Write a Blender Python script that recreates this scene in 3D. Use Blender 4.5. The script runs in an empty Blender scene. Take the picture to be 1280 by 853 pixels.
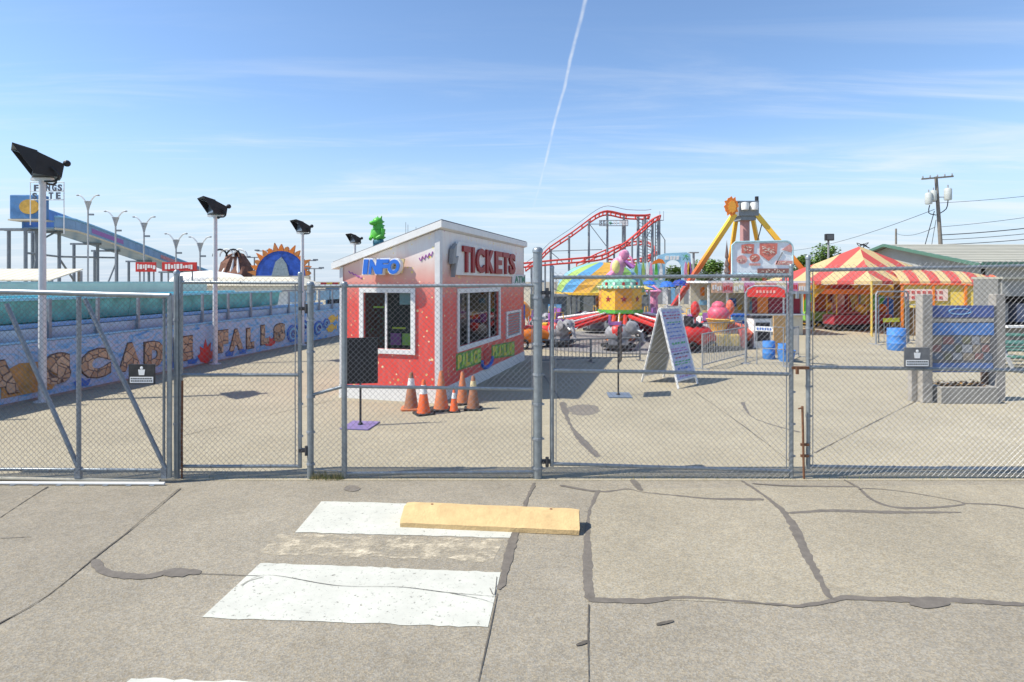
import bpy, bmesh, math, random
from mathutils import Vector, Matrix
R = math.radians
random.seed(7)
sc = bpy.context.scene
col = sc.collection

# ---------------------------------------------------------------- camera
F, CX, HY, CH = 720.0, 640.0, 352.0, 2.5        # focal in photo pixels, horizon row, camera height
cd = bpy.data.cameras.new('camera'); cam = bpy.data.objects.new('camera', cd); col.objects.link(cam)
cam.location = (0, 0, CH); cam.rotation_euler = (R(90), 0, 0)
cd.sensor_width = 36.0; cd.lens = 36.0 * F / 1280.0
cd.shift_y = -(426.5 - HY) / 1280.0
cd.clip_start = 0.05; cd.clip_end = 6000
sc.camera = cam

# ---------------------------------------------------------------- light
SUN_EL, SUN_AZ = R(52), R(12)                     # light travels towards (+cos az, +sin az)
to_sun = Vector((-math.cos(SUN_AZ) * math.cos(SUN_EL), -math.sin(SUN_AZ) * math.cos(SUN_EL), math.sin(SUN_EL)))
sd = bpy.data.lights.new('sun', 'SUN'); sun = bpy.data.objects.new('sun', sd); col.objects.link(sun)
sd.energy = 3.6; sd.angle = R(0.5); sd.color = (1.0, 0.94, 0.82)
sun.rotation_euler = to_sun.to_track_quat('Z', 'Y').to_euler(); sun.location = (-20, -5, 30)

w = bpy.data.worlds.new('World'); sc.world = w; w.use_nodes = True
nt = w.node_tree; nt.nodes.clear()
def N(t, typ, **kw):
    n = t.nodes.new(typ)
    for k, v in kw.items(): setattr(n, k, v)
    return n
def setin(n, **kw):
    for k, v in kw.items(): n.inputs[k.replace('_', ' ')].default_value = v
wout = N(nt, 'ShaderNodeOutputWorld'); bg = N(nt, 'ShaderNodeBackground'); bg.inputs[1].default_value = 0.112
sky = N(nt, 'ShaderNodeTexSky', sky_type='NISHITA')
sky.sun_disc = False; sky.sun_elevation = SUN_EL
sky.sun_rotation = math.atan2(to_sun.x, to_sun.y)
sky.altitude = 0; sky.air_density = 1.0; sky.dust_density = 0.25; sky.ozone_density = 4.5
def wmath(op, a, b=None, c=None, clamp=False):
    n = N(nt, 'ShaderNodeMath', operation=op, use_clamp=clamp)
    for i, s in enumerate((a, b, c)):
        if s is None: continue
        if isinstance(s, (int, float)): n.inputs[i].default_value = s
        else: nt.links.new(s, n.inputs[i])
    return n.outputs[0]
def wdot(sock, v):
    n = N(nt, 'ShaderNodeVectorMath', operation='DOT_PRODUCT'); nt.links.new(sock, n.inputs[0]); n.inputs[1].default_value = v
    return n.outputs['Value']
tc = N(nt, 'ShaderNodeTexCoord'); D = tc.outputs['Generated']
sep = N(nt, 'ShaderNodeSeparateXYZ'); nt.links.new(D, sep.inputs[0])
zc = wmath('MAXIMUM', wmath('ADD', sep.outputs[2], 0.06), 0.03)
cu, cv = wmath('DIVIDE', sep.outputs[0], zc), wmath('DIVIDE', sep.outputs[1], zc)
def cirrus(rot, sx, sy, scale, lo, hi, seed):
    cmb = N(nt, 'ShaderNodeCombineXYZ'); nt.links.new(cu, cmb.inputs[0]); nt.links.new(cv, cmb.inputs[1]); cmb.inputs[2].default_value = seed
    mp = N(nt, 'ShaderNodeMapping'); mp.inputs['Rotation'].default_value = (0, 0, rot); mp.inputs['Scale'].default_value = (sx, sy, 1)
    nt.links.new(cmb.outputs[0], mp.inputs[0])
    nz = N(nt, 'ShaderNodeTexNoise'); setin(nz, Scale=scale, Detail=8.0, Roughness=0.62, Distortion=0.6); nt.links.new(mp.outputs[0], nz.inputs[0])
    mr = N(nt, 'ShaderNodeMapRange', interpolation_type='SMOOTHSTEP', clamp=True); nt.links.new(nz.outputs[0], mr.inputs[0])
    mr.inputs[1].default_value = lo; mr.inputs[2].default_value = hi
    return mr.outputs[0]
c1 = cirrus(0.25, 0.35, 1.3, 1.0, 0.46, 0.74, 3.1)
c2 = cirrus(-0.1, 0.22, 1.1, 1.9, 0.48, 0.74, 9.7)
# cirrus fades out towards the zenith
fade = N(nt, 'ShaderNodeMapRange', interpolation_type='SMOOTHSTEP', clamp=True); nt.links.new(sep.outputs[2], fade.inputs[0])
fade.inputs[1].default_value = 0.46; fade.inputs[2].default_value = 0.10
cl = wmath('MULTIPLY', wmath('MAXIMUM', wmath('MULTIPLY', c1, 0.62), wmath('MULTIPLY', c2, 0.6)), fade.outputs[0])
# the contrail: a thin band along a great circle
def pdir(px, py): return Vector(((px - CX) / F, 1, (HY - py) / F)).normalized()
n1 = pdir(742, -40).cross(pdir(664, 268)).normalized()
wob = N(nt, 'ShaderNodeTexNoise'); setin(wob, Scale=9.0, Detail=3.0); nt.links.new(D, wob.inputs[0])
dist = wmath('ABSOLUTE', wmath('ADD', wmath('ADD', wdot(D, n1), wmath('MULTIPLY', wmath('SUBTRACT', wob.outputs[0], 0.5), 0.011)), -0.0))
el = sep.outputs[2]
wid = wmath('MULTIPLY_ADD', el, 0.004, 0.0022)
band = N(nt, 'ShaderNodeMapRange', interpolation_type='SMOOTHSTEP', clamp=True); nt.links.new(wmath('DIVIDE', dist, wid), band.inputs[0])
band.inputs[1].default_value = 1.15; band.inputs[2].default_value = 0.1
fin = N(nt, 'ShaderNodeMapRange', interpolation_type='SMOOTHSTEP', clamp=True); nt.links.new(el, fin.inputs[0])
fin.inputs[1].default_value = 0.105; fin.inputs[2].default_value = 0.19
fwd = wmath('GREATER_THAN', sep.outputs[1], 0.0)
tex = N(nt, 'ShaderNodeTexNoise'); setin(tex, Scale=60.0, Detail=5.0); nt.links.new(D, tex.inputs[0])
ctr = wmath('MULTIPLY', wmath('MULTIPLY', wmath('MULTIPLY', band.outputs[0], fin.outputs[0]), fwd), wmath('MULTIPLY_ADD', tex.outputs[0], 0.9, -0.08))
msk = wmath('MAXIMUM', cl, ctr, clamp=True)
mix = N(nt, 'ShaderNodeMix', data_type='RGBA'); nt.links.new(msk, mix.inputs['Factor'])
# pale summer haze thickening towards the horizon, all the way round
hz = N(nt, 'ShaderNodeMapRange', interpolation_type='SMOOTHERSTEP', clamp=True); nt.links.new(sep.outputs[2], hz.inputs[0])
hz.inputs[1].default_value = 0.30; hz.inputs[2].default_value = -0.05; hz.inputs[4].default_value = 0.96
hmix = N(nt, 'ShaderNodeMix', data_type='RGBA'); nt.links.new(hz.outputs[0], hmix.inputs['Factor']); nt.links.new(sky.outputs[0], hmix.inputs['A']); hmix.inputs['B'].default_value = (2.95, 3.55, 4.3, 1)
nt.links.new(hmix.outputs['Result'], mix.inputs['A']); mix.inputs['B'].default_value = (4.5, 4.75, 5.0, 1)
nt.links.new(mix.outputs['Result'], bg.inputs[0]); nt.links.new(bg.outputs[0], wout.inputs[0])

vs = sc.view_settings; vs.view_transform = 'Standard'; vs.look = 'None'; vs.exposure = 0.88; vs.gamma = 1.0; vs.use_curve_mapping = False
sc.render.engine = 'CYCLES'

# ---------------------------------------------------------------- pixel helpers
def G(px, py):
    Y = F * CH / (py - HY); return Vector(((px - CX) / F * Y, Y, 0))
def W(px, py, Y): return Vector(((px - CX) / F * Y, Y, CH + (HY - py) / F * Y))
def XY(px, Y): return Vector(((px - CX) / F * Y, Y, 0))
def ZZ(py, Y): return CH + (HY - py) / F * Y

# ---------------------------------------------------------------- materials
MATS = {}
def mat(name, c, rough=0.6, metal=0.0, var=0.12, scale=6.0, bump=0.0, bscale=60.0, dirt=0.0, dcol=(0.12, 0.10, 0.08), spec=0.4):
    if name in MATS: return MATS[name]
    m = bpy.data.materials.new(name); m.use_nodes = True; t = m.node_tree; b = t.nodes['Principled BSDF']
    b.inputs['Roughness'].default_value = rough; b.inputs['Metallic'].default_value = metal; b.inputs['Specular IOR Level'].default_value = spec
    tcn = N(t, 'ShaderNodeTexCoord'); o = tcn.outputs['Object']
    nz = N(t, 'ShaderNodeTexNoise'); setin(nz, Scale=scale, Detail=5.0, Roughness=0.65); t.links.new(o, nz.inputs[0])
    rp = N(t, 'ShaderNodeMapRange'); t.links.new(nz.outputs[0], rp.inputs[0]); rp.inputs[1].default_value = 0.3; rp.inputs[2].default_value = 0.7
    rp.inputs[3].default_value = 1 - var; rp.inputs[4].default_value = 1 + var
    mul = N(t, 'ShaderNodeVectorMath', operation='SCALE'); mul.inputs[0].default_value = c[:3]; t.links.new(rp.outputs[0], mul.inputs['Scale'])
    out = mul.outputs[0]
    if dirt > 0:
        n2 = N(t, 'ShaderNodeTexNoise'); setin(n2, Scale=scale * 0.6, Detail=8.0, Roughness=0.75); t.links.new(o, n2.inputs[0])
        r2 = N(t, 'ShaderNodeMapRange', clamp=True); t.links.new(n2.outputs[0], r2.inputs[0]); r2.inputs[1].default_value = 0.5; r2.inputs[2].default_value = 0.75; r2.inputs[4].default_value = dirt
        mx = N(t, 'ShaderNodeMix', data_type='RGBA'); t.links.new(r2.outputs[0], mx.inputs['Factor']); t.links.new(out, mx.inputs['A']); mx.inputs['B'].default_value = (*dcol, 1)
        out = mx.outputs['Result']
    t.links.new(out, b.inputs['Base Color'])
    if bump > 0:
        n3 = N(t, 'ShaderNodeTexNoise'); setin(n3, Scale=bscale, Detail=4.0); t.links.new(o, n3.inputs[0])
        bm_ = N(t, 'ShaderNodeBump'); setin(bm_, Strength=bump, Distance=0.01); t.links.new(n3.outputs[0], bm_.inputs['Height']); t.links.new(bm_.outputs[0], b.inputs['Normal'])
    MATS[name] = m; return m

def asphalt(name, c, stain=0.25, tint=(1.06, 1.0, 0.9)):
    m = bpy.data.materials.new(name); m.use_nodes = True; t = m.node_tree; b = t.nodes['Principled BSDF']
    b.inputs['Roughness'].default_value = 0.9; b.inputs['Specular IOR Level'].default_value = 0.2
    tcn = N(t, 'ShaderNodeTexCoord'); o = tcn.outputs['Object']
    vo = N(t, 'ShaderNodeTexVoronoi'); setin(vo, Scale=85.0); t.links.new(o, vo.inputs[0])
    sp = N(t, 'ShaderNodeSeparateColor'); t.links.new(vo.outputs['Color'], sp.inputs[0])
    a = N(t, 'ShaderNodeMapRange'); t.links.new(sp.outputs[0], a.inputs[0]); a.inputs[3].default_value = 0.79; a.inputs[4].default_value = 1.21
    n1_ = N(t, 'ShaderNodeTexNoise'); setin(n1_, Scale=0.6, Detail=9.0, Roughness=0.7); t.links.new(o, n1_.inputs[0])
    bb = N(t, 'ShaderNodeMapRange', clamp=True); t.links.new(n1_.outputs[0], bb.inputs[0]); bb.inputs[1].default_value = 0.3; bb.inputs[2].default_value = 0.7
    bb.inputs[3].default_value = 1 - stain; bb.inputs[4].default_value = 1 + stain
    n2_ = N(t, 'ShaderNodeTexNoise'); setin(n2_, Scale=11.0, Detail=6.0, Roughness=0.7); t.links.new(o, n2_.inputs[0])
    cc = N(t, 'ShaderNodeMapRange'); t.links.new(n2_.outputs[0], cc.inputs[0]); cc.inputs[1].default_value = 0.3; cc.inputs[2].default_value = 0.7; cc.inputs[3].default_value = 0.9; cc.inputs[4].default_value = 1.1
    mm = N(t, 'ShaderNodeMath', operation='MULTIPLY'); t.links.new(a.outputs[0], mm.inputs[0]); t.links.new(bb.outputs[0], mm.inputs[1])
    m2 = N(t, 'ShaderNodeMath', operation='MULTIPLY'); t.links.new(mm.outputs[0], m2.inputs[0]); t.links.new(cc.outputs[0], m2.inputs[1])
    # some stones are warm, some cool
    mxc = N(t, 'ShaderNodeMix', data_type='RGBA'); t.links.new(sp.outputs[1], mxc.inputs['Factor'])
    mxc.inputs['A'].default_value = (c[0] * 0.97, c[1], c[2] * 1.06, 1); mxc.inputs['B'].default_value = (c[0] * tint[0], c[1] * tint[1], c[2] * tint[2], 1)
    sc_ = N(t, 'ShaderNodeVectorMath', operation='SCALE'); t.links.new(mxc.outputs['Result'], sc_.inputs[0]); t.links.new(m2.outputs[0], sc_.inputs['Scale'])
    t.links.new(sc_.outputs[0], b.inputs['Base Color'])
    bp = N(t, 'ShaderNodeBump'); setin(bp, Strength=0.35, Distance=0.006); t.links.new(vo.outputs['Distance'], bp.inputs['Height']); t.links.new(bp.outputs[0], b.inputs['Normal'])
    MATS[name] = m; return m

def worn_paint(name, c, lo, hi, scale=9.0, stretch=1.0):
    m = bpy.data.materials.new(name); m.use_nodes = True; t = m.node_tree; b = t.nodes['Principled BSDF']; out = t.nodes['Material Output']
    b.inputs['Roughness'].default_value = 0.75; b.inputs['Specular IOR Level'].default_value = 0.25
    tcn = N(t, 'ShaderNodeTexCoord'); mp = N(t, 'ShaderNodeMapping'); mp.inputs['Scale'].default_value = (1, stretch, 1); t.links.new(tcn.outputs['Object'], mp.inputs[0])
    nz = N(t, 'ShaderNodeTexNoise'); setin(nz, Scale=scale, Detail=10.0, Roughness=0.8); t.links.new(mp.outputs[0], nz.inputs[0])
    mr = N(t, 'ShaderNodeMapRange', clamp=True); t.links.new(nz.outputs[0], mr.inputs[0]); mr.inputs[1].default_value = lo; mr.inputs[2].default_value = hi
    n2 = N(t, 'ShaderNodeTexNoise'); setin(n2, Scale=3.0, Detail=8.0, Roughness=0.7); t.links.new(tcn.outputs['Object'], n2.inputs[0])
    r2 = N(t, 'ShaderNodeMapRange'); t.links.new(n2.outputs[0], r2.inputs[0]); r2.inputs[1].default_value = 0.3; r2.inputs[2].default_value = 0.7; r2.inputs[3].default_value = 0.86; r2.inputs[4].default_value = 1.06
    s = N(t, 'ShaderNodeVectorMath', operation='SCALE'); s.inputs[0].default_value = c; t.links.new(r2.outputs[0], s.inputs['Scale']); t.links.new(s.outputs[0], b.inputs['Base Color'])
    tr = N(t, 'ShaderNodeBsdfTransparent'); mx = N(t, 'ShaderNodeMixShader'); t.links.new(mr.outputs[0], mx.inputs[0]); t.links.new(tr.outputs[0], mx.inputs[1]); t.links.new(b.outputs[0], mx.inputs[2])
    t.links.new(mx.outputs[0], out.inputs[0])
    MATS[name] = m; return m

def glass(name='window_glass', tint=(0.75, 0.85, 0.85)):
    if name in MATS: return MATS[name]
    m = bpy.data.materials.new(name); m.use_nodes = True; t = m.node_tree; out = t.nodes['Material Output']
    g = N(t, 'ShaderNodeBsdfGlossy'); g.inputs['Roughness'].default_value = 0.03
    tr = N(t, 'ShaderNodeBsdfTransparent'); tr.inputs[0].default_value = (*tint, 1)
    fr = N(t, 'ShaderNodeFresnel'); fr.inputs[0].default_value = 1.28
    mx = N(t, 'ShaderNodeMixShader'); t.links.new(fr.outputs[0], mx.inputs[0]); t.links.new(tr.outputs[0], mx.inputs[1]); t.links.new(g.outputs[0], mx.inputs[2]); t.links.new(mx.outputs[0], out.inputs[0])
    MATS[name] = m; return m

def cloth(name, c, tr=0.4):
    if name in MATS: return MATS[name]
    m = mat(name, c, rough=0.8, var=0.08); t = m.node_tree; b = t.nodes['Principled BSDF']; out = t.nodes['Material Output']
    tl = N(t, 'ShaderNodeBsdfTranslucent'); t.links.new(b.inputs['Base Color'].links[0].from_socket, tl.inputs[0])
    mx = N(t, 'ShaderNodeMixShader'); mx.inputs[0].default_value = tr; t.links.new(b.outputs[0], mx.inputs[1]); t.links.new(tl.outputs[0], mx.inputs[2]); t.links.new(mx.outputs[0], out.inputs[0])
    return m
GALV = mat('galvanised_steel', (0.29, 0.325, 0.345), rough=0.42, metal=0.55, var=0.16, scale=14, dirt=0.25, dcol=(0.2, 0.19, 0.18))
GALVD = mat('dull_galvanised_steel', (0.30, 0.33, 0.36), rough=0.5, metal=0.4, var=0.2, scale=10, dirt=0.4, dcol=(0.15, 0.14, 0.13))
WIRE = mat('chain_link_wire', (0.19, 0.20, 0.22), rough=0.4, metal=0.5, var=0.15, scale=4)
RUST = mat('rusty_steel', (0.16, 0.075, 0.04), rough=0.85, var=0.4, scale=20, bump=0.4)
BLACK = mat('black_paint', (0.02, 0.02, 0.022), rough=0.45, var=0.3, scale=5)
WHITE = mat('white_paint', (0.78, 0.78, 0.76), rough=0.5, var=0.05, scale=5, dirt=0.22, dcol=(0.45, 0.42, 0.38))
CREAM = mat('cream_paint', (0.62, 0.57, 0.45), rough=0.6, var=0.08, dirt=0.3, dcol=(0.3, 0.27, 0.22))
RED = mat('red_paint', (0.56, 0.035, 0.03), rough=0.42, var=0.12, dirt=0.2, dcol=(0.25, 0.05, 0.04))
YELLOW = mat('yellow_paint', (0.80, 0.48, 0.05), rough=0.45, var=0.1)
ORANGE = mat('orange_paint', (0.72, 0.20, 0.025), rough=0.45, var=0.12)
BLUE = mat('blue_paint', (0.03, 0.14, 0.52), rough=0.42, var=0.15)
LBLUE = mat('light_blue_paint', (0.22, 0.48, 0.72), rough=0.5, var=0.12, dirt=0.2)
GREEN = mat('green_paint', (0.10, 0.46, 0.06), rough=0.45, var=0.12)
PINK = mat('pink_paint', (0.70, 0.26, 0.42), rough=0.45, var=0.1)
PURPLE = mat('purple_paint', (0.32, 0.12, 0.38), rough=0.45, var=0.12)
GREY = mat('grey_paint', (0.28, 0.29, 0.30), rough=0.55, var=0.12)
DARK = mat('dark_interior', (0.03, 0.03, 0.035), rough=0.8)
RUBBER = mat('black_rubber', (0.025, 0.025, 0.025), rough=0.75)

# ---------------------------------------------------------------- mesh builder
class MB:
    def __init__(s): s.v = []; s.f = []; s.m = []; s.mi = 0
    def add(s, vs, fs):
        o = len(s.v); s.v += [tuple(x) for x in vs]; s.f += [tuple(i + o for i in f) for f in fs]; s.m += [s.mi] * len(fs); return s
    def box(s, cx, cy, cz, sx, sy, sz, rz=0.0, M=None):
        a, b, c = sx / 2, sy / 2, sz / 2
        vs = [Vector((x, y, z)) for z in (-c, c) for y in (-b, b) for x in (-a, a)]
        if M is not None: vs = [M @ x for x in vs]
        if rz: vs = [Matrix.Rotation(rz, 3, 'Z') @ x for x in vs]
        vs = [x + Vector((cx, cy, cz)) for x in vs]
        return s.add(vs, [(0, 2, 3, 1), (4, 5, 7, 6), (0, 1, 5, 4), (2, 6, 7, 3), (0, 4, 6, 2), (1, 3, 7, 5)])
    def path(s, pts, r, n=6, closed=False, rs=None, cap=True):
        pts = [Vector(p) for p in pts]; k = len(pts); vs = []; fs = []
        tan = []
        for i in range(k):
            a = pts[(i - 1) % k] if (closed or i > 0) else pts[i]; b = pts[(i + 1) % k] if (closed or i < k - 1) else pts[i]
            tan.append((b - a).normalized() if (b - a).length > 1e-9 else Vector((0, 0, 1)))
        up = Vector((0, 0, 1)) if abs(tan[0].z) < 0.9 else Vector((1, 0, 0))
        nx = tan[0].cross(up).normalized()
        for i in range(k):
            nx = (nx - tan[i] * nx.dot(tan[i]))
            nx = nx.normalized() if nx.length > 1e-6 else tan[i].orthogonal().normalized()
            ny = tan[i].cross(nx); rr = rs[i] if rs else r
            for j in range(n):
                t = 2 * math.pi * j / n + math.pi / n; vs.append(pts[i] + nx * (math.cos(t) * rr) + ny * (math.sin(t) * rr))
        for i in range(k if closed else k - 1):
            i2 = (i + 1) % k
            for j in range(n):
                j2 = (j + 1) % n; fs.append((i * n + j, i * n + j2, i2 * n + j2, i2 * n + j))
        if cap and not closed: fs.append(tuple(range(n - 1, -1, -1))); fs.append(tuple((k - 1) * n + j for j in range(n)))
        return s.add(vs, fs)
    def tube(s, p, q, r, n=8, r2=None): return s.path([p, q], r, n, rs=[r, r if r2 is None else r2])
    def bar(s, p, q, w, d=None):                     # square section beam
        return s.path([p, q], w * 0.7071, 4)
    def lathe(s, prof, n=16, c=(0, 0, 0), a0=0.0):
        vs = []; fs = []; k = len(prof)
        for i in range(n):
            t = 2 * math.pi * i / n + a0
            for (r, z) in prof: vs.append((c[0] + r * math.cos(t), c[1] + r * math.sin(t), c[2] + z))
        for i in range(n):
            i2 = (i + 1) % n
            for j in range(k - 1): fs.append((i * k + j, i2 * k + j, i2 * k + j + 1, i * k + j + 1))
        if prof[0][0] > 1e-6: fs.append(tuple(i * k for i in range(n - 1, -1, -1)))
        if prof[-1][0] > 1e-6: fs.append(tuple(i * k + k - 1 for i in range(n)))
        return s.add(vs, fs)
    def ball(s, c, rx, ry=None, rz=None, n=10, M=None):
        ry = rx if ry is None else ry; rz = rx if rz is None else rz; m_ = max(5, n // 2 + 1); vs = []; fs = []
        for i in range(m_ + 1):
            ph = math.pi * i / m_
            for j in range(n):
                t = 2 * math.pi * j / n; v = Vector((rx * math.sin(ph) * math.cos(t), ry * math.sin(ph) * math.sin(t), rz * math.cos(ph)))
                if M is not None: v = M @ v
                vs.append(v + Vector(c))
        for i in range(m_):
            for j in range(n): fs.append((i * n + j, (i + 1) * n + j, (i + 1) * n + (j + 1) % n, i * n + (j + 1) % n))
        return s.add(vs, fs)
    def prism(s, poly, o, ux, uy, d):                # polygon in plane (o,ux,uy), extruded by vector d
        o, ux, uy, d = Vector(o), Vector(ux), Vector(uy), Vector(d); k = len(poly)
        a = [o + ux * p[0] + uy * p[1] for p in poly]
        if ux.cross(uy).dot(d) < 0: a.reverse()
        return s.add(a + [x + d for x in a], [tuple(range(k - 1, -1, -1)), tuple(range(k, 2 * k))] + [(i, (i + 1) % k, k + (i + 1) % k, k + i) for i in range(k)])
    def obj(s, name, mats, parent=None, world=False, smooth=None, bevel=0.0, weld=False):
        me = bpy.data.meshes.new(name); vs = s.v
        if world and parent is not None:
            iv = (Matrix.Translation(parent.location) @ parent.rotation_euler.to_matrix().to_4x4()).inverted()
            if parent.parent is not None:
                pp = parent.parent
                iv = iv @ (Matrix.Translation(pp.location) @ pp.rotation_euler.to_matrix().to_4x4()).inverted()
            vs = [iv @ Vector(x) for x in vs]
        me.from_pydata(vs, [], s.f)
        if not isinstance(mats, (list, tuple)): mats = [mats]
        for x in mats: me.materials.append(x)
        for p_, i in zip(me.polygons, s.m): p_.material_index = i
        b = bmesh.new(); b.from_mesh(me)
        if weld: bmesh.ops.remove_doubles(b, verts=b.verts, dist=1e-5)
        bmesh.ops.recalc_face_normals(b, faces=b.faces)
        if bevel > 0:
            es = [e for e in b.edges if len(e.link_faces) == 2 and e.calc_face_angle(0) > 0.6]
            bmesh.ops.bevel(b, geom=es, offset=bevel, segments=2, affect='EDGES', profile=0.6)
        if smooth is not None:
            for f in b.faces: f.smooth = True
            for e in b.edges:
                if len(e.link_faces) == 2 and e.calc_face_angle(0) > R(smooth): e.smooth = False
        b.to_mesh(me); b.free()
        o = bpy.data.objects.new(name, me); col.objects.link(o)
        if parent is not None: o.parent = parent
        return o

def tag(o, label=None, cat=None, group=None, kind=None):
    if label: o['label'] = label
    if cat: o['category'] = cat
    if group: o['group'] = group
    if kind: o['kind'] = kind
    return o
def thing(name, label, cat, loc=(0, 0, 0), rz=0.0, group=None):
    o = bpy.data.objects.new(name, None); col.objects.link(o); o.empty_display_size = 0.2
    o.location = loc; o.rotation_euler = (0, 0, rz); return tag(o, label, cat, group)
def copy_tree(o, parent=None):
    c = o.copy(); col.objects.link(c); c.parent = parent
    for ch in list(o.children): copy_tree(ch, c)
    return c
def inst(o, name, parent, loc=(0, 0, 0), rot=(0, 0, 0), scale=(1, 1, 1)):   # same mesh, another object
    c = bpy.data.objects.new(name, o.data); col.objects.link(c); c.parent = parent; c.location = loc; c.rotation_euler = rot; c.scale = scale; return c

GLY = {}
def glyph(st, bold=0.0):
    k = (st, bold)
    if k in GLY: return GLY[k]
    cu_ = bpy.data.curves.new('glyph', 'FONT'); cu_.body = st; cu_.extrude = 0.1; cu_.offset = bold; cu_.resolution_u = 3; cu_.space_character = 1.0 + bold * 3
    o = bpy.data.objects.new('glyph', cu_); col.objects.link(o)
    dg = bpy.context.evaluated_depsgraph_get(); me = bpy.data.meshes.new_from_object(o.evaluated_get(dg))
    vs = [v.co.copy() for v in me.vertices]; fs = [tuple(p.vertices) for p in me.polygons]
    bpy.data.objects.remove(o); bpy.data.curves.remove(cu_); bpy.data.meshes.remove(me)
    x0 = min(v.x for v in vs); x1 = max(v.x for v in vs); y0 = min(v.y for v in vs); y1 = max(v.y for v in vs)
    vs = [((v.x - x0) / (x1 - x0), (v.y - y0) / (y1 - y0), 0.5 + v.z / 0.2) for v in vs]
    GLY[k] = (vs, fs, (x1 - x0) / (y1 - y0)); return GLY[k]
def put_text(mb, st, o, ux, uy, w_, h_, d, bold=0.02, shear=0.0):
    """text filling a w x h box from corner o along unit ux, uy, thickness d along ux x uy"""
    vs, fs, _ = glyph(st, bold); o, ux, uy = Vector(o), Vector(ux).normalized(), Vector(uy).normalized(); n = ux.cross(uy)
    mb.add([o + ux * (v[0] * w_ + shear * v[1] * h_) + uy * (v[1] * h_) + n * (v[2] * d) for v in vs], fs); return mb
def plane_hit(px, py, o, nrm):
    d = Vector(((px - CX) / F, 1, (HY - py) / F)); c = Vector((0, 0, CH)); o, nrm = Vector(o), Vector(nrm)
    return c + d * ((o - c).dot(nrm) / d.dot(nrm))
def smooth_line(pts, step=0.06):
    pts = [Vector(p) for p in pts]; out = []
    for i in range(len(pts) - 1):
        p0 = pts[max(i - 1, 0)]; p1 = pts[i]; p2 = pts[i + 1]; p3 = pts[min(i + 2, len(pts) - 1)]
        n = max(2, int((p2 - p1).length / step))
        for k in range(n):
            t = k / n; out.append(0.5 * ((2 * p1) + (p2 - p0) * t + (2 * p0 - 5 * p1 + 4 * p2 - p3) * t * t + (3 * p1 - p0 - 3 * p2 + p3) * t ** 3))
    out.append(pts[-1]); return out

# ================================================================ ground
ROAD = asphalt('road_asphalt', (0.262, 0.238, 0.192), 0.17)
LOT = asphalt('lot_asphalt', (0.335, 0.302, 0.226), 0.13)
PATCH = asphalt('patch_asphalt', (0.295, 0.266, 0.206), 0.14)
def sheet(name, pts, z, m, parent=None, kind=None):
    b = MB(); b.add([(p[0], p[1], z) for p in pts], [tuple(range(len(pts)))]); o = b.obj(name, m, parent)
    if kind: o['kind'] = kind
    return o
ground = sheet('ground', [(-2500, -300), (2500, -300), (2500, 4000), (-2500, 4000)], 0.0, ROAD, kind='structure')
lot = sheet('lot_pavement', [(-60, 7.22), (60, 7.22), (60, 160), (-60, 160)], 0.004, LOT, kind='structure')
pp = [G(x, y) for x, y in ((749, 612), (737, 640), (734, 690), (737, 751), (850, 751), (1000, 758), (1055, 750), (1280, 757), (1600, 770), (1600, 606), (1280, 606))]
sheet('asphalt_patch', pp, 0.003, PATCH, ground)
pl = [G(x, y) for x, y in ((222, 612), (120, 698), (60, 745), (0, 780), (-300, 960), (-500, 960), (-400, 612))]
sheet('asphalt_patch', pl, 0.003, asphalt('old_patch_asphalt', (0.25, 0.227, 0.184), 0.17), ground)

TAR = mat('crack_tar', (0.145, 0.128, 0.108), rough=0.75, var=0.2, scale=12, bump=0.2)
CRK = mat('dark_crack', (0.10, 0.088, 0.073), rough=0.9, var=0.3, scale=20)
def ribbon(name, px, wd, m, z=0.008, jit=0.25, parent=None, step=0.05, world=None):
    pts = smooth_line([G(*p) for p in px] if world is None else world, step); L = []; Rr = []; k = len(pts); ph = random.random() * 9
    for i, p in enumerate(pts):
        t = pts[min(i + 1, k - 1)] - pts[max(i - 1, 0)]; t.normalize(); n = Vector((-t.y, t.x, 0))
        ww = wd * (0.5 + jit * 0.5 * math.sin(i * 0.13 + ph) + jit * 0.6 * (random.random() - 0.5))
        if i in (0, k - 1): ww *= 0.4
        sh = wd * jit * 0.5 * (random.random() - 0.5)
        L.append(p + n * (ww + sh)); Rr.append(p - n * (ww - sh))
    b = MB(); b.add([(q.x, q.y, z) for q in L + Rr], [(i, i + 1, k + i + 1, k + i) for i in range(k - 1)])
    return b.obj(name, m, parent or ground)
TARS = [([(749, 613), (737, 640), (734, 685), (737, 750)], .055, 0),
 ([(735, 750), (805, 752), (855, 747), (920, 752), (970, 756), (1000, 758), (1040, 752), (1055, 748), (1120, 750), (1190, 751), (1290, 757), (1400, 762)], .05, 1),
 ([(927, 601), (955, 620), (985, 647), (1010, 697), (1038, 749)], .062, 2),
 ([(700, 607), (750, 615), (785, 612), (805, 616), (855, 621), (890, 624), (955, 625)], .045, 3),
 ([(790, 600), (802, 614)], .055, 4),
 ([(985, 642), (1040, 639), (1115, 641), (1202, 641)], .05, 5),
 ([(1075, 612), (1090, 625), (1120, 635), (1170, 635), (1205, 630), (1170, 622), (1120, 614), (1080, 611), (1074, 613)], .035, 6),
 ([(940, 605), (990, 608), (1072, 609)], .03, 7),
 ([(1205, 630), (1250, 632), (1290, 638)], .03, 8),
 ([(668, 604), (655, 635), (640, 680), (630, 720), (624, 738)], .055, 9),
 ([(118, 700), (130, 715), (180, 722), (215, 714), (250, 718)], .06, 10),
 ([(1055, 600), (1075, 611)], .04, 11)]
for i, (p_, wd, q) in enumerate(TARS): ribbon('tar_seam', p_, wd * 1.05, TAR, z=0.0046 + 0.00015 * i, jit=.42)
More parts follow.
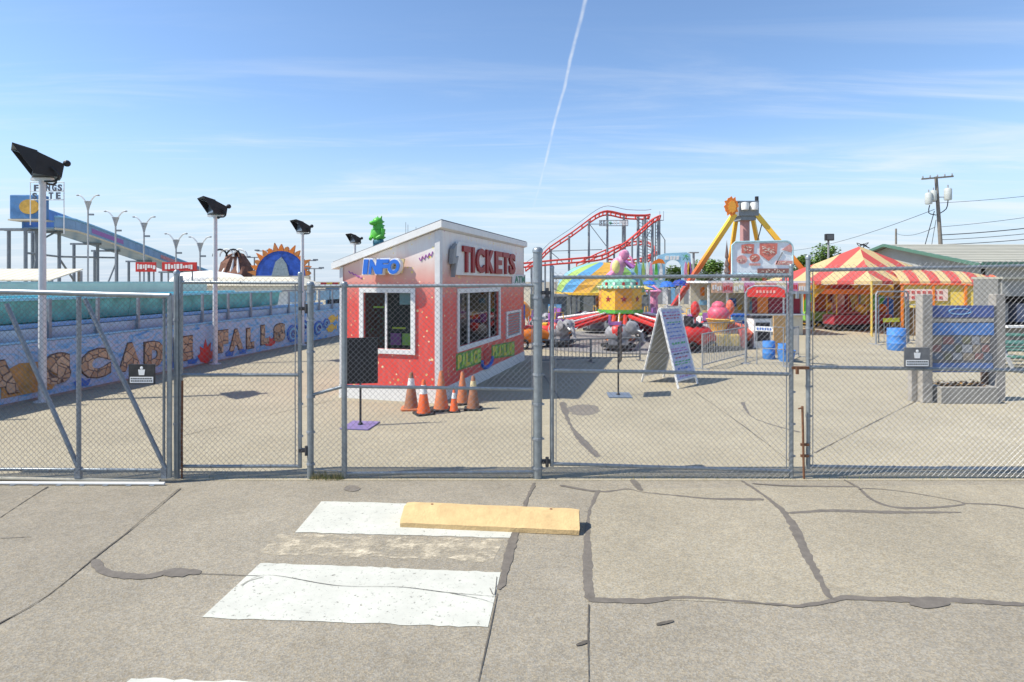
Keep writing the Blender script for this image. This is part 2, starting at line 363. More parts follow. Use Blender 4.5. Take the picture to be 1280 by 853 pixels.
b = MB(); ell = [G(1162 + 26 * math.cos(t) , 755 + 7 * random.uniform(.7, 1.1) * math.sin(t) * (1 if math.sin(t) > 0 else 0.4)) for t in [k * math.pi / 10 for k in range(20)]]
b.add([(p.x, p.y, 0.0067) for p in ell], [tuple(range(20))]); b.obj('tar_patch', TAR, ground)
b = MB(); ell = [G(228 + 24 * math.cos(t), 717 + 5.0 * math.sin(t) * random.uniform(.6, 1.1) - 2 * math.cos(t)) for t in [k * math.pi / 10 for k in range(20)]]
b.add([(p.x, p.y, 0.0068) for p in ell], [tuple(range(20))]); b.obj('tar_patch', TAR, ground)
for i, (p_, wd) in enumerate([([(226, 611), (180, 650), (122, 695), (60, 745), (0, 780), (-60, 815)], .011), ([(250, 718), (275, 719), (300, 720), (325, 721)], .005),
        ([(60, 609), (30, 628), (0, 648)], .014), ([(622, 742), (612, 790), (598, 853), (590, 890)], .007), ([(736, 756), (735, 800), (736, 853), (736, 900)], .008),
        ([(0, 674), (40, 672)], .008), ([(720, 808), (736, 802)], .02), ([(820, 782), (842, 777)], .018)]):
    ribbon('pavement_crack', p_, wd, CRK, z=0.007 + 0.00015 * i, jit=0.5, step=0.03)
for i, (p_, wd, m_) in enumerate([([(703, 503), (712, 530), (728, 552), (748, 572)], .09, TAR), ([(928, 503), (938, 520), (960, 530), (1000, 541)], .05, TAR),
        ([(868, 490), (925, 530), (988, 578)], .016, CRK), ([(1018, 567), (1080, 535), (1150, 500), (1200, 478)], .018, CRK),
        ([(0, 500), (110, 488), (205, 485), (300, 482)], .012, CRK), ([(230, 545), (300, 528), (420, 500)], .010, CRK), ([(680, 470), (700, 500)], .03, TAR)]):
    ribbon('pavement_crack' if m_ is CRK else 'tar_seam', p_, wd, m_, z=0.0062 + 0.0003 * i, parent=lot, jit=0.5)
DPATCH = asphalt('dark_patch_asphalt', (0.19, 0.172, 0.15), 0.2)
for cx_, cy_, rx_, ry_ in ((730, 513, 20, 7), (440, 611, 10, 4), (250, 560, 0, 0)):
    if rx_:
        pe = [G(cx_ + rx_ * math.cos(t) * random.uniform(.85, 1.15), cy_ + ry_ * math.sin(t)) for t in [k * math.pi / 12 for k in range(24)]]
        sheet('repair_patch', pe, 0.0058, DPATCH, lot if cy_ < 598 else ground)

# painted crossing
def stripe(name, px, m, z, seg=30, rag=0.010):
    a, b_, c, d = [G(*p) for p in px]; top = []; bot = []; 
    for i in range(seg + 1):
        t = i / seg; top.append(a.lerp(b_, t) + Vector((0, random.uniform(-rag, rag), 0))); bot.append(d.lerp(c, t) + Vector((0, random.uniform(-rag, rag), 0)))
    mb = MB(); k = seg + 1; mb.add([(p.x, p.y, z) for p in top + bot], [(i, i + 1, k + i + 1, k + i) for i in range(seg)])
    return mb.obj(name, m, ground)
SP = worn_paint('white_road_paint', (0.53, 0.53, 0.47), 0.345, 0.43, 22.0)
SP2 = worn_paint('old_road_paint', (0.60, 0.53, 0.40), 0.44, 0.63, 6.0, 1.3)
stripe('painted_stripe', ((402, 627), (660, 634), (637, 673), (369, 666)), SP, 0.0040)
stripe('painted_stripe', ((326, 704), (626, 716), (610, 785), (252, 773)), SP, 0.0040)
stripe('painted_stripe', ((348, 668), (630, 676), (615, 702), (325, 692)), SP2, 0.0036, rag=0.03)
stripe('painted_stripe', ((165, 848), (570, 862), (555, 950), (60, 930)), SP, 0.0040)
for i, p_ in enumerate([[(300, 733), (335, 720), (420, 733), (500, 735), (560, 742), (622, 747)], [(330, 722), (310, 728), (302, 734)], [(612, 736), (618, 745), (621, 722)], [(560, 742), (600, 750), (618, 756)]]):
    ribbon('paint_crack', p_, 0.0045, CRK, z=0.0086 + 0.0002 * i, jit=0.5, step=0.02)

# wheel stop
WS = mat('tan_concrete', (0.58, 0.41, 0.20), rough=0.85, var=0.14, scale=9, bump=0.5, bscale=45, dirt=0.3, dcol=(0.33, 0.23, 0.11))
a, c = G(502, 657), G(724, 667)
L_ = (c - a).length; rz = math.atan2(c.y - a.y, c.x - a.x); mid = (a + c) / 2
wst = thing('wheel_stop', 'tan yellow concrete parking block lying across the white crossing stripe', 'parking block', (mid.x - math.sin(rz) * .1, mid.y + math.cos(rz) * .1, 0.005), rz)
mb = MB(); prof = [(-.15, 0), (.14, 0), (.14, .11), (.09, .166), (-.005, .17), (-.128, .06), (-.15, .045)]
n = 26; vs = []; k = len(prof); fs = []
for i in range(n + 1):
    x = -L_ / 2 + L_ * i / n
    for j, (py, pz) in enumerate(prof):
        e = 0.012 if j > 1 else 0.0; xx = x + (random.uniform(-.008, .008) if i in (0, n) else 0)
        vs.append((xx, py + random.uniform(-1, 1) * 0.003, max(0, pz + random.uniform(-1, 1) * e * .2 - (0.012 * random.random() if i in (0, n) and j > 1 else 0))))
for i in range(n):
    for j in range(k): fs.append((i * k + j, (i + 1) * k + j, (i + 1) * k + (j + 1) % k, i * k + (j + 1) % k))
fs += [tuple(range(k - 1, -1, -1)), tuple(n * k + j for j in range(k))]
mb.add(vs, fs); mb.obj('block', WS, wst, smooth=25)
for sx in (-.62, .62):
    mb = MB(); mb.lathe([(0.016, 0), (0.014, 0.004), (0, 0.005)], 10, (sx, 0.045, 0.167)); mb.obj('anchor_pin', RUST, wst)

# ================================================================ chain-link fence
def chain(mb, bl, br, tl, tr, pitch=0.0355, r=0.0026, y=0.0):
    """bl, br, tl, tr = corners (world Vectors); real zig-zag wires, alternately hooked"""
    wid = ((br - bl).length + (tr - tl).length) / 2; hgt = ((tl - bl).length + (tr - br).length) / 2
    nc = max(2, round(wid / pitch)); nr = max(2, round(hgt / pitch)); nrm = (br - bl).cross(tl - bl).normalized()
    ph = random.random() * 6
    for i in range(nc):
        pts = []
        for j in range(nr + 1):
            u = (i + ((i + j) % 2)) / nc; v = j / nr
            p = (bl.lerp(br, u)).lerp(tl.lerp(tr, u), v)
            bul = 0.009 * math.sin(u * wid * 2.1 + ph) * math.sin(v * 5 + ph) + (0.0035 if (i + j) % 2 else -0.0035)
            pts.append(p + nrm * bul + Vector((random.uniform(-1, 1), 0, random.uniform(-1, 1))) * 0.0015)
        o = len(mb.v); vs = []
        for p in pts:
            for t in (0.5, 2.594, 4.689): vs.append((p.x + r * math.cos(t), p.y + r * math.sin(t), p.z))
        fs = []
        for j in range(nr):
            for q in range(3): fs.append((j * 3 + q, j * 3 + (q + 1) % 3, j * 3 + 3 + (q + 1) % 3, j * 3 + 3 + q))
        mb.add(vs, fs)
FY = 7.32
def fx(px, Y=FY): return (px - CX) / F * Y
def fz(py, Y=FY): return CH + (HY - py) / F * Y
def FP(px, py, Y=FY): return Vector((fx(px, Y), Y, fz(py, Y)))
def pipe(th, name, a, b_, r, m=GALV, n=10):
    mb = MB(); a, b_ = Vector(a), Vector(b_); k = 5
    d = b_ - a; mb.path([a + d * (i / k) + Vector((random.uniform(-1, 1), random.uniform(-1, 1), random.uniform(-1, 1))) * (0.002 if 0 < i < k else 0) for i in range(k + 1)], r, n)
    return mb.obj(name, m, th, world=True, smooth=40)
def cap(th, p, r, h=0.05):
    mb = MB(); mb.lathe([(r * 1.12, 0), (r * 1.12, h * .5), (r * .9, h * .85), (r * .5, h), (0, h * 1.03)], 12, p); return mb.obj('post_cap', GALV, th, world=True, smooth=50)
def bands(th, x, y, zs, r, m=GALVD):
    for z in zs:
        mb = MB(); mb.lathe([(r * 1.02, -.014), (r * 1.16, -.014), (r * 1.16, .014), (r * 1.02, .014)], 12, (x, y, z)); mb.box(x + r * 1.2, y - r * .4, z, .03, .012, .024); mb.obj('tie_band', m, th, world=True)
def fence_mesh(th, bl, br, tl, tr):
    mb = MB(); off = Vector((0, -0.034, 0)); chain(mb, bl + off, br + off, tl + off, tr + off)
    o = mb.obj('chain_link_mesh', WIRE, th, world=True); o['kind'] = 'stuff'; return o
def ties(th, a, b_, r):
    a, b_ = Vector(a), Vector(b_); k = max(2, int((b_ - a).length / 0.33)); d = (b_ - a).normalized()
    mb = MB()
    for i in range(1, k):
        p = a.lerp(b_, i / k); q = d.orthogonal().normalized(); s = d.cross(q)
        mb.path([p + q * (math.cos(t) * (r + .004)) + s * (math.sin(t) * (r + .004)) + d * (.012 * math.sin(t * .5)) for t in [k2 * 1.0472 for k2 in range(6)]], 0.0028, 4, closed=True)
    o = mb.obj('wire_tie', WIRE, th, world=True); o['kind'] = 'stuff'

# --- fixed fence panel with the tall terminal post
t = thing('boundary_fence', 'chain link fence panel with tall thick terminal post in front of the red booth', 'fence', (fx(530), FY, 0))
g0 = 0.004
pipe(t, 'terminal_post', (fx(672), FY, g0), FP(672, 316), 0.058, GALV, 14); cap(t, FP(672, 316), 0.06, 0.07)
bands(t, fx(672), FY, [fz(y) for y in (352, 372, 398, 430, 468, 505, 548, 585)], 0.058)
pipe(t, 'line_post', (fx(430.5), FY, g0), FP(430.5, 354), 0.036); cap(t, FP(430.5, 356), 0.036, 0.04)
pipe(t, 'end_post', (fx(388), FY, g0), FP(388, 357), 0.042); cap(t, FP(388, 357), 0.043, 0.05)
bands(t, fx(388), FY, [fz(y) for y in (365, 400, 440, 496, 540, 580)], 0.042)
pipe(t, 'top_rail', FP(390, 358), FP(668, 357), 0.021); pipe(t, 'middle_rail', FP(430, 483), FP(668, 487), 0.021); pipe(t, 'middle_rail', FP(390, 494), FP(430, 483), 0.021)
pipe(t, 'bottom_rail', FP(432, 592), FP(668, 590), 0.021); pipe(t, 'tension_wire', FP(388, 586), FP(432, 590), 0.006)
pipe(t, 'tension_bar', FP(665, 360), FP(665, 592), 0.007, GALVD, 4)
fence_mesh(t, FP(390, 597), FP(666, 595), FP(390, 353), FP(666, 353))
ties(t, FP(430, 483), FP(668, 487), .021); ties(t, FP(390, 358), FP(668, 357), .021); ties(t, FP(432, 592), FP(668, 590), .021)

# --- double drive gate
def gate_leaf(th, L, Rr, ztl, zbl, ztr, zbr, rails, r=0.027, mid=True, Y=FY):
    pipe(th, 'gate_stile', FP(L, zbl, Y), FP(L, ztl, Y), r); pipe(th, 'gate_stile', FP(Rr, zbr, Y), FP(Rr, ztr, Y), r)
    for nm, yl, yr in rails: pipe(th, nm, FP(L, yl, Y), FP(Rr, yr, Y), r * 0.86); ties(th, FP(L, yl, Y), FP(Rr, yr, Y), r * .86)
def hinge(th, px, py, Y=FY, w_=0.14):
    mb = MB(); p = FP(px, py, Y); mb.box(p.x, p.y, p.z, w_, .05, .045); mb.lathe([(.022, -.06), (.022, .06)], 8, (p.x + w_ * .2, p.y - .02, p.z)); mb.tube(p + Vector((-.02, -.03, 0)), p + Vector((-.02, -.075, 0)), .012, 6)
    mb.obj('hinge', mat('hinge_iron', (.07, .07, .075), rough=.6, metal=.4, var=.3), th, world=True)
t = thing('drive_gate', 'chain link gate leaf hinged on the tall post in front of the sandwich board', 'gate', (fx(840), FY, 0))
gate_leaf(t, 690, 989, 336, 583, 334, 598, [('top_rail', 347, 345), ('middle_rail', 463, 468), ('bottom_rail', 580, 589)])
fence_mesh(t, FP(690, 589), FP(989, 600), FP(690, 341), FP(989, 339))
hinge(t, 681, 366); hinge(t, 681, 577); cap(t, FP(690, 336), .027, .04); cap(t, FP(989, 334), .027, .04)
pipe(t, 'tension_bar', FP(695, 345), FP(695, 582), .006, GALVD, 4); pipe(t, 'tension_bar', FP(983, 345), FP(983, 590), .006, GALVD, 4)
bands(t, fx(989), FY, [fz(y) for y in (365, 410, 440, 490, 530, 570)], .027)
pipe(t, 'brace_wire', FP(690, 360), FP(765, 395), .004)

t = thing('drive_gate', 'chain link gate leaf with rusty drop rod in front of the bulletin board', 'gate', (fx(1150), FY, 0))
gate_leaf(t, 1010, 1330, 324, 586, 324, 592, [('top_rail', 338, 332), ('middle_rail', 459, 464), ('bottom_rail', 583, 588)])
fence_mesh(t, FP(1010, 592), FP(1330, 597), FP(1010, 332), FP(1330, 324))
cap(t, FP(1010, 324), .03, .05); bands(t, fx(1010), FY, [fz(y) for y in (365, 410, 462, 483, 520, 570)], .027)
pipe(t, 'tension_bar', FP(1016, 340), FP(1016, 586), .006, GALVD, 4)
pipe(t, 'drop_rod', (fx(1003), FY - .04, 0.01), FP(1003, 508, FY - .04), .014, RUST, 8); pipe(t, 'drop_rod_handle', FP(1003, 510, FY - .04), FP(998, 511, FY - .04), .010, RUST, 6)
for y in (556, 570):
    mb = MB(); p = FP(1006, y, FY - .03); mb.box(p.x, p.y, p.z, .10, .03, .03); mb.obj('rod_guide', RUST, t, world=True)
for y in (366, 460):
    mb = MB(); p = FP(1000, y, FY - .02); mb.box(p.x, p.y, p.z, .22, .04, .035); mb.box(p.x - .05, p.y - .03, p.z - .03, .03, .03, .09); mb.obj('latch', RUST if y == 460 else GALVD, t, world=True)
pipe(t, 'gate_post', (fx(1336), FY, g0), FP(1336, 315), .045)
# small black sign hung on a gate: photo shows a white figure over two lines of tiny lettering
def warn_sign(label, px, py, wpx, hpx, Y, col_b):
    s = 720 / Y; p = W(px, py, Y); t_ = thing('warning_sign', label, 'sign', (p.x, Y, p.z - hpx / 2 / s)); w_, h_ = wpx / s, hpx / s
    mb = MB(); mb.box(0, 0, h_ / 2, w_, .012, h_); mb.obj('plate', col_b, t_, bevel=.003)
    mb = MB(); mb.box(0, -.008, h_ * .18 + .01, w_ * .88, .003, h_ * .30); mb.obj('lettering_band', WHITE, t_)
    mb = MB(); mb.ball((0, -.009, h_ * .82), w_ * .06, .003, w_ * .06, 10); mb.prism([(-.1, 0), (.1, 0), (.13, .28), (-.13, .28)], (0, -.007, h_ * .46), (w_, 0, 0), (0, 0, h_), (0, -.003, 0)); mb.obj('figure_mark', WHITE, t_)
    mb = MB()
    for row in (0.1, .22):
        x = -.40
        while x < .36:
            q = random.uniform(.03, .07); mb.box((x + q / 2) * w_, -.0105, h_ * (row + .07), q * w_, .002, h_ * .06); x += q + .025
    mb.obj('lettering', BLACK, t_)
    mb = MB()
    for sx in (-.46, .46): mb.tube((sx * w_, 0.006, h_ * .9), (sx * w_, .05, h_ * .92), .003, 5); mb.tube((sx * w_, 0.006, h_ * .1), (sx * w_, .05, h_ * .1), .003, 5)
    mb.obj('wire_tie', WIRE, t_)['kind'] = 'stuff'
SIGNB = mat('sign_black', (.03, .032, .035), rough=.35, var=.25, dirt=.3, dcol=(.2, .2, .2))
warn_sign('small black and white sign wired to the rolling gate before the mural', 177.5, 468, 33, 25, 7.10, SIGNB)
warn_sign('small faded grey and white sign wired to the gate near the bulletin board', 1146, 447, 32, 25, 7.26, mat('sign_grey', (.14, .145, .15), rough=.5, var=.25, dirt=.5, dcol=(.32, .32, .32)))

# --- walk gate left of the panel
t = thing('walk_gate', 'narrow chain link swing gate before the shaded end of the mural wall', 'gate', (fx(300), FY, 0))
gate_leaf(t, 226, 375, 345, 586, 344, 585, [('top_rail', 353, 354), ('middle_rail', 469, 469), ('bottom_rail', 583, 583)], r=.025)
fence_mesh(t, FP(226, 594), FP(375, 590), FP(226, 347), FP(375, 348))
hinge(t, 381, 386); hinge(t, 381, 563); cap(t, FP(375, 344), .025, .04)
pipe(t, 'tension_bar', FP(369, 352), FP(369, 584), .007, GALVD, 4); bands(t, fx(375), FY, [fz(y) for y in (365, 395, 430, 465, 505, 545)], .025)
pipe(t, 'drop_rod', (fx(229), FY - .03, .01), FP(228, 476, FY - .03), .012, RUST, 8)
t = thing('fence_post', 'grey steel fence post between rolling gate and narrow walk gate', 'post', (fx(221), FY, 0))
mb = MB(); mb.tube((0, 0, g0), (0, 0, fz(343)), .036, 12); mb.obj('shaft', GALV, t, smooth=40); mb = MB(); mb.lathe([(.041, 0), (.041, .03), (.02, .055), (0, .057)], 12, (0, 0, fz(343))); mb.obj('post_cap', GALV, t, smooth=40)
for y in (400, 470, 530):
    mb = MB(); mb.lathe([(.037, -.014), (.043, -.014), (.043, .014), (.037, .014)], 12, (0, 0, fz(y))); mb.obj('tie_band', GALVD, t)

# --- rolling gate at the left
RY = 7.16
t = thing('rolling_gate', 'rolling chain link gate with diagonal pipe braces before the rock lettered mural', 'gate', (fx(60, RY), RY, 0))
RP = lambda x, y: FP(x, y, RY)
pipe(t, 'top_rail', RP(-190, 360), RP(213, 370), .034, GALV, 12)
pipe(t, 'gate_stile', RP(212, 597), RP(212, 370), .030); pipe(t, 'gate_stile', RP(205, 592), RP(205, 371), .016)
pipe(t, 'upright', RP(98.5, 590), RP(98.5, 371), .026, GALVD); pipe(t, 'upright', RP(-60, 590), RP(-60, 366), .026, GALVD)
pipe(t, 'diagonal_brace', RP(8, 380), RP(97, 583), .026, GALVD); pipe(t, 'diagonal_brace', RP(106, 374), RP(207, 586), .026, GALVD)
pipe(t, 'bottom_rail', RP(-190, 586), RP(207, 588), .022)
pipe(t, 'lower_rail', RP(-190, 594), RP(200, 602), .026, mat('yellowed_pipe', (.52, .47, .36), rough=.5, metal=.2, dirt=.3))
fence_mesh(t, RP(-190, 592), RP(212, 594), RP(-190, 363), RP(212, 373))
ties(t, RP(-190, 586), RP(207, 588), .022)
for px in (98, 206):
    mb = MB(); p = RP(px, 590); mb.box(p.x, p.y, p.z - .01, .07, .05, .13); mb.obj('corner_bracket', GALVD, t, world=True)
tr = thing('gate_track', 'pale steel ground rail under the rolling gate', 'rail', (fx(60, 7.08), 7.08, 0))
mb = MB(); a_, b2 = Vector((fx(-200, 7.08), 7.09, .024)), Vector((fx(207, 7.08), 7.06, .024)); mb.tube(a_, b2, .018, 8); mb.obj('rail', WHITE, tr, world=True)
mb = MB(); d_ = (b2 - a_)
for i in range(14): p = a_ + d_ * ((i + .5) / 14); mb.box(p.x, p.y, .006, .06, .07, .006)
mb.obj('anchor_plate', GALVD, tr, world=True)['kind'] = 'stuff'

# dry weeds and grit caught along the fence foot
mb = MB(); rw = random.Random(11)
for i in range(900):
    px_ = rw.choice((rw.uniform(388, 432), rw.uniform(388, 432), rw.uniform(225, 1280))); g_ = Vector((fx(px_), FY - .02 + rw.gauss(0, .035), .004)); h_ = rw.uniform(.015, .07) * (1.5 if px_ < 440 and px_ > 385 else .7); a_ = rw.uniform(0, 6.28); l_ = rw.uniform(0, .04); q = Vector((math.cos(a_), math.sin(a_), 0))
    mb.mi = i % 2; mb.add([g_ - q * .003, g_ + q * .003, g_ + Vector((-q.y, q.x, 0)) * l_ + Vector((0, 0, h_))], [(0, 1, 2)])
wd_ = mb.obj('dry_weeds', [mat('weed_straw', (.34, .28, .14), rough=.9), mat('weed_green', (.14, .17, .06), rough=.9)]); tag(wd_, 'sparse dry weeds caught along the foot of the fence', 'weeds', kind='stuff')

# ================================================================ ticket booth
TH = R(16); BC = G(549, 505)                                   # near corner
uL = Vector((-math.cos(TH), math.sin(TH), 0)); uR = Vector((math.sin(TH), math.cos(TH), 0)); UZ = Vector((0, 0, 1))
BL, BR = 2.30, 6.75; ZT0, ZT1 = 3.56, 2.80                     # wall tops at near corner and at left end
booth = thing('ticket_booth', 'red and white ticket booth with sloping roof and big raised letters', 'booth', (BC.x, BC.y, 0.004))
bo = Vector(booth.location)
def booth_paint():
    m = bpy.data.materials.new('booth_paint'); m.use_nodes = True; t = m.node_tree; b = t.nodes['Principled BSDF']; b.inputs['Roughness'].default_value = .5
    tc_ = N(t, 'ShaderNodeTexCoord'); o = tc_.outputs['Object']; sp = N(t, 'ShaderNodeSeparateXYZ'); t.links.new(o, sp.inputs[0])
    nz = N(t, 'ShaderNodeTexNoise'); setin(nz, Scale=2.5, Detail=4.0); t.links.new(o, nz.inputs[0])
    z = N(t, 'ShaderNodeMath', operation='MULTIPLY_ADD'); t.links.new(nz.outputs[0], z.inputs[0]); z.inputs[1].default_value = .35; t.links.new(sp.outputs[2], z.inputs[2])
    mr = N(t, 'ShaderNodeMapRange'); t.links.new(z.outputs[0], mr.inputs[0]); mr.inputs[1].default_value = 0.2; mr.inputs[2].default_value = 3.7
    cr = N(t, 'ShaderNodeValToRGB'); t.links.new(mr.outputs[0], cr.inputs[0]); e = cr.color_ramp.elements
    e[0].position = 0.0; e[0].color = (.76, .07, .055, 1); e[1].position = .89; e[1].color = (.78, .75, .72, 1)
    for p_, c_ in ((.56, (.76, .085, .065, 1)), (.67, (.72, .22, .18, 1)), (.77, (.72, .48, .42, 1))):
        q = e.new(p_); q.color = c_
    out = cr.outputs[0]
    for sc_v, rad, cols, seed in ((10.0, .19, ((.85, .62, .12), (.85, .82, .6)), 0.0), (4.5, .10, ((.45, .10, .5), (.75, .6, .1)), 4.0)):
        mp = N(t, 'ShaderNodeMapping'); mp.inputs['Location'].default_value = (seed, seed * .7, 0); t.links.new(o, mp.inputs[0])
        vo = N(t, 'ShaderNodeTexVoronoi'); setin(vo, Scale=sc_v); t.links.new(mp.outputs[0], vo.inputs[0])
        s2 = N(t, 'ShaderNodeSeparateColor'); t.links.new(vo.outputs['Color'], s2.inputs[0])
        lt = N(t, 'ShaderNodeMath', operation='LESS_THAN'); t.links.new(vo.outputs['Distance'], lt.inputs[0])
        rr = N(t, 'ShaderNodeMath', operation='MULTIPLY'); t.links.new(s2.outputs[2], rr.inputs[0]); rr.inputs[1].default_value = rad * 1.6; t.links.new(rr.outputs[0], lt.inputs[1])
        gt = N(t, 'ShaderNodeMath', operation='GREATER_THAN'); t.links.new(s2.outputs[1], gt.inputs[0]); gt.inputs[1].default_value = .35
        mm = N(t, 'ShaderNodeMath', operation='MULTIPLY'); t.links.new(lt.outputs[0], mm.inputs[0]); t.links.new(gt.outputs[0], mm.inputs[1])
        cm = N(t, 'ShaderNodeMix', data_type='RGBA'); t.links.new(s2.outputs[0], cm.inputs['Factor']); cm.inputs['A'].default_value = (*cols[0], 1); cm.inputs['B'].default_value = (*cols[1], 1)
        mx = N(t, 'ShaderNodeMix', data_type='RGBA'); t.links.new(mm.outputs[0], mx.inputs['Factor']); t.links.new(out, mx.inputs['A']); t.links.new(cm.outputs['Result'], mx.inputs['B']); out = mx.outputs['Result']
    nf = N(t, 'ShaderNodeTexNoise'); setin(nf, Scale=5.0, Detail=8.0, Roughness=.7); mpf = N(t, 'ShaderNodeMapping'); mpf.inputs['Scale'].default_value = (1.6, 1.6, .35); t.links.new(o, mpf.inputs[0]); t.links.new(mpf.outputs[0], nf.inputs[0])
    rf_ = N(t, 'ShaderNodeMapRange', clamp=True); t.links.new(nf.outputs[0], rf_.inputs[0]); rf_.inputs[1].default_value = .45; rf_.inputs[2].default_value = .8; rf_.inputs[4].default_value = .38
    mf = N(t, 'ShaderNodeMix', data_type='RGBA'); t.links.new(rf_.outputs[0], mf.inputs['Factor']); t.links.new(out, mf.inputs['A']); mf.inputs['B'].default_value = (.62, .36, .32, 1); out = mf.outputs['Result']
    t.links.new(out, b.inputs['Base Color']); return m
BP = booth_paint()
TRIM = mat('booth_trim', (.66, .66, .66), rough=.55, var=.08, dirt=.3, dcol=(.35, .34, .33))
nF = -uR                                                       # outward normal of the INFO face
nS = Vector((math.cos(TH), -math.sin(TH), 0))                  # outward normal of the TICKETS face
def fpt(face, s, z, d=0.0):                                    # s along face from the corner, d outwards
    u, n = (uL, nF) if face == 'F' else (uR, nS)
    return BC + u * s + n * d + UZ * z
def fhit(face, px, py):
    p = plane_hit(px, py, BC, nF if face == 'F' else nS); return ((p - BC).dot(uL if face == 'F' else uR), p.z)
def ztop(face, s): return ZT0 + (ZT1 - ZT0) * s / BL if face == 'F' else ZT0
def wall_panel(face, L, holes, th=.07):
    cuts = sorted({0, L} | {h[0] for h in holes} | {h[1] for h in holes}); mb = MB()
    for s0, s1 in zip(cuts[:-1], cuts[1:]):
        hs = [h for h in holes if h[0] <= s0 + 1e-6 and h[1] >= s1 - 1e-6]
        segs = [(.28, None)] if not hs else [(.28, hs[0][2]), (hs[0][3], None)]
        for z0, z1 in segs:
            za, zb = (z1, z1) if z1 is not None else (ztop(face, s0), ztop(face, s1))
            q = [fpt(face, s0, z0), fpt(face, s1, z0), fpt(face, s1, zb), fpt(face, s0, za)]
            n = (nF if face == 'F' else nS) * -th
            mb.add(q + [x + n for x in q], [(0, 1, 2, 3), (7, 6, 5, 4), (0, 4, 5, 1), (1, 5, 6, 2), (2, 6, 7, 3), (3, 7, 4, 0)])
    return mb.obj('wall', BP, booth, world=True)
s1, zt = fhit('F', 455, 366); s0, zb = fhit('F', 514, 437.5); wF = (s0, s1, zb, zt)
s2, zt2 = fhit('S', 573, 367); s3, _ = fhit('S', 623, 370); _, zb2 = fhit('S', 573, 434); wS = (s2, s3, zb2, zt2)
wall_panel('F', BL, [wF]); wall_panel('S', BR, [wS])
mb = MB()                                                       # hidden back and left walls, floor
q0, q1, q2 = fpt('F', BL, 0), fpt('F', BL, 0) + uR * BR, fpt('S', BR, 0)
for a, b_, za, zb_ in ((q0, q1, ZT1, ZT1), (q1, q2, ZT1, ZT0)):
    d = (b_ - a).normalized(); n = Vector((d.y, -d.x, 0)) * .07
    v = [a + UZ * .28, b_ + UZ * .28, b_ + UZ * zb_, a + UZ * za]; mb.add(v + [x + n for x in v], [(0, 1, 2, 3), (7, 6, 5, 4), (0, 4, 5, 1), (1, 5, 6, 2), (2, 6, 7, 3), (3, 7, 4, 0)])
mb.obj('wall', BP, booth, world=True)
mb = MB()                                                       # plinth
v = [BC - uL * .0 + (nF + nS) * .02, fpt('F', BL, 0) + nF * .02 - nS * .02, q1 - (nF + nS) * .02, fpt('S', BR, 0) + nS * .02 - nF * .02]
mb.add([x + UZ * .005 for x in v] + [x + UZ * .285 for x in v], [(0, 1, 2, 3), (4, 5, 6, 7), (0, 1, 5, 4), (1, 2, 6, 5), (2, 3, 7, 6), (3, 0, 4, 7)])
mb.obj('base_skirt', WHITE, booth, world=True)
mb = MB()                                                       # roof slab with overhang
def rz_(s): return ZT0 + (ZT1 - ZT0) * s / BL
oh = .10; c4 = []
for s, dn in ((-.09, 1), (BL + .16, 1), (BL + .16, -1), (-.09, -1)):
    base = BC + uL * s + (nF * oh if dn > 0 else uR * (BR + oh)); c4.append((base, rz_(s)))
mb.add([p + UZ * (z + .012) for p, z in c4] + [p + UZ * (z + .15) for p, z in c4], [(0, 1, 2, 3), (4, 5, 6, 7), (0, 1, 5, 4), (1, 2, 6, 5), (2, 3, 7, 6), (3, 0, 4, 7)])
rf = mb.obj('roof', WHITE, booth, world=True)
mb = MB(); mb.add([p + UZ * (z + .153) + (BC + uL * BL / 2 + uR * BR / 2 - p) * .012 for p, z in c4] + [p + UZ * (z + .175) + (BC + uL * BL / 2 + uR * BR / 2 - p) * .012 for p, z in c4], [(0, 1, 2, 3), (4, 5, 6, 7), (0, 1, 5, 4), (1, 2, 6, 5), (2, 3, 7, 6), (3, 0, 4, 7)])
mb.obj('roofing_felt', mat('roofing_felt', (.16, .16, .17), rough=.9), rf, world=True)
mb = MB()                                                       # corner boards
mb.add([BC + (nF + nS) * .022 + UZ * .287, fpt('F', .09, .287, .022), fpt('F', .09, ztop('F', .09) - .01, .022), BC + (nF + nS) * .022 + UZ * (ZT0 - .005), fpt('S', .12, .287, .022), fpt('S', .12, ZT0 - .005, .022)], [(0, 1, 2, 3), (0, 3, 5, 4)])
mb.obj('corner_board', TRIM, booth, world=True)
mb = MB(); p = fpt('F', BL - .04, 0, .012); mb.prism([(-.04, .29), (.04, .29), (.04, ZT1 - .0), (-.04, ZT1 + .02)], p, uL, UZ, nF * .015); mb.obj('corner_board', TRIM, booth, world=True)
# windows
def window(face, w, fw, mull, nm='window'):
    a, b_, z0, z1 = w; u, n = (uL, nF) if face == 'F' else (uR, nS)
    win = bpy.data.objects.new(nm, None)
    mb = MB()
    for (x0, x1, y0, y1) in ((a - fw, b_ + fw, z1, z1 + fw), (a - fw, b_ + fw, z0 - fw, z0), (a - fw, a, z0, z1), (b_, b_ + fw, z0, z1)):
        mb.prism([(x0, y0), (x1, y0), (x1, y1), (x0, y1)], fpt(face, 0, 0, 0.002), u, UZ, n * .035)
    fr = mb.obj('window', WHITE, booth, world=True, bevel=.004)
    for x in mull:
        mb = MB(); mb.prism([(x - .022, z0), (x + .022, z0), (x + .022, z1), (x - .022, z1)], fpt(face, 0, 0, -.04), u, UZ, n * .03); mb.obj('mullion', WHITE, fr, world=True)
    ed = [a] + list(mull) + [b_]
    for x0, x1 in zip(ed[:-1], ed[1:]):
        mb = MB(); mb.prism([(x0 + .006, z0 + .004), (x1 - .006, z0 + .004), (x1 - .006, z1 - .004), (x0 + .006, z1 - .004)], fpt(face, 0, 0, -.05), u, UZ, n * .006); mb.obj('pane', glass(), fr, world=True)
    return fr
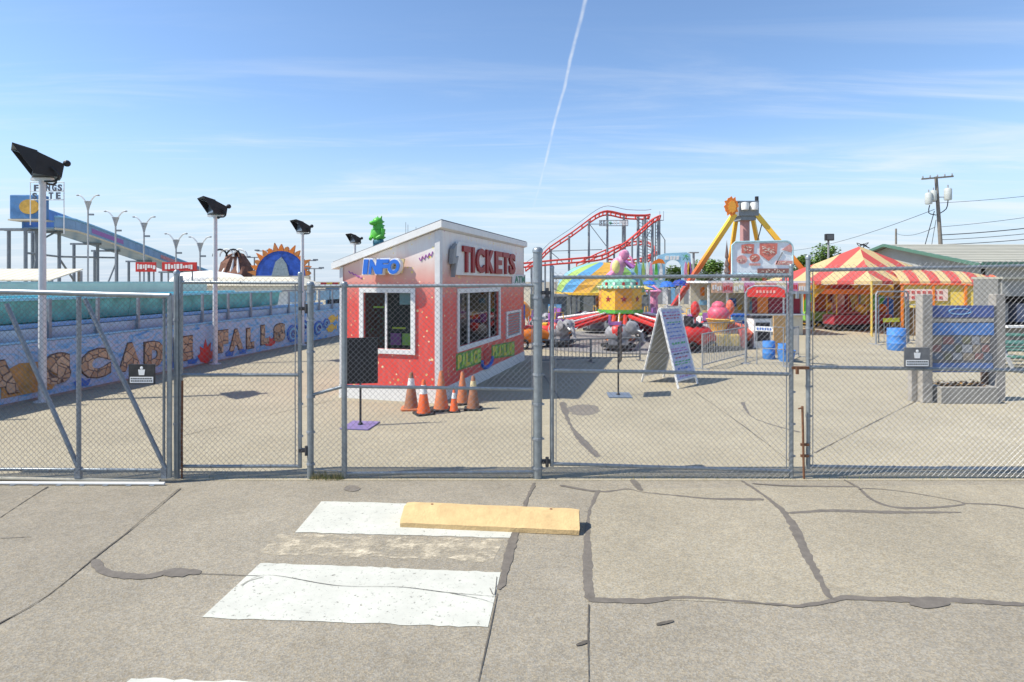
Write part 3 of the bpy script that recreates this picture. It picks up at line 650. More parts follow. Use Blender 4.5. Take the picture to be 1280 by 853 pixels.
mF, _ = fhit('F', 482, 400)
winF = window('F', wF, .10, [mF])
mS1, _ = fhit('S', 587, 400); mS2, _ = fhit('S', 613, 395)
winS = window('S', wS, .11, [mS1, mS2])
def note(face, w, win, x0, y0, x1, y1, m):                      # paper taped inside the glass, fractions of the window, from the left as seen
    a, b_, z0, z1 = w; u, n = (uL, nF) if face == 'F' else (uR, nS)
    f = (lambda t: b_ + (a - b_) * t) if face == 'F' else (lambda t: a + (b_ - a) * t)
    p = [(f(x0), z1 + (z0 - z1) * y1), (f(x1), z1 + (z0 - z1) * y1), (f(x1), z1 + (z0 - z1) * y0), (f(x0), z1 + (z0 - z1) * y0)]
    mb = MB(); mb.prism(p, fpt(face, 0, 0, -.062), u, UZ, n * .004); mb.obj('paper_notice', m, win, world=True)
LIME = mat('lime_paper', (.50, .62, .12), rough=.8); NYEL = mat('yellow_label', (.75, .70, .05), rough=.7)
note('F', wF, winF, .54, .72, .76, .93, mat('magenta_paper', (.42, .10, .36), rough=.8)); note('F', wF, winF, .79, .72, .99, .93, LIME)
note('F', wF, winF, .58, .61, .86, .645, NYEL); note('F', wF, winF, .17, .245, .40, .275, NYEL); note('F', wF, winF, .73, .0, .98, .21, mat('grey_paper', (.45, .52, .52), rough=.8))
# inside: partition, counter
mb = MB(); p = BC + uL * 1.1 + uR * 1.6; mb.box(p.x, p.y, 1.15, 2.0, .5, .06, rz=-TH); mb.obj('counter', GREY, booth, world=True)
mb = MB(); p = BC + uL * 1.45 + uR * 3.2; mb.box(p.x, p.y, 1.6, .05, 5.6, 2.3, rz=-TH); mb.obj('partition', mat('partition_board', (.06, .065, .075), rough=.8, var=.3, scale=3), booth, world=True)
# INFO letters: white carved backing with blue faces, standing off the wall
BLUEL = mat('blue_sign_face', (.03, .16, .62), rough=.35, var=.06)
YEDGE = mat('sign_edge_yellow', (.72, .58, .30), rough=.5)
pxs = [(461, 470), (468.5, 480), (479.5, 492), (491, 506)]
for ch, (xa, xb) in zip('INFO', pxs):
    sa, za = fhit('F', xa, 343); sb, zb_ = fhit('F', xb, 343); _, zt_ = fhit('F', (xa + xb) / 2, 325)
    ux = -uL; wd = (sa - sb) * (1.0 if ch != 'I' else .62); h = zt_ - za
    mb = MB(); put_text(mb, ch, fpt('F', sa + .025, za - .02, .12), ux, UZ, wd + .03, h + .05, .12, bold=.085 if ch != 'I' else .05, shear=.12); mb.mi = 1; mb.box(*(fpt('F', (sa + sb) / 2, za + h * .5, .08)), .03, .16, .03, rz=-TH)
    l = mb.obj('letter', [mat('sign_white', (.80, .80, .80), rough=.4, var=.04), YEDGE], booth, world=True)
    mb = MB(); put_text(mb, ch, fpt('F', sa, za, .242), ux, UZ, wd * .96, h, .02, bold=.055, shear=.12); mb.obj('letter_face', BLUEL, l, world=True)
sa, za = fhit('F', 463, 342); sb, zt_ = fhit('F', 505, 324); mb = MB(); mb.prism([(sa, za), (sb, za), (sb - .06, zt_), (sa - .06, zt_)], fpt('F', 0, 0, .06), uL, UZ, nF * .055); mb.obj('letter_shadow_plate', YEDGE, booth, world=True)  # plate added behind the letters so their shadow falls as one block
# TICKETS letters on a white cut-out board
s0_, z0_ = fhit('S', 565, 345); s1_, _ = fhit('S', 641, 340)
mb = MB(); zz0 = 2.64; zz1 = 3.33
mb.prism([(s0_, zz0), (s1_ - .3, zz0), (s1_, zz0 + .12), (s1_ + .05, zz1 - .1), (s1_ - .15, zz1), (s0_ + .15, zz1 + .04), (s0_ - .1, zz1 - .15)], fpt('S', 0, 0, .05), uR, UZ, nS * .05)
bd = mb.obj('sign_board', mat('sign_board_white', (.74, .73, .71), rough=.5, var=.05, dirt=.25, dcol=(.5, .48, .46)), booth, world=True)
DKRED = mat('dark_red_letter', (.30, .025, .03), rough=.45, var=.12)
pxs = [(571, 582), (582.5, 586), (588, 600), (601, 612), (612.5, 622), (622, 631), (630.5, 639)]
for ch, (xa, xb) in zip('TICKETS', pxs):
    sa, _ = fhit('S', xa, 330); sb, _ = fhit('S', xb, 330)
    mb = MB(); put_text(mb, ch, fpt('S', sa + .03, zz0 + .06, .105), uR, UZ, (sb - sa) * .88, zz1 - zz0 - .10, .05, bold=.04); mb.obj('letter', DKRED, bd, world=True)
mb = MB(); sa, _ = fhit('S', 560, 330)                          # silver lightning bracket left of the word
mb.prism([(0, .6), (.18, .72), (.12, .42), (.28, .46), (.05, .0), (.1, .3), (-.06, .28)], fpt('S', sa + .02, zz0 - .05, .03), uR, UZ, nS * .10); mb.obj('bolt_ornament', GREY, booth, world=True)
# ATM plate
sa, za = fhit('S', 639, 356); sb, _ = fhit('S', 655.5, 356); _, zt_ = fhit('S', 640, 343)
mb = MB(); mb.prism([(sa, za), (sb, za), (sb, zt_), (sa, zt_)], fpt('S', 0, 0, .004), uR, UZ, nS * .03); pl_ = mb.obj('small_sign', TRIM, booth, world=True)
mb = MB(); put_text(mb, 'ATM', fpt('S', sa + .25, za + .05, .036), uR, UZ, (sb - sa) - .35, zt_ - za - .1, .012, bold=.02); mb.obj('lettering', mat('dark_green', (.05, .24, .16), rough=.5), pl_, world=True)
# vent
sa, zt_ = fhit('S', 632, 390); sb, _ = fhit('S', 650, 388); _, zb_ = fhit('S', 632, 424)
mb = MB()
for (x0, x1, y0, y1) in ((sa, sb, zt_ - .06, zt_), (sa, sb, zb_, zb_ + .06), (sa, sa + .12, zb_ + .06, zt_ - .06), (sb - .12, sb, zb_ + .06, zt_ - .06)): mb.prism([(x0, y0), (x1, y0), (x1, y1), (x0, y1)], fpt('S', 0, 0, .003), uR, UZ, nS * .04)
vt = mb.obj('vent', WHITE, booth, world=True)
for i in range(9):
    z = zb_ + .09 + i * (zt_ - zb_ - .16) / 8; mb = MB(); mb.prism([(sa + .13, z - .03), (sb - .13, z - .03), (sb - .13, z + .012), (sa + .13, z + .012)], fpt('S', 0, 0, .004), uR, UZ, nS * .02); mb.obj('slat', GREY, vt, world=True)
# painted name panels and emblem under the ticket window
NG = mat('lime_letter', (.25, .50, .06), rough=.5, var=.25, scale=9); NY = mat('lemon_letter', (.70, .60, .08), rough=.5, var=.2, scale=9)
def namepanel(word, px0, px1, yb0, yb1, yt0, yt1, arch):
    sa, za = fhit('S', px0, yb0); sb, zb_ = fhit('S', px1, yb1); _, zc_ = fhit('S', px0, yt0); _, zd = fhit('S', px1, yt1)
    mb = MB(); mb.prism([(sa - .05, za - .03), (sb + .05, zb_ - .03), (sb + .05, zd + .03), (sa - .05, zc_ + .03)], fpt('S', 0, 0, .003), uR, UZ, nS * .012)
    pn = mb.obj('name_panel', mat('panel_green', (.12, .30, .05), rough=.5, var=.3, scale=5), booth, world=True)
    n = len(word)
    for i, ch in enumerate(word):
        t0 = i / n; x0 = sa + (sb - sa) * (t0 + .01); zl = za + (zb_ - za) * t0; zh = zc_ + (zd - zc_) * t0
        mb = MB(); put_text(mb, ch, fpt('S', x0, zl + .01, .016), uR, UZ, (sb - sa) / n * .86, (zh - zl) - .02, .012, bold=.05); mb.obj('letter', NY if i % 2 == 0 else mat('bright_lime', (.45, .65, .10), rough=.5, var=.2), pn, world=True)
namepanel('PALACE', 571, 600, 462, 453, 444, 436, 1)
namepanel('PLAYLAND', 615, 642, 447, 444, 433, 428, 1)
sa, za = fhit('S', 608, 448); mb = MB()
for k in range(1): mb.path([fpt('S', sa + .42 * math.cos(a_), za - .03 + .20 * math.sin(a_), .02) for a_ in [math.pi * (.95 + 1.1 * i / 12) for i in range(13)]], .05, 6)
em = mb.obj('emblem', mat('emblem_blue', (.03, .12, .55), rough=.5), booth, world=True)
mb = MB(); mb.prism([(-.22, -.14), (.2, -.1), (.28, .16), (.05, .24), (-.25, .18)], fpt('S', sa, za + .03, .012), uR, UZ, nS * .02); mb.obj('emblem_centre', RED, em, world=True)
mb = MB()
for a_ in (0, 1, 2): pass
# painted squiggles
SQ = mat('squiggle_purple', (.36, .10, .40), rough=.5)
for px0, py0 in ((524, 325), (436, 340)):
    pts = []
    for i in range(9):
        s, z = fhit('F', px0 + i * 2.1, py0 - i * 1.0 * (1 if px0 > 500 else -1) + (2.4 if i % 2 else -2.4) * (1 if px0 > 500 else .4)); pts.append(fpt('F', s, z, .004))
    mb = MB(); mb.path(smooth_line(pts, .03), .011, 5); mb.obj('painted_squiggle', SQ, booth, world=True)
# plush prizes behind the ticket window
def plush(name, label, px, py, d, s, m, m2, hang=True):
    hs, hz = fhit('S', px, py); p = fpt('S', hs, hz, -d); t_ = thing(name, label, 'toy', (p.x, p.y, p.z), -TH + R(80), 'prizes behind the ticket window')
    mb = MB(); mb.ball((0, 0, .16 * s), .13 * s, .11 * s, .17 * s); mb.obj('body', m, t_, smooth=60)
    mb = MB(); mb.ball((0, -.02 * s, .41 * s), .12 * s); hd = mb.obj('head', m, t_, smooth=60)
    for sx in (-1, 1):
        mb = MB(); mb.ball((sx * .1 * s, -.01, .51 * s), .045 * s); mb.obj('ear', m2, hd, smooth=60)
        mb = MB(); mb.path([(sx * .1 * s, -.03 * s, .26 * s), (sx * .19 * s, -.1 * s, .17 * s)], .045 * s, 7); mb.obj('arm', m, t_, smooth=60)
        mb = MB(); mb.path([(sx * .07 * s, -.04 * s, .08 * s), (sx * .1 * s, -.2 * s, .04 * s)], .055 * s, 7); mb.obj('leg', m, t_, smooth=60)
    mb = MB(); mb.ball((0, -.12 * s, .38 * s), .05 * s, .04 * s, .04 * s); mb.obj('muzzle', m2, hd, smooth=60)
PLW = mat('plush_white', (.6, .6, .62), rough=.95)
for i, (lb, px, py, s, m, m2) in enumerate([('yellow plush toy in the middle pane of the ticket window', 600, 386, 1.6, YELLOW, ORANGE), ('orange plush toy high in the end pane of the ticket window', 617, 384, 1.5, ORANGE, YELLOW),
        ('pink plush toy in the middle pane of the ticket window', 603, 409, 1.5, PINK, PLW), ('white plush toy in the first pane of the ticket window', 578, 408, 1.2, PLW, PINK), ('grey plush toy in the end pane of the ticket window', 619, 408, 1.3, GREY, PLW)]):
    plush('plush_toy', lb, px, py, .35, s * .8, m, m2)

# ---- statue on the booth roof
SG = mat('statue_green', (.09, .42, .05), rough=.4, var=.2, scale=4); SGD = mat('statue_jeans', (.04, .16, .22), rough=.6, var=.2)
sp_ = XY(473, 13.7); s_here = (sp_ - BC).dot(uL); zr = rz_(s_here) + .178
t = thing('creature_statue', 'bright green crested creature statue standing on the booth roof', 'statue', (sp_.x, sp_.y, zr), R(-35))
H = ZZ(270, 13.7) - zr
mb = MB(); q = H / 1.0
for sx in (-1, 1): mb.path([(sx * .085 * q, 0, 0), (sx * .09 * q, 0, .2 * q), (sx * .075 * q, .01 * q, .38 * q)], .075 * q, 8, rs=[.075 * q, .07 * q, .085 * q])
mb.ball((0, 0, .40 * q), .15 * q, .11 * q, .1 * q); mb.obj('trousers', SGD, t, smooth=50)
mb = MB(); mb.ball((0, 0, .58 * q), .15 * q, .14 * q, .2 * q); mb.path([(0, .0, .7 * q), (0, -.02 * q, .82 * q)], .1 * q, 8, rs=[.14 * q, .11 * q]); bd2 = mb.obj('body', SG, t, smooth=50)
mb = MB(); mb.ball((0, -.02 * q, .86 * q), .12 * q, .13 * q, .105 * q); mb.ball((0, -.15 * q, .82 * q), .085 * q, .11 * q, .055 * q); mb.obj('head', SG, t, smooth=50)
for sx in (-1, 1):
    mb = MB(); mb.path([(sx * .05 * q, .02 * q, .93 * q), (sx * .07 * q, .04 * q, 1.0 * q)], .03 * q, 6, rs=[.035 * q, .008 * q]); mb.obj('horn', SG, t, smooth=50)
    mb = MB(); mb.path([(sx * .15 * q, 0, .68 * q), (sx * .17 * q, -.04 * q, .54 * q), (sx * .10 * q, -.15 * q, .46 * q)], .05 * q, 7, rs=[.06 * q, .05 * q, .04 * q]); mb.obj('arm', SG, t, smooth=50)
for k in range(5):
    mb = MB(); z = (.5 + .09 * k) * q; mb.prism([(0, -.05 * q), (.11 * q, 0.02 * q), (0, .05 * q)], (-.01 * q, (.12 - .01 * k) * q, z), (0, 1, 0), (0, 0, 1), (.02 * q, 0, 0)); mb.obj('crest_spike', GREEN, t)

# ================================================================ cones
OR = mat('cone_orange', (.78, .13, .03), rough=.55, var=.1, dirt=.15, dcol=(.4, .12, .06)); ORD = mat('cone_dirty', (.30, .13, .07), rough=.7, var=.3, dirt=.6, dcol=(.10, .075, .06)); ORF = mat('cone_faded', (.52, .17, .07), rough=.65, var=.15, dirt=.3, dcol=(.25, .12, .08))
CW = mat('cone_collar', (.72, .72, .72), rough=.45, var=.08, dirt=.3, dcol=(.4, .38, .35)); CYE = mat('cone_yellowed', (.62, .52, .30), rough=.6, dirt=.4, dcol=(.3, .25, .15))
def cone(label, px, py, ptop, m, mc, rz=0.2, mbm=None, tilt=0):
    g = G(px, py); h = (py - ptop) / (py - HY) * CH; t_ = thing('traffic_cone', label, 'traffic cone', (g.x, g.y, .005), rz, 'traffic cones beside the booth')
    s = h / .71; bw = .19 * s
    mb = MB(); mb.prism([(-bw, -bw * .8), (-bw * .8, -bw), (bw * .8, -bw), (bw, -bw * .8), (bw, bw * .8), (bw * .8, bw), (-bw * .8, bw), (-bw, bw * .8)], (0, 0, 0), (1, 0, 0), (0, 1, 0), (0, 0, .035 * s)); mb.obj('base', mbm or RUBBER, t_, bevel=.004)
    r0, r1 = .135 * s, .032 * s; f = lambda z: r0 + (r1 - r0) * ((z - .035) / .675)
    mb = MB(); mb.lathe([(f(.035) * 1.05, .036 * s), (f(.05), .06 * s), (f(.69), .695 * s), (r1 * .8, .71 * s), (r1 * .6, .70 * s), (r1 * .5, .6 * s)], 20); mb.obj('cone_body', m, t_, smooth=40)
    if mc:
        mb = MB(); mb.lathe([(f(.42) + .001, .42 * s), (f(.42) + .004, .421 * s), (f(.60) + .004, .60 * s), (f(.60) + .001, .601 * s)], 20); mb.obj('collar', mc, t_, smooth=40)
cone('grimy brown cone with white collar on a faded orange base, nearest the INFO window', 514, 512, 466, ORD, CW, .1, ORF)
cone('clean bright orange cone with white collar, the larger of the two clean ones', 529.5, 518, 475, OR, CW, .5)
cone('tall plain faded orange cone standing by the booth corner board', 551.5, 513, 464, ORF, None, .3)
cone('short bright orange cone with white collar, the smaller of the two clean ones', 567.5, 515, 487, OR, CW, .2)
cone('plain faded orange cone tucked against the booth plinth behind the short cone', 578, 505, 465, ORF, None, .6)
cone('grimy brown cone with yellowed collar at the end of the cone row', 591.5, 512, 470, ORD, CYE, .0)

# ================================================================ pedestal signs
PURP = mat('purple_base', (.20, .17, .36), rough=.45, var=.12, dirt=.25)
def pedestal(label, px, py, rz, rzb, mbase):
    g = G(px, py); t_ = thing('pedestal_sign', label, 'sign', (g.x, g.y, .005), rz)
    mb = MB(); mb.box(0, 0, .012, .50, .56, .018, rz=rzb - rz); mb.obj('base_plate', mbase, t_, bevel=.003)
    mb = MB(); mb.tube((0, .02, .02), (0, .02, 1.45), .019, 10); mb.lathe([(.045, .021), (.045, .03), (.022, .06)], 12, (0, .02, 0)); mb.obj('pole', BLACK, t_, smooth=40)
    mb = MB(); mb.box(0, -.015, 1.13, .56, .022, .78); pn = mb.obj('panel', BLACK, t_, bevel=.003)
    mb = MB()
    for sx, sz, w_, h_ in ((0, 1.515, .58, .02), (0, .745, .58, .02), (-.285, 1.13, .02, .75), (.285, 1.13, .02, .75)): mb.box(sx, -.015, sz, w_, .034, h_)
    mb.obj('panel_frame', BLACK, pn)
pedestal('black panel sign on a pole with purple base plate before the INFO window', 450.5, 533, R(12), R(-8), PURP)
pedestal('black panel sign on a pole turned edge on, with grey blue base plate', 774, 495, R(74), R(-4), mat('grey_blue_base', (.14, .18, .24), rough=.4, var=.15))

# ================================================================ sandwich board
fr_, fb_, lf_, lb_ = G(847, 486.6), G(872, 480), G(801.4, 478), G(829.6, 472)
ctr_ = (fr_ + fb_ + lf_ + lb_) / 4; t = thing('sandwich_board', 'tall white framed sandwich board menu standing open on the lot', 'sandwich board', (ctr_.x, ctr_.y, 0.005))
HA = 1.87; apf = (fr_ + lf_) / 2; apb = (fb_ + lb_) / 2
BRD = mat('board_shade_blue', (.42, .46, .62), rough=.6, var=.12, scale=4); BRD2 = mat('board_back', (.36, .35, .30), rough=.7, var=.1)  # menu face: the blue cast of shade is put into its base colour
def leaf(nm, A, B, side, m):
    ux = (B - A).normalized(); wd = (B - A).length; a0 = A + UZ * .005; top = (apf if (A - fr_).length < .01 or (A - lf_).length < .01 else apb)
    up = (apf + UZ * HA - a0); hl = up.length; uy = up.normalized(); n = ux.cross(uy).normalized()
    mb = MB(); mb.prism([(.02, hl * .09), (wd - .02, hl * .09), (wd - .02, hl * .985), (.02, hl * .985)], a0, ux, uy, n * .012); pn = mb.obj(nm, m, t, world=True)
    for x in (0.02, wd - .02):
        mb = MB(); q = a0 + ux * x; mb.bar(q + n * .006, q + uy * (hl - .02) + n * .006, .04); mb.obj('leg', WHITE, t, world=True)
    for y in (hl * .09, hl * .985):
        mb = MB(); q = a0 + uy * y; mb.bar(q + ux * .045 + n * .006, q + ux * (wd - .045) + n * .006, .036); mb.obj('rail', WHITE, pn, world=True)
    return pn, a0, ux, uy, n, wd, hl
leaf('back_panel', lf_, lb_, -1, BRD2)
pn, a0, ux, uy, n, wd, hl = leaf('menu_panel', fr_, fb_, 1, BRD)
# the menu's lines: coloured strokes, too small to read in the photograph
rows = [(.93, 'P'), (.89, 'M'), (.855, 'M'), (.80, 'G'), (.775, 'B'), (.73, 'B'), (.68, 'B'), (.63, 'B'), (.60, 'P'), (.535, 'GG'), (.47, 'P'), (.44, 'P'), (.405, 'K'), (.36, 'M'), (.31, 'G'), (.28, 'G'), (.225, 'BB'), (.17, 'B'), (.13, 'P')]
cm = {'P': PURPLE, 'M': mat('maroon_ink', (.35, .04, .12)), 'G': mat('green_ink', (.08, .35, .16)), 'B': mat('blue_ink', (.10, .18, .50)), 'K': mat('black_ink', (.05, .05, .1))}
out_n = n if n.dot(Vector((1, -1, 0))) > 0 else -n
for (fy, k) in rows:
    mb = MB(); x = random.uniform(.06, .2)
    while x < wd - .16:
        q = random.uniform(.04, .16); hh = .03 if len(k) == 1 else .05
        if x + q > wd - .05: break
        mb.prism([(x, fy * hl - hh / 2), (x + q, fy * hl - hh / 2 + random.uniform(-.006, .006)), (x + q * .96, fy * hl + hh / 2), (x + .01, fy * hl + hh / 2)], a0 + out_n * (.014 if out_n == n else .002), ux, uy, out_n * .002); x += q + random.uniform(.02, .05)
    if mb.v: mb.obj('menu_line', cm[k[0]], pn, world=True)['kind'] = 'stuff'
mb = MB()
for y in (.95, .3): pass
mb.tube(lf_.lerp(apf, .42) + UZ * HA * .42, fr_.lerp(apf, .42) + UZ * HA * .42, .006, 5); mb.obj('spreader_cord', BLACK, t, world=True)

# ================================================================ bulletin board
pL, pR = G(1155, 503), G(1246, 501); t = thing('bulletin_board', 'weathered timber bulletin board with blue posters above a stone planter', 'notice board', ((pL.x + pR.x) / 2, (pL.y + pR.y) / 2, 0.004))
TIM = mat('weathered_timber', (.31, .29, .26), rough=.85, var=.25, scale=5, bump=.4, bscale=25)
for p, wd_ in ((pL, .21), (pR, .20)):
    mb = MB(); mb.box(p.x, p.y, 1.12, wd_, wd_, 2.23); po = mb.obj('post', TIM, t, world=True, bevel=.012)
mb = MB(); mb.box(pL.x - .17, pL.y + .1, .42, .12, .12, .84); mb.obj('short_post', TIM, t, world=True, bevel=.01)
mb = MB(); mb.box(pR.x - .05, pR.y + .16, .5, .22, .14, .99); mb.obj('short_post', mat('brown_timber', (.16, .11, .085), rough=.85, var=.2), t, world=True, bevel=.01)
y0 = (pL.y + pR.y) / 2; xa, xb = pL.x + .105, pR.x - .10
BPAN = mat('board_grey', (.17, .165, .16), rough=.7, var=.2, scale=3)
mb = MB(); mb.box((xa + xb) / 2, y0, ZZ(424, y0), xb - xa, .05, (465 - 382) / 720 * y0); pan = mb.obj('board', BPAN, t, world=True)
POST = [(1161, 382, 1242, 397, mat('poster_navy', (.07, .11, .30), rough=.4, var=.3, scale=3)), (1161, 404, 1242, 419, mat('poster_mid_blue', (.08, .20, .48), rough=.4, var=.35, scale=4)), (1161, 454, 1241, 465, mat('poster_blue', (.10, .17, .38), rough=.4, var=.3, scale=4)),
        (1163, 398.5, 1242, 402.5, mat('board_rail', (.38, .35, .30), rough=.7))]
for x0, ya, x1, yb, m in POST:
    a, b_ = W(x0, yb, y0 - .026), W(x1, ya, y0 - .026); mb = MB(); mb.box((max(a.x, xa + .01) + min(b_.x, xb - .01)) / 2, y0 - .030, (a.z + b_.z) / 2, min(b_.x, xb - .01) - max(a.x, xa + .01), .008, b_.z - a.z); mb.obj('poster', m, pan, world=True)
mm_ = [mat('leaflet_%s' % k, c, rough=.7, var=.2) for k, c in (('tan', (.27, .23, .18)), ('rose', (.26, .14, .13)), ('slate', (.14, .17, .22)), ('olive', (.18, .18, .12)), ('pale', (.30, .31, .33)))]
k = 0
for r_ in range(3):
    x = 1165
    while x < 1232:
        w_ = random.uniform(7, 14); a, b_ = W(x, 429 + r_ * 10 + random.uniform(0, 2), y0 - .03), W(min(x + w_, 1240), 421 + r_ * 10.5, y0 - .03)
        mb = MB(); mb.box((a.x + b_.x) / 2, y0 - .029, (a.z + b_.z) / 2, b_.x - a.x, .006, b_.z - a.z, ); mb.obj('leaflet', mm_[k % 5], pan, world=True); k += 1; x += w_ + random.uniform(1, 3)
mb = MB(); mb.path([W(1192 + 14 * math.cos(a_) + 8, 389.5 + 3.6 * math.sin(a_), y0 - .036) for a_ in [k * math.pi / 8 for k in range(16)]], .008, 5, closed=True); mb.obj('poster_oval', LBLUE, pan, world=True)
# stone planter under it
pA, pB = G(1168, 503), G(1239, 503)
t = thing('planter', 'low grey stone planter filled with dry leaves under the bulletin board', 'planter', ((pA.x + pB.x) / 2, y0, .004))
CON = mat('planter_stone', (.30, .285, .255), rough=.9, var=.15, bump=.4)
for (cx_, cy_, sx, sy) in ((0, -.22, pB.x - pA.x, .10), (0, .32, pB.x - pA.x, .10), (-(pB.x - pA.x) / 2 + .05, .05, .1, .44), ((pB.x - pA.x) / 2 - .05, .05, .1, .44)):
    mb = MB(); mb.box(cx_, cy_ , .17, sx, sy, .34); mb.obj('side_slab', CON, t, bevel=.01)
mb = MB(); mb.box(0, .05, .14, (pB.x - pA.x) - .2, .44, .28); mb.obj('soil', mat('soil', (.08, .06, .045), rough=1), t)
mb = MB(); rr_ = random.Random(3)
for i in range(420):
    x, y, z = rr_.uniform(-.5, .5) * (pB.x - pA.x - .22), rr_.uniform(-.15, .25), .28 + rr_.random() ** 2 * .13; M_ = Matrix.Rotation(rr_.uniform(0, 6.3), 3, 'Z') @ Matrix.Rotation(rr_.uniform(-1, 1), 3, 'X'); s = rr_.uniform(.02, .045); mb.mi = i % 3
    mb.add([M_ @ Vector(q) * s + Vector((x, y, z)) for q in ((-1, 0, 0), (0, -.5, .1), (1, 0, 0), (0, .5, .1))], [(0, 1, 2, 3)])
mb.obj('dry_leaves', [mat('leaf_brown', (.22, .11, .04), rough=.9), mat('leaf_tan', (.32, .20, .07), rough=.9), mat('leaf_dark', (.10, .06, .03), rough=.9)], t)['kind'] = 'stuff'

# ================================================================ mural wall and flume (left)
M0, M1 = G(0, 511), G(424, 421); dM = (M1 - M0).normalized(); nM = Vector((dM.y, -dM.x, 0))      # nM faces the lot
A0 = M0 - dM * 4.5; A1 = M0 + dM * 19.5; LM = (A1 - A0).length
rzM = math.atan2(dM.y, dM.x)
mural = thing('mural_wall', 'low blue painted wall with rock letters and waves facing the lot', 'wall', (A0.x, A0.y, 0.004), rzM)
# local frame: x along the wall, -y faces the lot
def ms(px, py=460): p = plane_hit(px, py, M0, nM); return (p - A0).dot(dM), p.z
def mural_paint():
    m = bpy.data.materials.new('mural_paint'); m.use_nodes = True; t = m.node_tree; b = t.nodes['Principled BSDF']; b.inputs['Roughness'].default_value = .6
    tc_ = N(t, 'ShaderNodeTexCoord'); mp = N(t, 'ShaderNodeMapping'); mp.inputs['Scale'].default_value = (1, 1, 2.4); t.links.new(tc_.outputs['Object'], mp.inputs[0])
    nz = N(t, 'ShaderNodeTexNoise'); setin(nz, Scale=1.6, Detail=6.0, Roughness=.6, Distortion=1.6); t.links.new(mp.outputs[0], nz.inputs[0])
    cr = N(t, 'ShaderNodeValToRGB'); t.links.new(nz.outputs[0], cr.inputs[0]); e = cr.color_ramp.elements
    e[0].position = .3; e[0].color = (.04, .20, .60, 1); e[1].position = .62; e[1].color = (.32, .50, .72, 1)
    for p_, c_ in ((.40, (.10, .34, .66, 1)), (.48, (.26, .45, .70, 1)), (.55, (.40, .45, .60, 1))): q = e.new(p_); q.color = c_
    t.links.new(cr.outputs[0], b.inputs['Base Color']); return m
MP = mural_paint()
LP = 1.22; k = 0; x = 0.0
while x < LM - .01:                                            # the wall is made of sheets, joints 3 mm
    mb = MB(); x1 = min(x + 2.44, LM); mb.box((x + x1) / 2, .04, .06 + LP / 2 - .06 + .03, x1 - x - .006, .04, LP - .06); mb.obj('panel', MP, mural); x = x1
mb = MB(); mb.box(LM / 2, .05, LP + .03, LM, .10, .04); mb.obj('cap_rail', LBLUE, mural)
mb = MB(); mb.box(LM / 2, .10, .045, LM, .10, .09); mb.obj('sole_beam', TIM, mural)
ROCK_ = mat('letter_rock', (.46, .32, .20), rough=.7, var=.3, scale=7, bump=.3, dirt=.5, dcol=(.17, .10, .07))
def rock_paint():
    m = bpy.data.materials.new('letter_rocks'); m.use_nodes = True; t = m.node_tree; b = t.nodes['Principled BSDF']; b.inputs['Roughness'].default_value = .75
    tc_ = N(t, 'ShaderNodeTexCoord'); o = tc_.outputs['Object']; vo = N(t, 'ShaderNodeTexVoronoi', feature='DISTANCE_TO_EDGE'); setin(vo, Scale=4.6); t.links.new(o, vo.inputs[0])
    vc = N(t, 'ShaderNodeTexVoronoi'); setin(vc, Scale=4.6); t.links.new(o, vc.inputs[0]); sp = N(t, 'ShaderNodeSeparateColor'); t.links.new(vc.outputs['Color'], sp.inputs[0])
    nz = N(t, 'ShaderNodeTexNoise'); setin(nz, Scale=14.0, Detail=5.0); t.links.new(o, nz.inputs[0])
    ad = N(t, 'ShaderNodeMath', operation='ADD'); t.links.new(sp.outputs[0], ad.inputs[0]); t.links.new(nz.outputs[0], ad.inputs[1])
    cr = N(t, 'ShaderNodeValToRGB'); mr = N(t, 'ShaderNodeMapRange'); t.links.new(ad.outputs[0], mr.inputs[0]); mr.inputs[1].default_value = .3; mr.inputs[2].default_value = 1.6; t.links.new(mr.outputs[0], cr.inputs[0]); e = cr.color_ramp.elements
    e[0].color = (.34, .20, .11, 1); e[1].color = (.60, .44, .29, 1)
    ed_ = N(t, 'ShaderNodeMapRange', clamp=True); t.links.new(vo.outputs['Distance'], ed_.inputs[0]); ed_.inputs[1].default_value = .02; ed_.inputs[2].default_value = .07
    mx = N(t, 'ShaderNodeMix', data_type='RGBA'); t.links.new(ed_.outputs[0], mx.inputs['Factor']); mx.inputs['A'].default_value = (.09, .06, .05, 1); t.links.new(cr.outputs[0], mx.inputs['B']); t.links.new(mx.outputs['Result'], b.inputs['Base Color']); return m
ROCK = rock_paint()
ROCKD = mat('letter_rock_edge', (.10, .07, .06), rough=.8, var=.3)
LET = [('C', -75, -32), ('A', -22, 24), ('S', 56, 88), ('C', 101, 138), ('A', 149, 176), ('D', 181, 205), ('E', 218, 241), ('F', 272.5, 285), ('A', 287, 303.5), ('L', 308.5, 317.5), ('L', 326.5, 336), ('S', 342.5, 356.5)]
for i, (ch, xa, xb) in enumerate(LET):
    sa = ms(xa)[0]; sb = ms(xb)[0]; jz = random.uniform(-.03, .03); h = .66; z0 = .27 + jz
    mb = MB(); put_text(mb, ch, (sa - .03, .017, z0 - .03), (1, 0, 0), (0, 0, 1), sb - sa + .06, h + .06, .012, bold=.10); bk = mb.obj('letter_outline', ROCKD, mural)
    mb = MB(); put_text(mb, ch, (sa, .004, z0), (1, 0, 0), (0, 0, 1), sb - sa, h, .02, bold=.085)
    lt = mb.obj('letter', ROCK, bk)
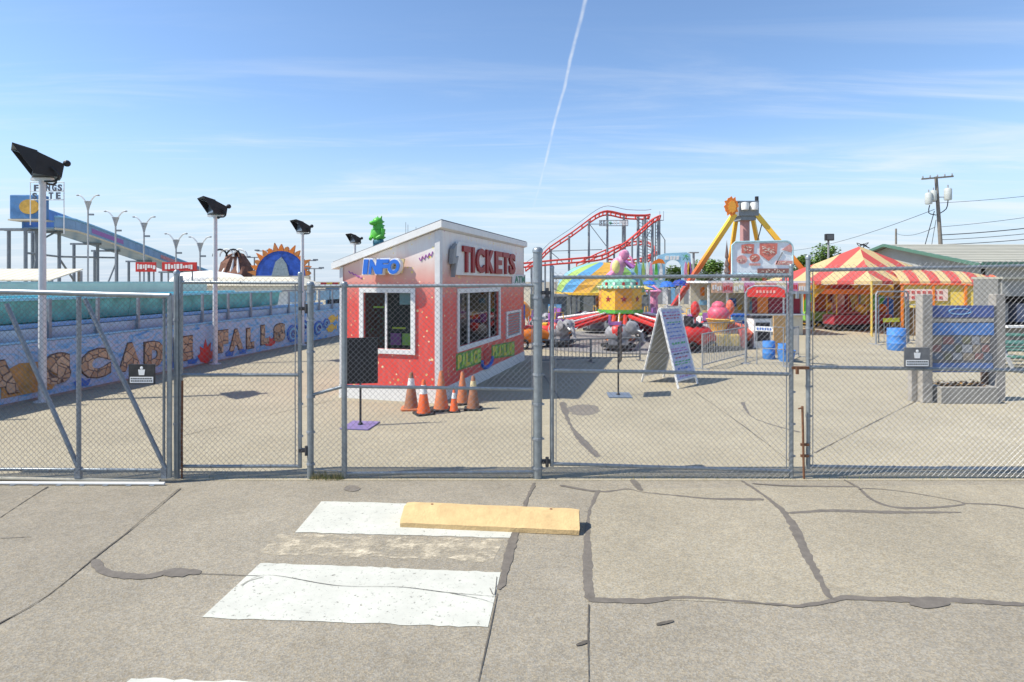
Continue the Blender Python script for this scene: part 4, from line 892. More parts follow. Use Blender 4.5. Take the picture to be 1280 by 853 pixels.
# painted pictures on the wall: flame fish, wave curls, yellow fish, rock arch at the left
def cut(name, poly, px, z, s, m, d=.01, off=.015):
    x0 = ms(px)[0]; mb = MB(); mb.prism([(a * s, b_ * s) for a, b_ in poly], (x0, off, z), (1, 0, 0), (0, 0, 1), (0, -d, 0)); return mb.obj(name, m, mural)
FL = [(0, 0), (.5, -.15), (.9, .1), (.95, .45), (.7, .4), (.75, .85), (.5, .65), (.35, 1.05), (.2, .6), (-.05, .75), (.0, .4), (-.2, .3)]
cut('painted_fish', FL, 251, .12, .62, RED); cut('painted_fish', [(a, b_ * .5) for a, b_ in FL], 333, .22, .6, RED, .008, .003)
for px, z, s in ((366, .15, .95), (379, .3, .9), (398, .2, .85), (408, .35, .6)):
    x0 = ms(px)[0]
    for q, (r_, m) in enumerate(((.5, BLUE), (.33, LBLUE), (.2, mat('navy_paint', (.02, .05, .30), rough=.5)))):
        mb = MB(); mb.path([(x0 + s * (r_ * math.cos(a_) * (1 - .08 * a_)), .012 - q * .004, z + .32 + s * r_ * math.sin(a_) * .75 * (1 - .06 * a_)) for a_ in [k * .42 for k in range(14)]], .06 * s, 4); mb.obj('painted_wave', m, mural)
for px, z in ((414.5, .92), (413, .52)):
    cut('painted_fish', [(-.9, .1), (-.2, .42), (.5, .5), (1.1, .15), (1.5, .45), (1.5, -.3), (1.1, 0), (.4, -.35), (-.4, -.3)], px, z - .1, .42, YELLOW)
cut('painted_rock', [(0, 0), (1.5, 0), (1.75, .5), (1.5, .85), (.5, .9), (0, .7)], 2, .18, .72, mat('painted_rock', (.48, .26, .08), rough=.7, var=.3, scale=5, dirt=.4))
for px in (95, 210, 236, 283, 300): cut('painted_wave', [(0, 0), (.7, -.05), (.9, .3), (.55, .22), (.3, .45), (-.1, .25)], px, .12, .45, BLUE, .008, .012)
# flume: raised teal trough behind the mural
TEAL = mat('teal_fibreglass', (.13, .46, .44), rough=.4, var=.35, scale=2.5, dirt=.5, dcol=(.10, .28, .30)); CYAN = mat('cyan_lip', (.24, .62, .76), rough=.4, var=.15); GREENT = mat('trough_green', (.26, .42, .40), rough=.6, var=.25, scale=3, dirt=.4)
flume = thing('flume_trough', 'raised teal flume trough with blue lips running behind the mural', 'water ride', (A0.x, A0.y, 0.004), rzM)
mb = MB(); pr = [(.62, 2.10), (.72, 1.60), (1.0, 1.45), (2.2, 1.45), (2.5, 1.6), (2.6, 2.10), (2.52, 2.10), (2.42, 1.66), (2.15, 1.53), (1.05, 1.53), (.80, 1.66), (.70, 2.10)]
L1 = 15.6; n_ = 13
for i in range(n_):
    a, b_ = L1 * i / n_ + .006, L1 * (i + 1) / n_ - .006; kk = len(pr); mb = MB()
    mb.add([(a, y, z) for y, z in pr] + [(b_, y, z) for y, z in pr], [tuple(range(kk)), tuple(range(2 * kk - 1, kk - 1, -1))] + [(j, (j + 1) % kk, kk + (j + 1) % kk, kk + j) for j in range(kk)]); mb.obj('trough_section', TEAL, flume, smooth=30)
for y, z, r_, m in ((.60, 2.11, .05, CYAN), (2.6, 2.11, .05, CYAN)):
    mb = MB(); mb.box(L1 / 2, y, z, L1, .12, .07); mb.obj('lip', m, flume, bevel=.01)
mb = MB(); mb.box(L1 / 2 + 1.5, .45, 1.54, L1 + 3.0, .16, .09); mb.obj('walkway_edge', mat('walkway_blue', (.24, .48, .78), rough=.5, var=.15), flume)
mb = MB(); mb.box(L1 / 2 + 1.5, .66, 1.37, L1 + 3.0, .10, .24); mb.obj('walkway_fascia', GREENT, flume)
mb = MB(); mb.box(LM / 2, .24, 1.36, LM, .03, .26); mb.obj('gap_board', mat('gap_board_blue', (.36, .50, .62), rough=.6, var=.2, scale=2), flume)
PG = mat('post_grey_blue', (.24, .27, .31), rough=.6, var=.2)
x = .8
while x < LM - .3:
    mb = MB(); mb.box(x, .165, 1.06, .06, .06, 2.1); mb.obj('post', PG, flume); x += 1.22
mb = MB()
for xx in (1, 4, 7, 10, 13, 15): mb.box(xx, 1.6, .72, .14, .9, 1.44)
mb.obj('support_frame', PG, flume)['kind'] = 'stuff'
# handrail with glass-blue boards past the trough end
x = L1 + .4
while x < LM - .9:
    mb = MB(); mb.box(x + .55, .52, 1.88, 1.06, .02, .42); mb.obj('rail_board', mat('pale_blue_board', (.30, .52, .66), rough=.4, var=.2), flume); x += 1.22
mb = MB(); mb.box((L1 + LM) / 2, .52, 2.13, LM - L1, .05, .05); mb.obj('handrail', GREY, flume)
# grey white tank behind
t = thing('splash_tank', 'long grey white tank wall with rounded end behind the teal trough', 'water ride', (A0.x, A0.y, 0.004), rzM)
TK = mat('tank_grey', (.74, .69, .61), rough=.6, var=.1, scale=1.2, dirt=.35, dcol=(.28, .29, .28))
x0t, x1t, yf, yb_ = 1.0, 15.2, 3.0, 5.2; pts = [(x0t, yf)] + [(x1t - .9 + .9 * math.sin(a_), yf + .9 - .9 * math.cos(a_)) for a_ in [k * math.pi / 16 for k in range(9)]] + [(x1t, yb_), (x0t, yb_)]
mb = MB(); mb.prism(pts, (0, 0, 0), (1, 0, 0), (0, 1, 0), (0, 0, 2.44)); mb.obj('tank_wall', TK, t, smooth=30)
mb = MB(); mb.prism([(a, b_) for a, b_ in pts], (0, 0, 2.44), (1.003, 0, 0), (0, 1.0, 0), (0, 0, .05)); mb.obj('rim', mat('tank_rim', (.58, .59, .57), rough=.6), t)
# tan ribbed canopy roof at the far left
p = XY(20, 17.5)
t = thing('ribbed_canopy', 'tan ribbed canopy roof behind the tank at the slide tower', 'canopy', (-15.9, 18.5, 0.004), 0)
mb = MB(); kk = 14
for i in range(kk):
    a_, b2 = -2.2 + 4.1 * i / kk, -2.2 + 4.1 * (i + 1) / kk - .02; mb = MB(); mb.add([(a_, -1, 2.55), (b2, -1, 2.55), (b2 - .35, .8, 2.92), (a_ - .35, .8, 2.92), (a_, -1, 2.51), (b2, -1, 2.51), (b2 - .35, .8, 2.88), (a_ - .35, .8, 2.88)], [(0, 1, 2, 3), (7, 6, 5, 4), (0, 4, 5, 1), (1, 5, 6, 2), (2, 6, 7, 3), (3, 7, 4, 0)]); mb.obj('roof_sheet', CREAM, t)
for x in (-2.1, 1.8):
    for y in (-.9, .7): mb = MB(); mb.box(x - (.3 if y > 0 else 0), y, 1.27 + (.15 if y > 0 else 0), .1, .1, 2.54 + (.3 if y > 0 else 0)); mb.obj('post', GREY, t)
# pale station building
t = thing('flume_station', 'low beige flat roofed station building behind the end of the trough', 'building', (-13.2, 30.0, .004), R(8))
mb = MB(); mb.box(0, 0, 1.15, 4.2, 4, 2.3); mb.obj('wall', WHITE, t)
mb = MB(); mb.add([(-2.6, -2.5, 2.3), (2.9, -2.5, 2.3), (2.9, 2.5, 2.3), (-2.6, 2.5, 2.3), (-1.6, -1.6, 2.72), (1.9, -1.6, 2.72), (1.9, 1.6, 2.72), (-1.6, 1.6, 2.72)], [(0, 3, 2, 1), (4, 5, 6, 7), (0, 1, 5, 4), (1, 2, 6, 5), (2, 3, 7, 6), (3, 0, 4, 7)]); mb.obj('roof', CREAM, t)
mb = MB(); mb.box(.3, -2.01, 1.3, 1.6, .03, .7); mb.obj('window', LBLUE, t)
t = thing('blue_kiosk', 'narrow blue kiosk with red and yellow top beside the booth', 'kiosk', (XY(421, 31).x, 31, .004), R(10))
mb = MB(); mb.box(0, 0, 1.15, 1.0, 1.2, 2.3); mb.obj('wall', mat('kiosk_blue', (.07, .22, .38), rough=.5, var=.2), t)
for i in range(5): mb = MB(); mb.box(-.6 + .3 * i, 0, 2.37, .29, 1.3, .14); mb.obj('awning_stripe', RED if i % 2 == 0 else YELLOW, t)
mb = MB(); mb.box(-.1, -.61, 1.4, .6, .02, .6); mb.obj('hatch', DARK, t)

# ---------------------------------------------------------------- water slide
def SY(px, py, Y): return W(px, py, Y)
slide = thing('water_slide', 'tall blue water slide descending on steel legs behind the tank', 'water slide', (-26, 36, .0))
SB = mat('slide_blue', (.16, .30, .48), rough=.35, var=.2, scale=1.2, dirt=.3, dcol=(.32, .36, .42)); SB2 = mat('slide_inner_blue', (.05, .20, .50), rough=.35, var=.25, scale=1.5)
path = [SY(48, 286, 30.5), SY(75, 289, 32.5), SY(122, 304, 36.5), SY(186, 326, 43), SY(250, 349, 49), SY(305, 367, 54), SY(330, 374, 57)]
path = smooth_line(path, 1.6); kk = len(path)
for i in range(kk - 1):
    a, b_ = path[i], path[i + 1]
    for (xo, zo, w_, h_, m, nm) in ((.85, .0, .07, .62, SB, 'near_side'), (-.85, .35, .07, 1.25, SB2, 'far_side'), (0, 0, 1.7, .08, SB, 'bed')):
        mb = MB(); vs = []
        for p in (a, b_):
            for dx, dz in ((-w_ / 2, 0), (w_ / 2, 0), (w_ / 2, h_), (-w_ / 2, h_)): vs.append((p.x + xo + dx, p.y + (.01 if p is a else -.01), p.z + dz))
        mb.add(vs, [(0, 1, 2, 3), (7, 6, 5, 4), (0, 4, 5, 1), (1, 5, 6, 2), (2, 6, 7, 3), (3, 7, 4, 0)]); mb.obj(nm, m, slide, world=True)
for xo, zo in ((.9, .64), (-.9, 1.27), (.9, .0)):
    mb = MB(); mb.path([p + Vector((xo, 0, zo)) for p in path], .06, 6); mb.obj('edge_rail', LBLUE if zo > .1 else CREAM, slide, world=True)
for i0, i1 in ((3, 5), (8, 11)):
    mb = MB(); pts = path[i0:i1 + 1]; vs = [p + Vector((.895, 0, .18)) for p in pts] + [p + Vector((.895, 0, .45)) for p in pts]; n2 = len(pts); mb.add(vs, [(j, j + 1, n2 + j + 1, n2 + j) for j in range(n2 - 1)]); mb.obj('painted_splash', mat('slide_rose', (.50, .20, .22), rough=.4, var=.3) if i0 > 4 else PURPLE, slide, world=True)
SST = mat('slide_steel', (.20, .23, .26), rough=.5, var=.15)
legs = [(32, 30.3), (46, 30.9), (74, 32.5), (122, 36.5), (146, 39), (186, 43), (225, 46.5), (262, 50)]
def zpath(Y):
    for a, b_ in zip(path[:-1], path[1:]):
        if a.y <= Y <= b_.y: return a.z + (b_.z - a.z) * (Y - a.y) / (b_.y - a.y)
    return path[0].z if Y < path[0].y else path[-1].z
LG = []
for px, Y in legs:
    X = XY(px, Y).x; z = zpath(Y)
    for dx in (0, -1.5):
        mb = MB(); mb.tube((X + dx, Y, 0), (X + dx, Y, z), .09, 8); mb.obj('support_leg', SST, slide, world=True)
    mb = MB(); mb.box(X - .75, Y, z - .06, 1.9, .14, .12); mb.obj('cross_beam', SST, slide, world=True); LG.append((X, Y, z))
def strut(a, b_, r=.055): mb = MB(); mb.tube(a, b_, r, 6); mb.obj('brace', SST, slide, world=True)
strut((LG[2][0], LG[2][1], 3.9), (LG[4][0], LG[4][1], 4.1)); strut((LG[0][0], LG[0][1], 4.0), (LG[2][0], LG[2][1], 3.9))
strut((LG[2][0], LG[2][1], 3.8), (LG[3][0], LG[3][1], .3)); strut((LG[3][0], LG[3][1], .8), (LG[4][0], LG[4][1], 3.9)); strut((LG[1][0], LG[1][1], 3.9), (LG[0][0], LG[0][1], .6)); strut((LG[1][0], LG[1][1], 3.6), (LG[2][0], LG[2][1], .4)); strut((LG[1][0], LG[1][1], 4.6), (LG[2][0], LG[2][1], 5.4))
# start cabin with sun emblem
a, b_ = W(14, 274, 30), W(52, 244, 30); mb = MB(); mb.box((a.x + b_.x) / 2, 30.2, (a.z + b_.z) / 2, b_.x - a.x, .6, b_.z - a.z); cb = mb.obj('start_cabin', mat('cabin_blue', (.08, .22, .46), rough=.45, var=.3, scale=1.5, dirt=.35, dcol=(.3, .3, .26)), slide, world=True, bevel=.05)
mb = MB(); cxm = (a.x + b_.x) / 2 + .25; mb.lathe([(0, -.02), (.45, -.02), (.45, .02), (0, .02)], 20); mb.v = [(cxm + x * 1.15, 29.88 + z, (a.z + b_.z) / 2 + y * .85) for x, y, z in mb.v]; mb.obj('sun_emblem', mat('emblem_ochre', (.55, .33, .06), rough=.5, var=.3, scale=4), cb, world=True)
mb = MB(); mb.box((a.x + b_.x) / 2, 30.3, a.z - .05, b_.x - a.x + .1, .9, .08); mb.obj('deck', CREAM, slide, world=True)
# lettered frame above the cabin (letters only partly readable)
t = thing('lettered_frame', 'white lattice sign frame with dark letters above the slide start', 'sign', (W(62, 250, 29.6).x, 29.6, W(62, 250, 29.6).z))
lo, hi = W(38, 250, 29.6), W(80, 228, 29.6); X0, X1, Z0, Z1 = lo.x, hi.x, lo.z, hi.z
for z in (Z0, (Z0 + Z1) / 2, Z1): mb = MB(); mb.tube((X0, 29.6, z), (X1, 29.6, z), .025, 6); mb.obj('frame_bar', WHITE, t, world=True)
for x in (X0, X1, X0 + .6): mb = MB(); mb.tube((x, 29.6, Z0 - (1.3 if x != X1 else 1.75)), (x, 29.6, Z1), .025, 6); mb.obj('frame_bar', WHITE, t, world=True)
for i, (ch, px, py) in enumerate((('F', 45.5, 239.5), ('S', 43.5, 249.5), ('N', 60, 239), ('G', 68, 239), ('S', 75, 239), ('I', 58, 249), ('T', 64, 249), ('E', 73, 249))):
    p = W(px - 2.5, py, 29.55); mb = MB(); put_text(mb, ch, p, (1, 0, 0), (0, 0, 1), .05 if ch == 'I' else .22, .34, .04, bold=.04); mb.obj('letter', mat('letter_slate', (.10, .11, .14), rough=.5), t, world=True)
# Y shaped lamp posts along the slide
def ylamp(px, py, Y):
    p = XY(px, Y); t_ = thing('forked_lamp', 'pale forked lamp post rising beside the blue water slide', 'lamp post', (p.x, p.y, 0), 0, 'forked lamps along the slide'); zt = ZZ(py, Y); s = Y / 34
    lm = mat('lamp_grey', (.42, .44, .45), rough=.5)
    mb = MB(); mb.tube((0, 0, 0), (0, 0, zt - .9 * s), .045 * s, 8); mb.obj('pole', lm, t_, smooth=40)
    mb = MB(); mb.lathe([(.05 * s, -.95 * s), (.09 * s, -.75 * s), (.19 * s, -.42 * s), (.13 * s, -.40 * s)], 10, (0, 0, zt)); mb.obj('funnel', lm, t_, smooth=40)
    for sx in (-1, 1):
        mb = MB(); mb.path(smooth_line([(sx * .1 * s, 0, zt - .5 * s), (sx * .22 * s, 0, zt - .32 * s), (sx * .42 * s, 0, zt - .1 * s), (sx * .62 * s, 0, zt - .04 * s)], .08), .04 * s, 6); mb.obj('arm', WHITE, t_)
        mb = MB(); mb.ball((sx * .6 * s, 0, zt - .06 * s), .09 * s, .09 * s, .05 * s); mb.obj('lamp_head', lm, t_)
    mb = MB(); mb.box(.2 * s, 0, zt - 1.2 * s, .26 * s, .1 * s, .1 * s); mb.obj('spot_lamp', SST, t_)
for px, py, Y in ((110, 243, 31.0), (144.5, 263, 34), (180, 270, 38), (220, 291, 42), (250, 295, 45)): ylamp(px, py, Y)
# red signs by the slide
def redsign(label, x0, x1, y0, y1, Y):
    a, b_ = W(x0, y1, Y), W(x1, y0, Y); cx_ = (a.x + b_.x) / 2; t_ = thing('red_sign', label, 'sign', (cx_, Y, 0)); w_ = b_.x - a.x
    mb = MB(); mb.box(0, 0, (a.z + b_.z) / 2, w_, .08, b_.z - a.z); pn_ = mb.obj('panel', RED, t_, bevel=.01)
    mb = MB(); x = -w_ * .42
    while x < w_ * .4:
        q = random.uniform(.08, .18) * 1.1; mb.box(x + q / 2, -.045, (a.z + b_.z) / 2 + random.uniform(-.03, .03), q * .7, .012, (b_.z - a.z) * random.uniform(.3, .6)); x += q
    mb.obj('lettering', WHITE, pn_)['kind'] = 'stuff'
    for sx in (-.35, .35): mb = MB(); mb.tube((sx * w_, .06, 0), (sx * w_, .06, a.z), .04, 6); mb.obj('post', GREY, t_)
redsign('short red sign on posts under the water slide', 170, 195, 328, 340, 27.5)
redsign('long red sign on posts under the water slide', 203, 246, 328, 339, 27)

# ---------------------------------------------------------------- floodlights on the mural
def floodlight(label, Y, px, hgt=4.45, sc_=1.0):
    p = XY(px, Y); t_ = thing('floodlight_pole', label, 'floodlight', (p.x, p.y, 0.004), R(0), 'floodlights along the mural')
    mb = MB(); mb.tube((0, 0, 0), (0, 0, hgt), .075, 12, .06); mb.lathe([(.16, 0), (.16, .02), (.08, .03)], 12); mb.obj('pole', mat('pale_pole', (.62, .63, .64), rough=.5, var=.08, dirt=.2), t_, smooth=40)
    M_ = Matrix.Rotation(R(-48), 3, 'Z') @ Matrix.Rotation(R(-9), 3, 'X'); o_ = Vector((0, 0, hgt + .04))
    T = lambda q: M_ @ Vector((q[0], q[1], q[2] * .82)) * sc_ + o_
    # housing: shallow back, flared front with visor; local -y is the lit side
    bk = [(-.28, .32, .08), (.28, .32, .08), (.28, .32, .46), (-.28, .32, .46)]; fr_ = [(-.42, -.18, .0), (.42, -.18, .0), (.42, -.18, .60), (-.42, -.18, .60)]
    mb = MB(); mb.add([T(q) for q in bk + fr_], [(0, 1, 2, 3), (0, 4, 5, 1), (1, 5, 6, 2), (2, 6, 7, 3), (3, 7, 4, 0), (4, 7, 6, 5)]); mb.obj('housing', mat('lamp_black', (.022, .021, .022), rough=.5, var=.3), t_)
    mb = MB(); vz = [(-.43, -.185, .61), (.43, -.185, .61), (.43, -.62, .66), (-.43, -.62, .66)]; mb.add([T(q) for q in vz] + [T((q[0], q[1], q[2] + .02)) for q in vz], [(0, 1, 2, 3), (7, 6, 5, 4), (0, 4, 5, 1), (1, 5, 6, 2), (2, 6, 7, 3), (3, 7, 4, 0)])
    for sx in (-.43, .41): mb.add([T(q) for q in ((sx, -.16, .60), (sx, -.62, .655), (sx, -.17, .05), (sx + .02, -.16, .60), (sx + .02, -.62, .655), (sx + .02, -.17, .05))], [(0, 1, 2), (5, 4, 3), (0, 3, 4, 1), (1, 4, 5, 2), (2, 5, 3, 0)])
    mb.obj('visor', MATS['lamp_black'], t_)
    mb = MB(); mb.add([T(q) for q in ((-.38, -.19, .04), (.38, -.19, .04), (.38, -.19, .56), (-.38, -.19, .56))], [(0, 1, 2, 3)]); mb.obj('lens', mat('lamp_lens', (.10, .11, .12), rough=.15), t_)
    for sx in (-.36, .36):
        mb = MB(); mb.path(smooth_line([T((sx * 1.1, .1, .28)), T((sx * 1.15, .26, .1)), T((sx * .9, .22, -.06)), T((sx * .4, .05, -.1))], .08), .024, 6); mb.obj('yoke_arm', BLACK, t_)
    mb = MB(); mb.box(0, 0, hgt + .01, .42, .10, .06); mb.obj('mount_bracket', WHITE, t_)
    mb = MB(); q = T((.25, .36, .5)); mb.ball(q, .07); mb.obj('ballast_knob', BLACK, t_)
floodlight('black floodlight on pale pole beside the first rock letters of the mural', 11.95, 53, 4.60, .92)
floodlight('black floodlight on pale pole between the two painted words of the mural', 17.4, 269, 4.46, .78)
floodlight('black floodlight on pale pole by the blue wave end of the mural', 22.6, 378, 4.38, .72)
floodlight('black floodlight on pole rising behind the low roof end of the booth', 27.6, 443.5, 4.3, .66)

# ================================================================ elephant ride (kiddie ride with star drum)
EC = XY(775, 24.0); ride = thing('elephant_ride', 'kiddie ride with yellow star drum, red arms and grey elephant cars', 'ride', (EC.x, EC.y, .004))
ELE = mat('elephant_grey', (.27, .27, .29), rough=.5, var=.3, scale=4, dirt=.4, dcol=(.14, .13, .13)); ELP = mat('elephant_pink', (.60, .30, .42), rough=.5)
zb_, zt_ = ZZ(391, 24), ZZ(356, 24); r_ = .90
mb = MB(); mb.lathe([(.62, 0), (.62, .12), (.42, .14), (.34, .3), (.34, zb_ - .1), (.5, zb_)], 8); mb.obj('column', ORANGE, ride)
for i in range(8):
    a0_, a1_ = 2 * math.pi * (i - .5) / 8, 2 * math.pi * (i + .5) / 8; am = (a0_ + a1_) / 2
    p0, p1 = Vector((r_ * math.cos(a0_), r_ * math.sin(a0_), 0)), Vector((r_ * math.cos(a1_), r_ * math.sin(a1_), 0)); n_ = Vector((math.cos(am), math.sin(am), 0)); u_ = (p1 - p0).normalized(); L_ = (p1 - p0).length
    mb = MB(); mb.prism([(0.01, zb_ + .14), (L_ - .01, zb_ + .14), (L_ - .01, zt_ - .16), (.01, zt_ - .16)], p0, u_, UZ, -n_ * .04); pn_ = mb.obj('drum_panel', YELLOW if i % 2 else mat('amber_paint', (.78, .36, .04), rough=.45), ride)
    st = []
    for k in range(10): rr = .15 if k % 2 == 0 else .06; aa = math.pi / 2 + k * math.pi / 5; st.append((L_ / 2 + rr * math.cos(aa), (zb_ + zt_) / 2 + rr * math.sin(aa)))
    mb = MB(); mb.prism(st, p0 + n_ * .002, u_, UZ, n_ * .012); mb.obj('star', DKRED, pn_)
mb = MB(); mb.lathe([(r_ * 1.06, zb_), (r_ * 1.06, zb_ + .13), (.3, zb_ + .14), (.3, zb_)], 8, a0=math.pi / 8); mb.obj('drum_band', GREEN, ride)
mb = MB(); mb.lathe([(.3, zt_ - .16), (r_ * 1.04, zt_ - .155), (r_ * 1.0, zt_ - .06), (.72, zt_ - .03), (.70, zt_ + .12), (.60, zt_ + .2), (0, zt_ + .25)], 16); mb.obj('drum_top', mat('seafoam', (.22, .50, .36), rough=.45, var=.2), ride)
for i in range(12): mb = MB(); a_ = 2 * math.pi * i / 12; mb.box(.72 * math.cos(a_), .72 * math.sin(a_), zt_ + .03, .06, .10, .12, rz=a_); mb.obj('scallop', RED if i % 2 else WHITE, ride)
for i in range(24):
    a_ = 2 * math.pi * i / 24
    if i == 0: mb = MB(); mb.ball((0, 0, 0), .045, n=6); bulb0 = mb.obj('bulb', mat('bulb_cream', (.8, .7, .4), rough=.25), ride); bulb0.location = (r_ * 1.03 * math.cos(a_), r_ * 1.03 * math.sin(a_), zt_ - .1)
    else: inst(bulb0, 'bulb', ride, (r_ * 1.03 * math.cos(a_), r_ * 1.03 * math.sin(a_), zt_ - .1))
# pink elephant figure on top
q = ZZ(314, 24) - zt_ - .22; zq = zt_ + .2
mb = MB(); mb.ball((-.12, 0, zq + .42 * q), .30, .27, .36 * q, 12); mb.ball((.06, 0, zq + .62 * q), .22, .2, .24 * q, 12); mb.obj('figure_body', ELP, ride, smooth=60)
mb = MB(); mb.ball((.2, -.02, zq + .88 * q), .19, .19, .19 * q, 12); hd = mb.obj('figure_head', ELP, ride, smooth=60)
mb = MB(); mb.path(smooth_line([(.32, -.1, zq + .86 * q), (.45, -.2, zq + .72 * q), (.5, -.2, zq + .55 * q), (.6, -.22, zq + .5 * q)], .05), .05, 7); mb.obj('trunk', PINK, hd)
for sy in (-1, 1): mb = MB(); mb.ball((.12, sy * .2, zq + .86 * q), .13, .03, .17 * q, 8); mb.obj('ear', PINK, hd, smooth=60)
mb = MB(); mb.ball((-.2, -.2, zq + .45 * q), .18, .12, .24 * q); mb.obj('figure_belly', mat('pale_yellow', (.75, .66, .25), rough=.5), ride, smooth=60)
for sy in (-1, 1): mb = MB(); mb.path([(-.3, sy * .12, zq + .25 * q), (-.5, sy * .16 - .1, zq + .1 * q)], .12, 8); mb.obj('figure_leg', PINK, ride, smooth=60); mb = MB(); mb.path([(.2, sy * .18, zq + .65 * q), (.5, sy * .24 - .1, zq + .42 * q)], .07, 8); mb.obj('figure_arm', PURPLE, ride, smooth=60)
# arms and elephants
def elephant_parts():
    d = {}
    mb = MB(); mb.ball((0, 0, .52), .48, .34, .36, 14); mb.box(0, 0, .22, .7, .5, .2); d['elephant_car'] = (mb, ELE)
    mb = MB(); mb.ball((.50, 0, .72), .24, .22, .25, 12); d['head'] = (mb, ELE)
    mb = MB(); mb.path(smooth_line([(.68, 0, .68), (.82, 0, .5), (.85, 0, .3), (.95, 0, .22)], .06), .07, 8); d['trunk'] = (mb, ELE)
    mb = MB(); mb.ball((.42, .30, .76), .17, .03, .2, 10); d['ear'] = (mb, ELE)
    mb = MB(); mb.ball((.42, -.30, .76), .17, .03, .2, 10); d['ear_'] = (mb, ELE)
    mb = MB(); mb.box(-.1, 0, .88, .42, .42, .1); mb.box(-.3, 0, 1.0, .08, .42, .3); d['seat'] = (mb, PURPLE)
    mb = MB(); mb.lathe([(.62, .05), (.62, .14), (.5, .16), (.5, .05)], 14); d['bumper_ring'] = (mb, RUBBER)
    mb = MB(); mb.ball((-.02, 0, .58), .34, .36, .32, 12); d['blanket'] = (mb, RED)
    mb = MB()
    for sy in (-1, 1): mb.path([(.66, sy * .12, .66), (.8, sy * .16, .6), (.88, sy * .15, .68)], .03, 6, rs=[.035, .028, .008])
    d['tusk'] = (mb, WHITE)
    mb = MB()
    for sy in (-1, 1): mb.ball((.66, sy * .13, .8), .035, .035, .035, 6)
    d['eye'] = (mb, BLACK)
    mb = MB(); mb.path([(.05, -.22, .95), (.05, -.2, 1.2), (.05, .2, 1.2), (.05, .22, .95)], .02, 6); d['grab_bar'] = (mb, YELLOW)
    return d
proto = None
for i in range(9):
    a_ = 2 * math.pi * i / 9 + .32; u_ = Vector((math.cos(a_), math.sin(a_), 0)); rr = 3.5; lift = .12
    for side in (-.22, .22):
        v_ = Vector((-u_.y, u_.x, 0)) * side; mb = MB(); mb.path([u_ * .5 + v_ + UZ * (zb_ - .05), u_ * (rr - .4) + v_ + UZ * (.55 + lift)], .085, 6); mb.obj('arm', RED, ride)
    mb = MB(); mb.path([u_ * .6 + UZ * (zb_ + .05), u_ * (rr - .3) + UZ * (.75 + lift)], .035, 6); mb.obj('arm_rail', WHITE, ride)
    loc = u_ * rr + UZ * lift; rz = a_ + math.pi / 2
    if proto is None:
        proto = {}; D_ = elephant_parts(); mb, m = D_['elephant_car']; car = mb.obj('elephant_car', m, ride, smooth=50); proto['car'] = car.data
        kids = []
        for k in ('head', 'trunk', 'ear', 'ear_', 'seat', 'bumper_ring', 'blanket', 'tusk', 'eye', 'grab_bar'): o = D_[k][0].obj(k.strip('_'), D_[k][1], car, smooth=50); kids.append((k.strip('_'), o.data))
        car.location = loc; car.rotation_euler = (0, 0, rz)
    else:
        car = bpy.data.objects.new('elephant_car', proto['car']); col.objects.link(car); car.parent = ride; car.location = loc; car.rotation_euler = (0, 0, rz)
        for k, me in kids: o = bpy.data.objects.new(k, me); col.objects.link(o); o.parent = car
mb = MB(); mb.lathe([(4.4, 0), (4.4, .05), (0, .06)], 32); mb.obj('ride_platform', mat('ride_deck', (.24, .23, .22), rough=.7), ride)

# picket barriers
def barrier(label, A, B, h=1.0, m=None, sp=.12, grp='picket barriers round the rides'):
    A, B = Vector(A), Vector(B); t_ = thing('picket_barrier', label, 'barrier', (A.x, A.y, .005), math.atan2(B.y - A.y, B.x - A.x), grp); L_ = (B - A).length; m = m or GREY
    for z in (.12, h): mb = MB(); mb.tube((0, 0, z), (L_, 0, z), .02, 6); mb.obj('rail', m, t_)
    for x in (0, L_): mb = MB(); mb.tube((x, 0, 0), (x, 0, h), .025, 6); mb.box(x, 0, .01, .08, .4, .02); mb.obj('foot_post', m, t_)
    n_ = max(3, int(L_ / sp)); first = None
    for i in range(1, n_):
        if first is None: mb = MB(); mb.tube((0, 0, .12), (0, 0, h), .010, 5); first = mb.obj('picket', m, t_); first.location = (L_ * i / n_, 0, 0)
        else: inst(first, 'picket', t_, (L_ * i / n_, 0, 0))
DG = mat('barrier_grey', (.20, .21, .22), rough=.5, metal=.3)
barrier('low picket barrier in front of the grey elephant cars beside the tall post', G(668, 456), G(738, 453), .72, DG)
barrier('low picket barrier before the elephants, behind the edge on pedestal sign', G(739, 453), G(800, 451), .72, DG)
barrier('grey crowd barrier running from the sandwich board towards the red gate arch', G(878, 462), G(933, 447), 1.0, GREY)
barrier('grey crowd barrier behind the ice cream car beside the red gate arch', G(872, 440), G(927, 436), 1.0, GREY)
barrier('grey crowd barrier between the red gate arch and the blue bins', G(985, 452), G(998, 446), 1.0, GREY)

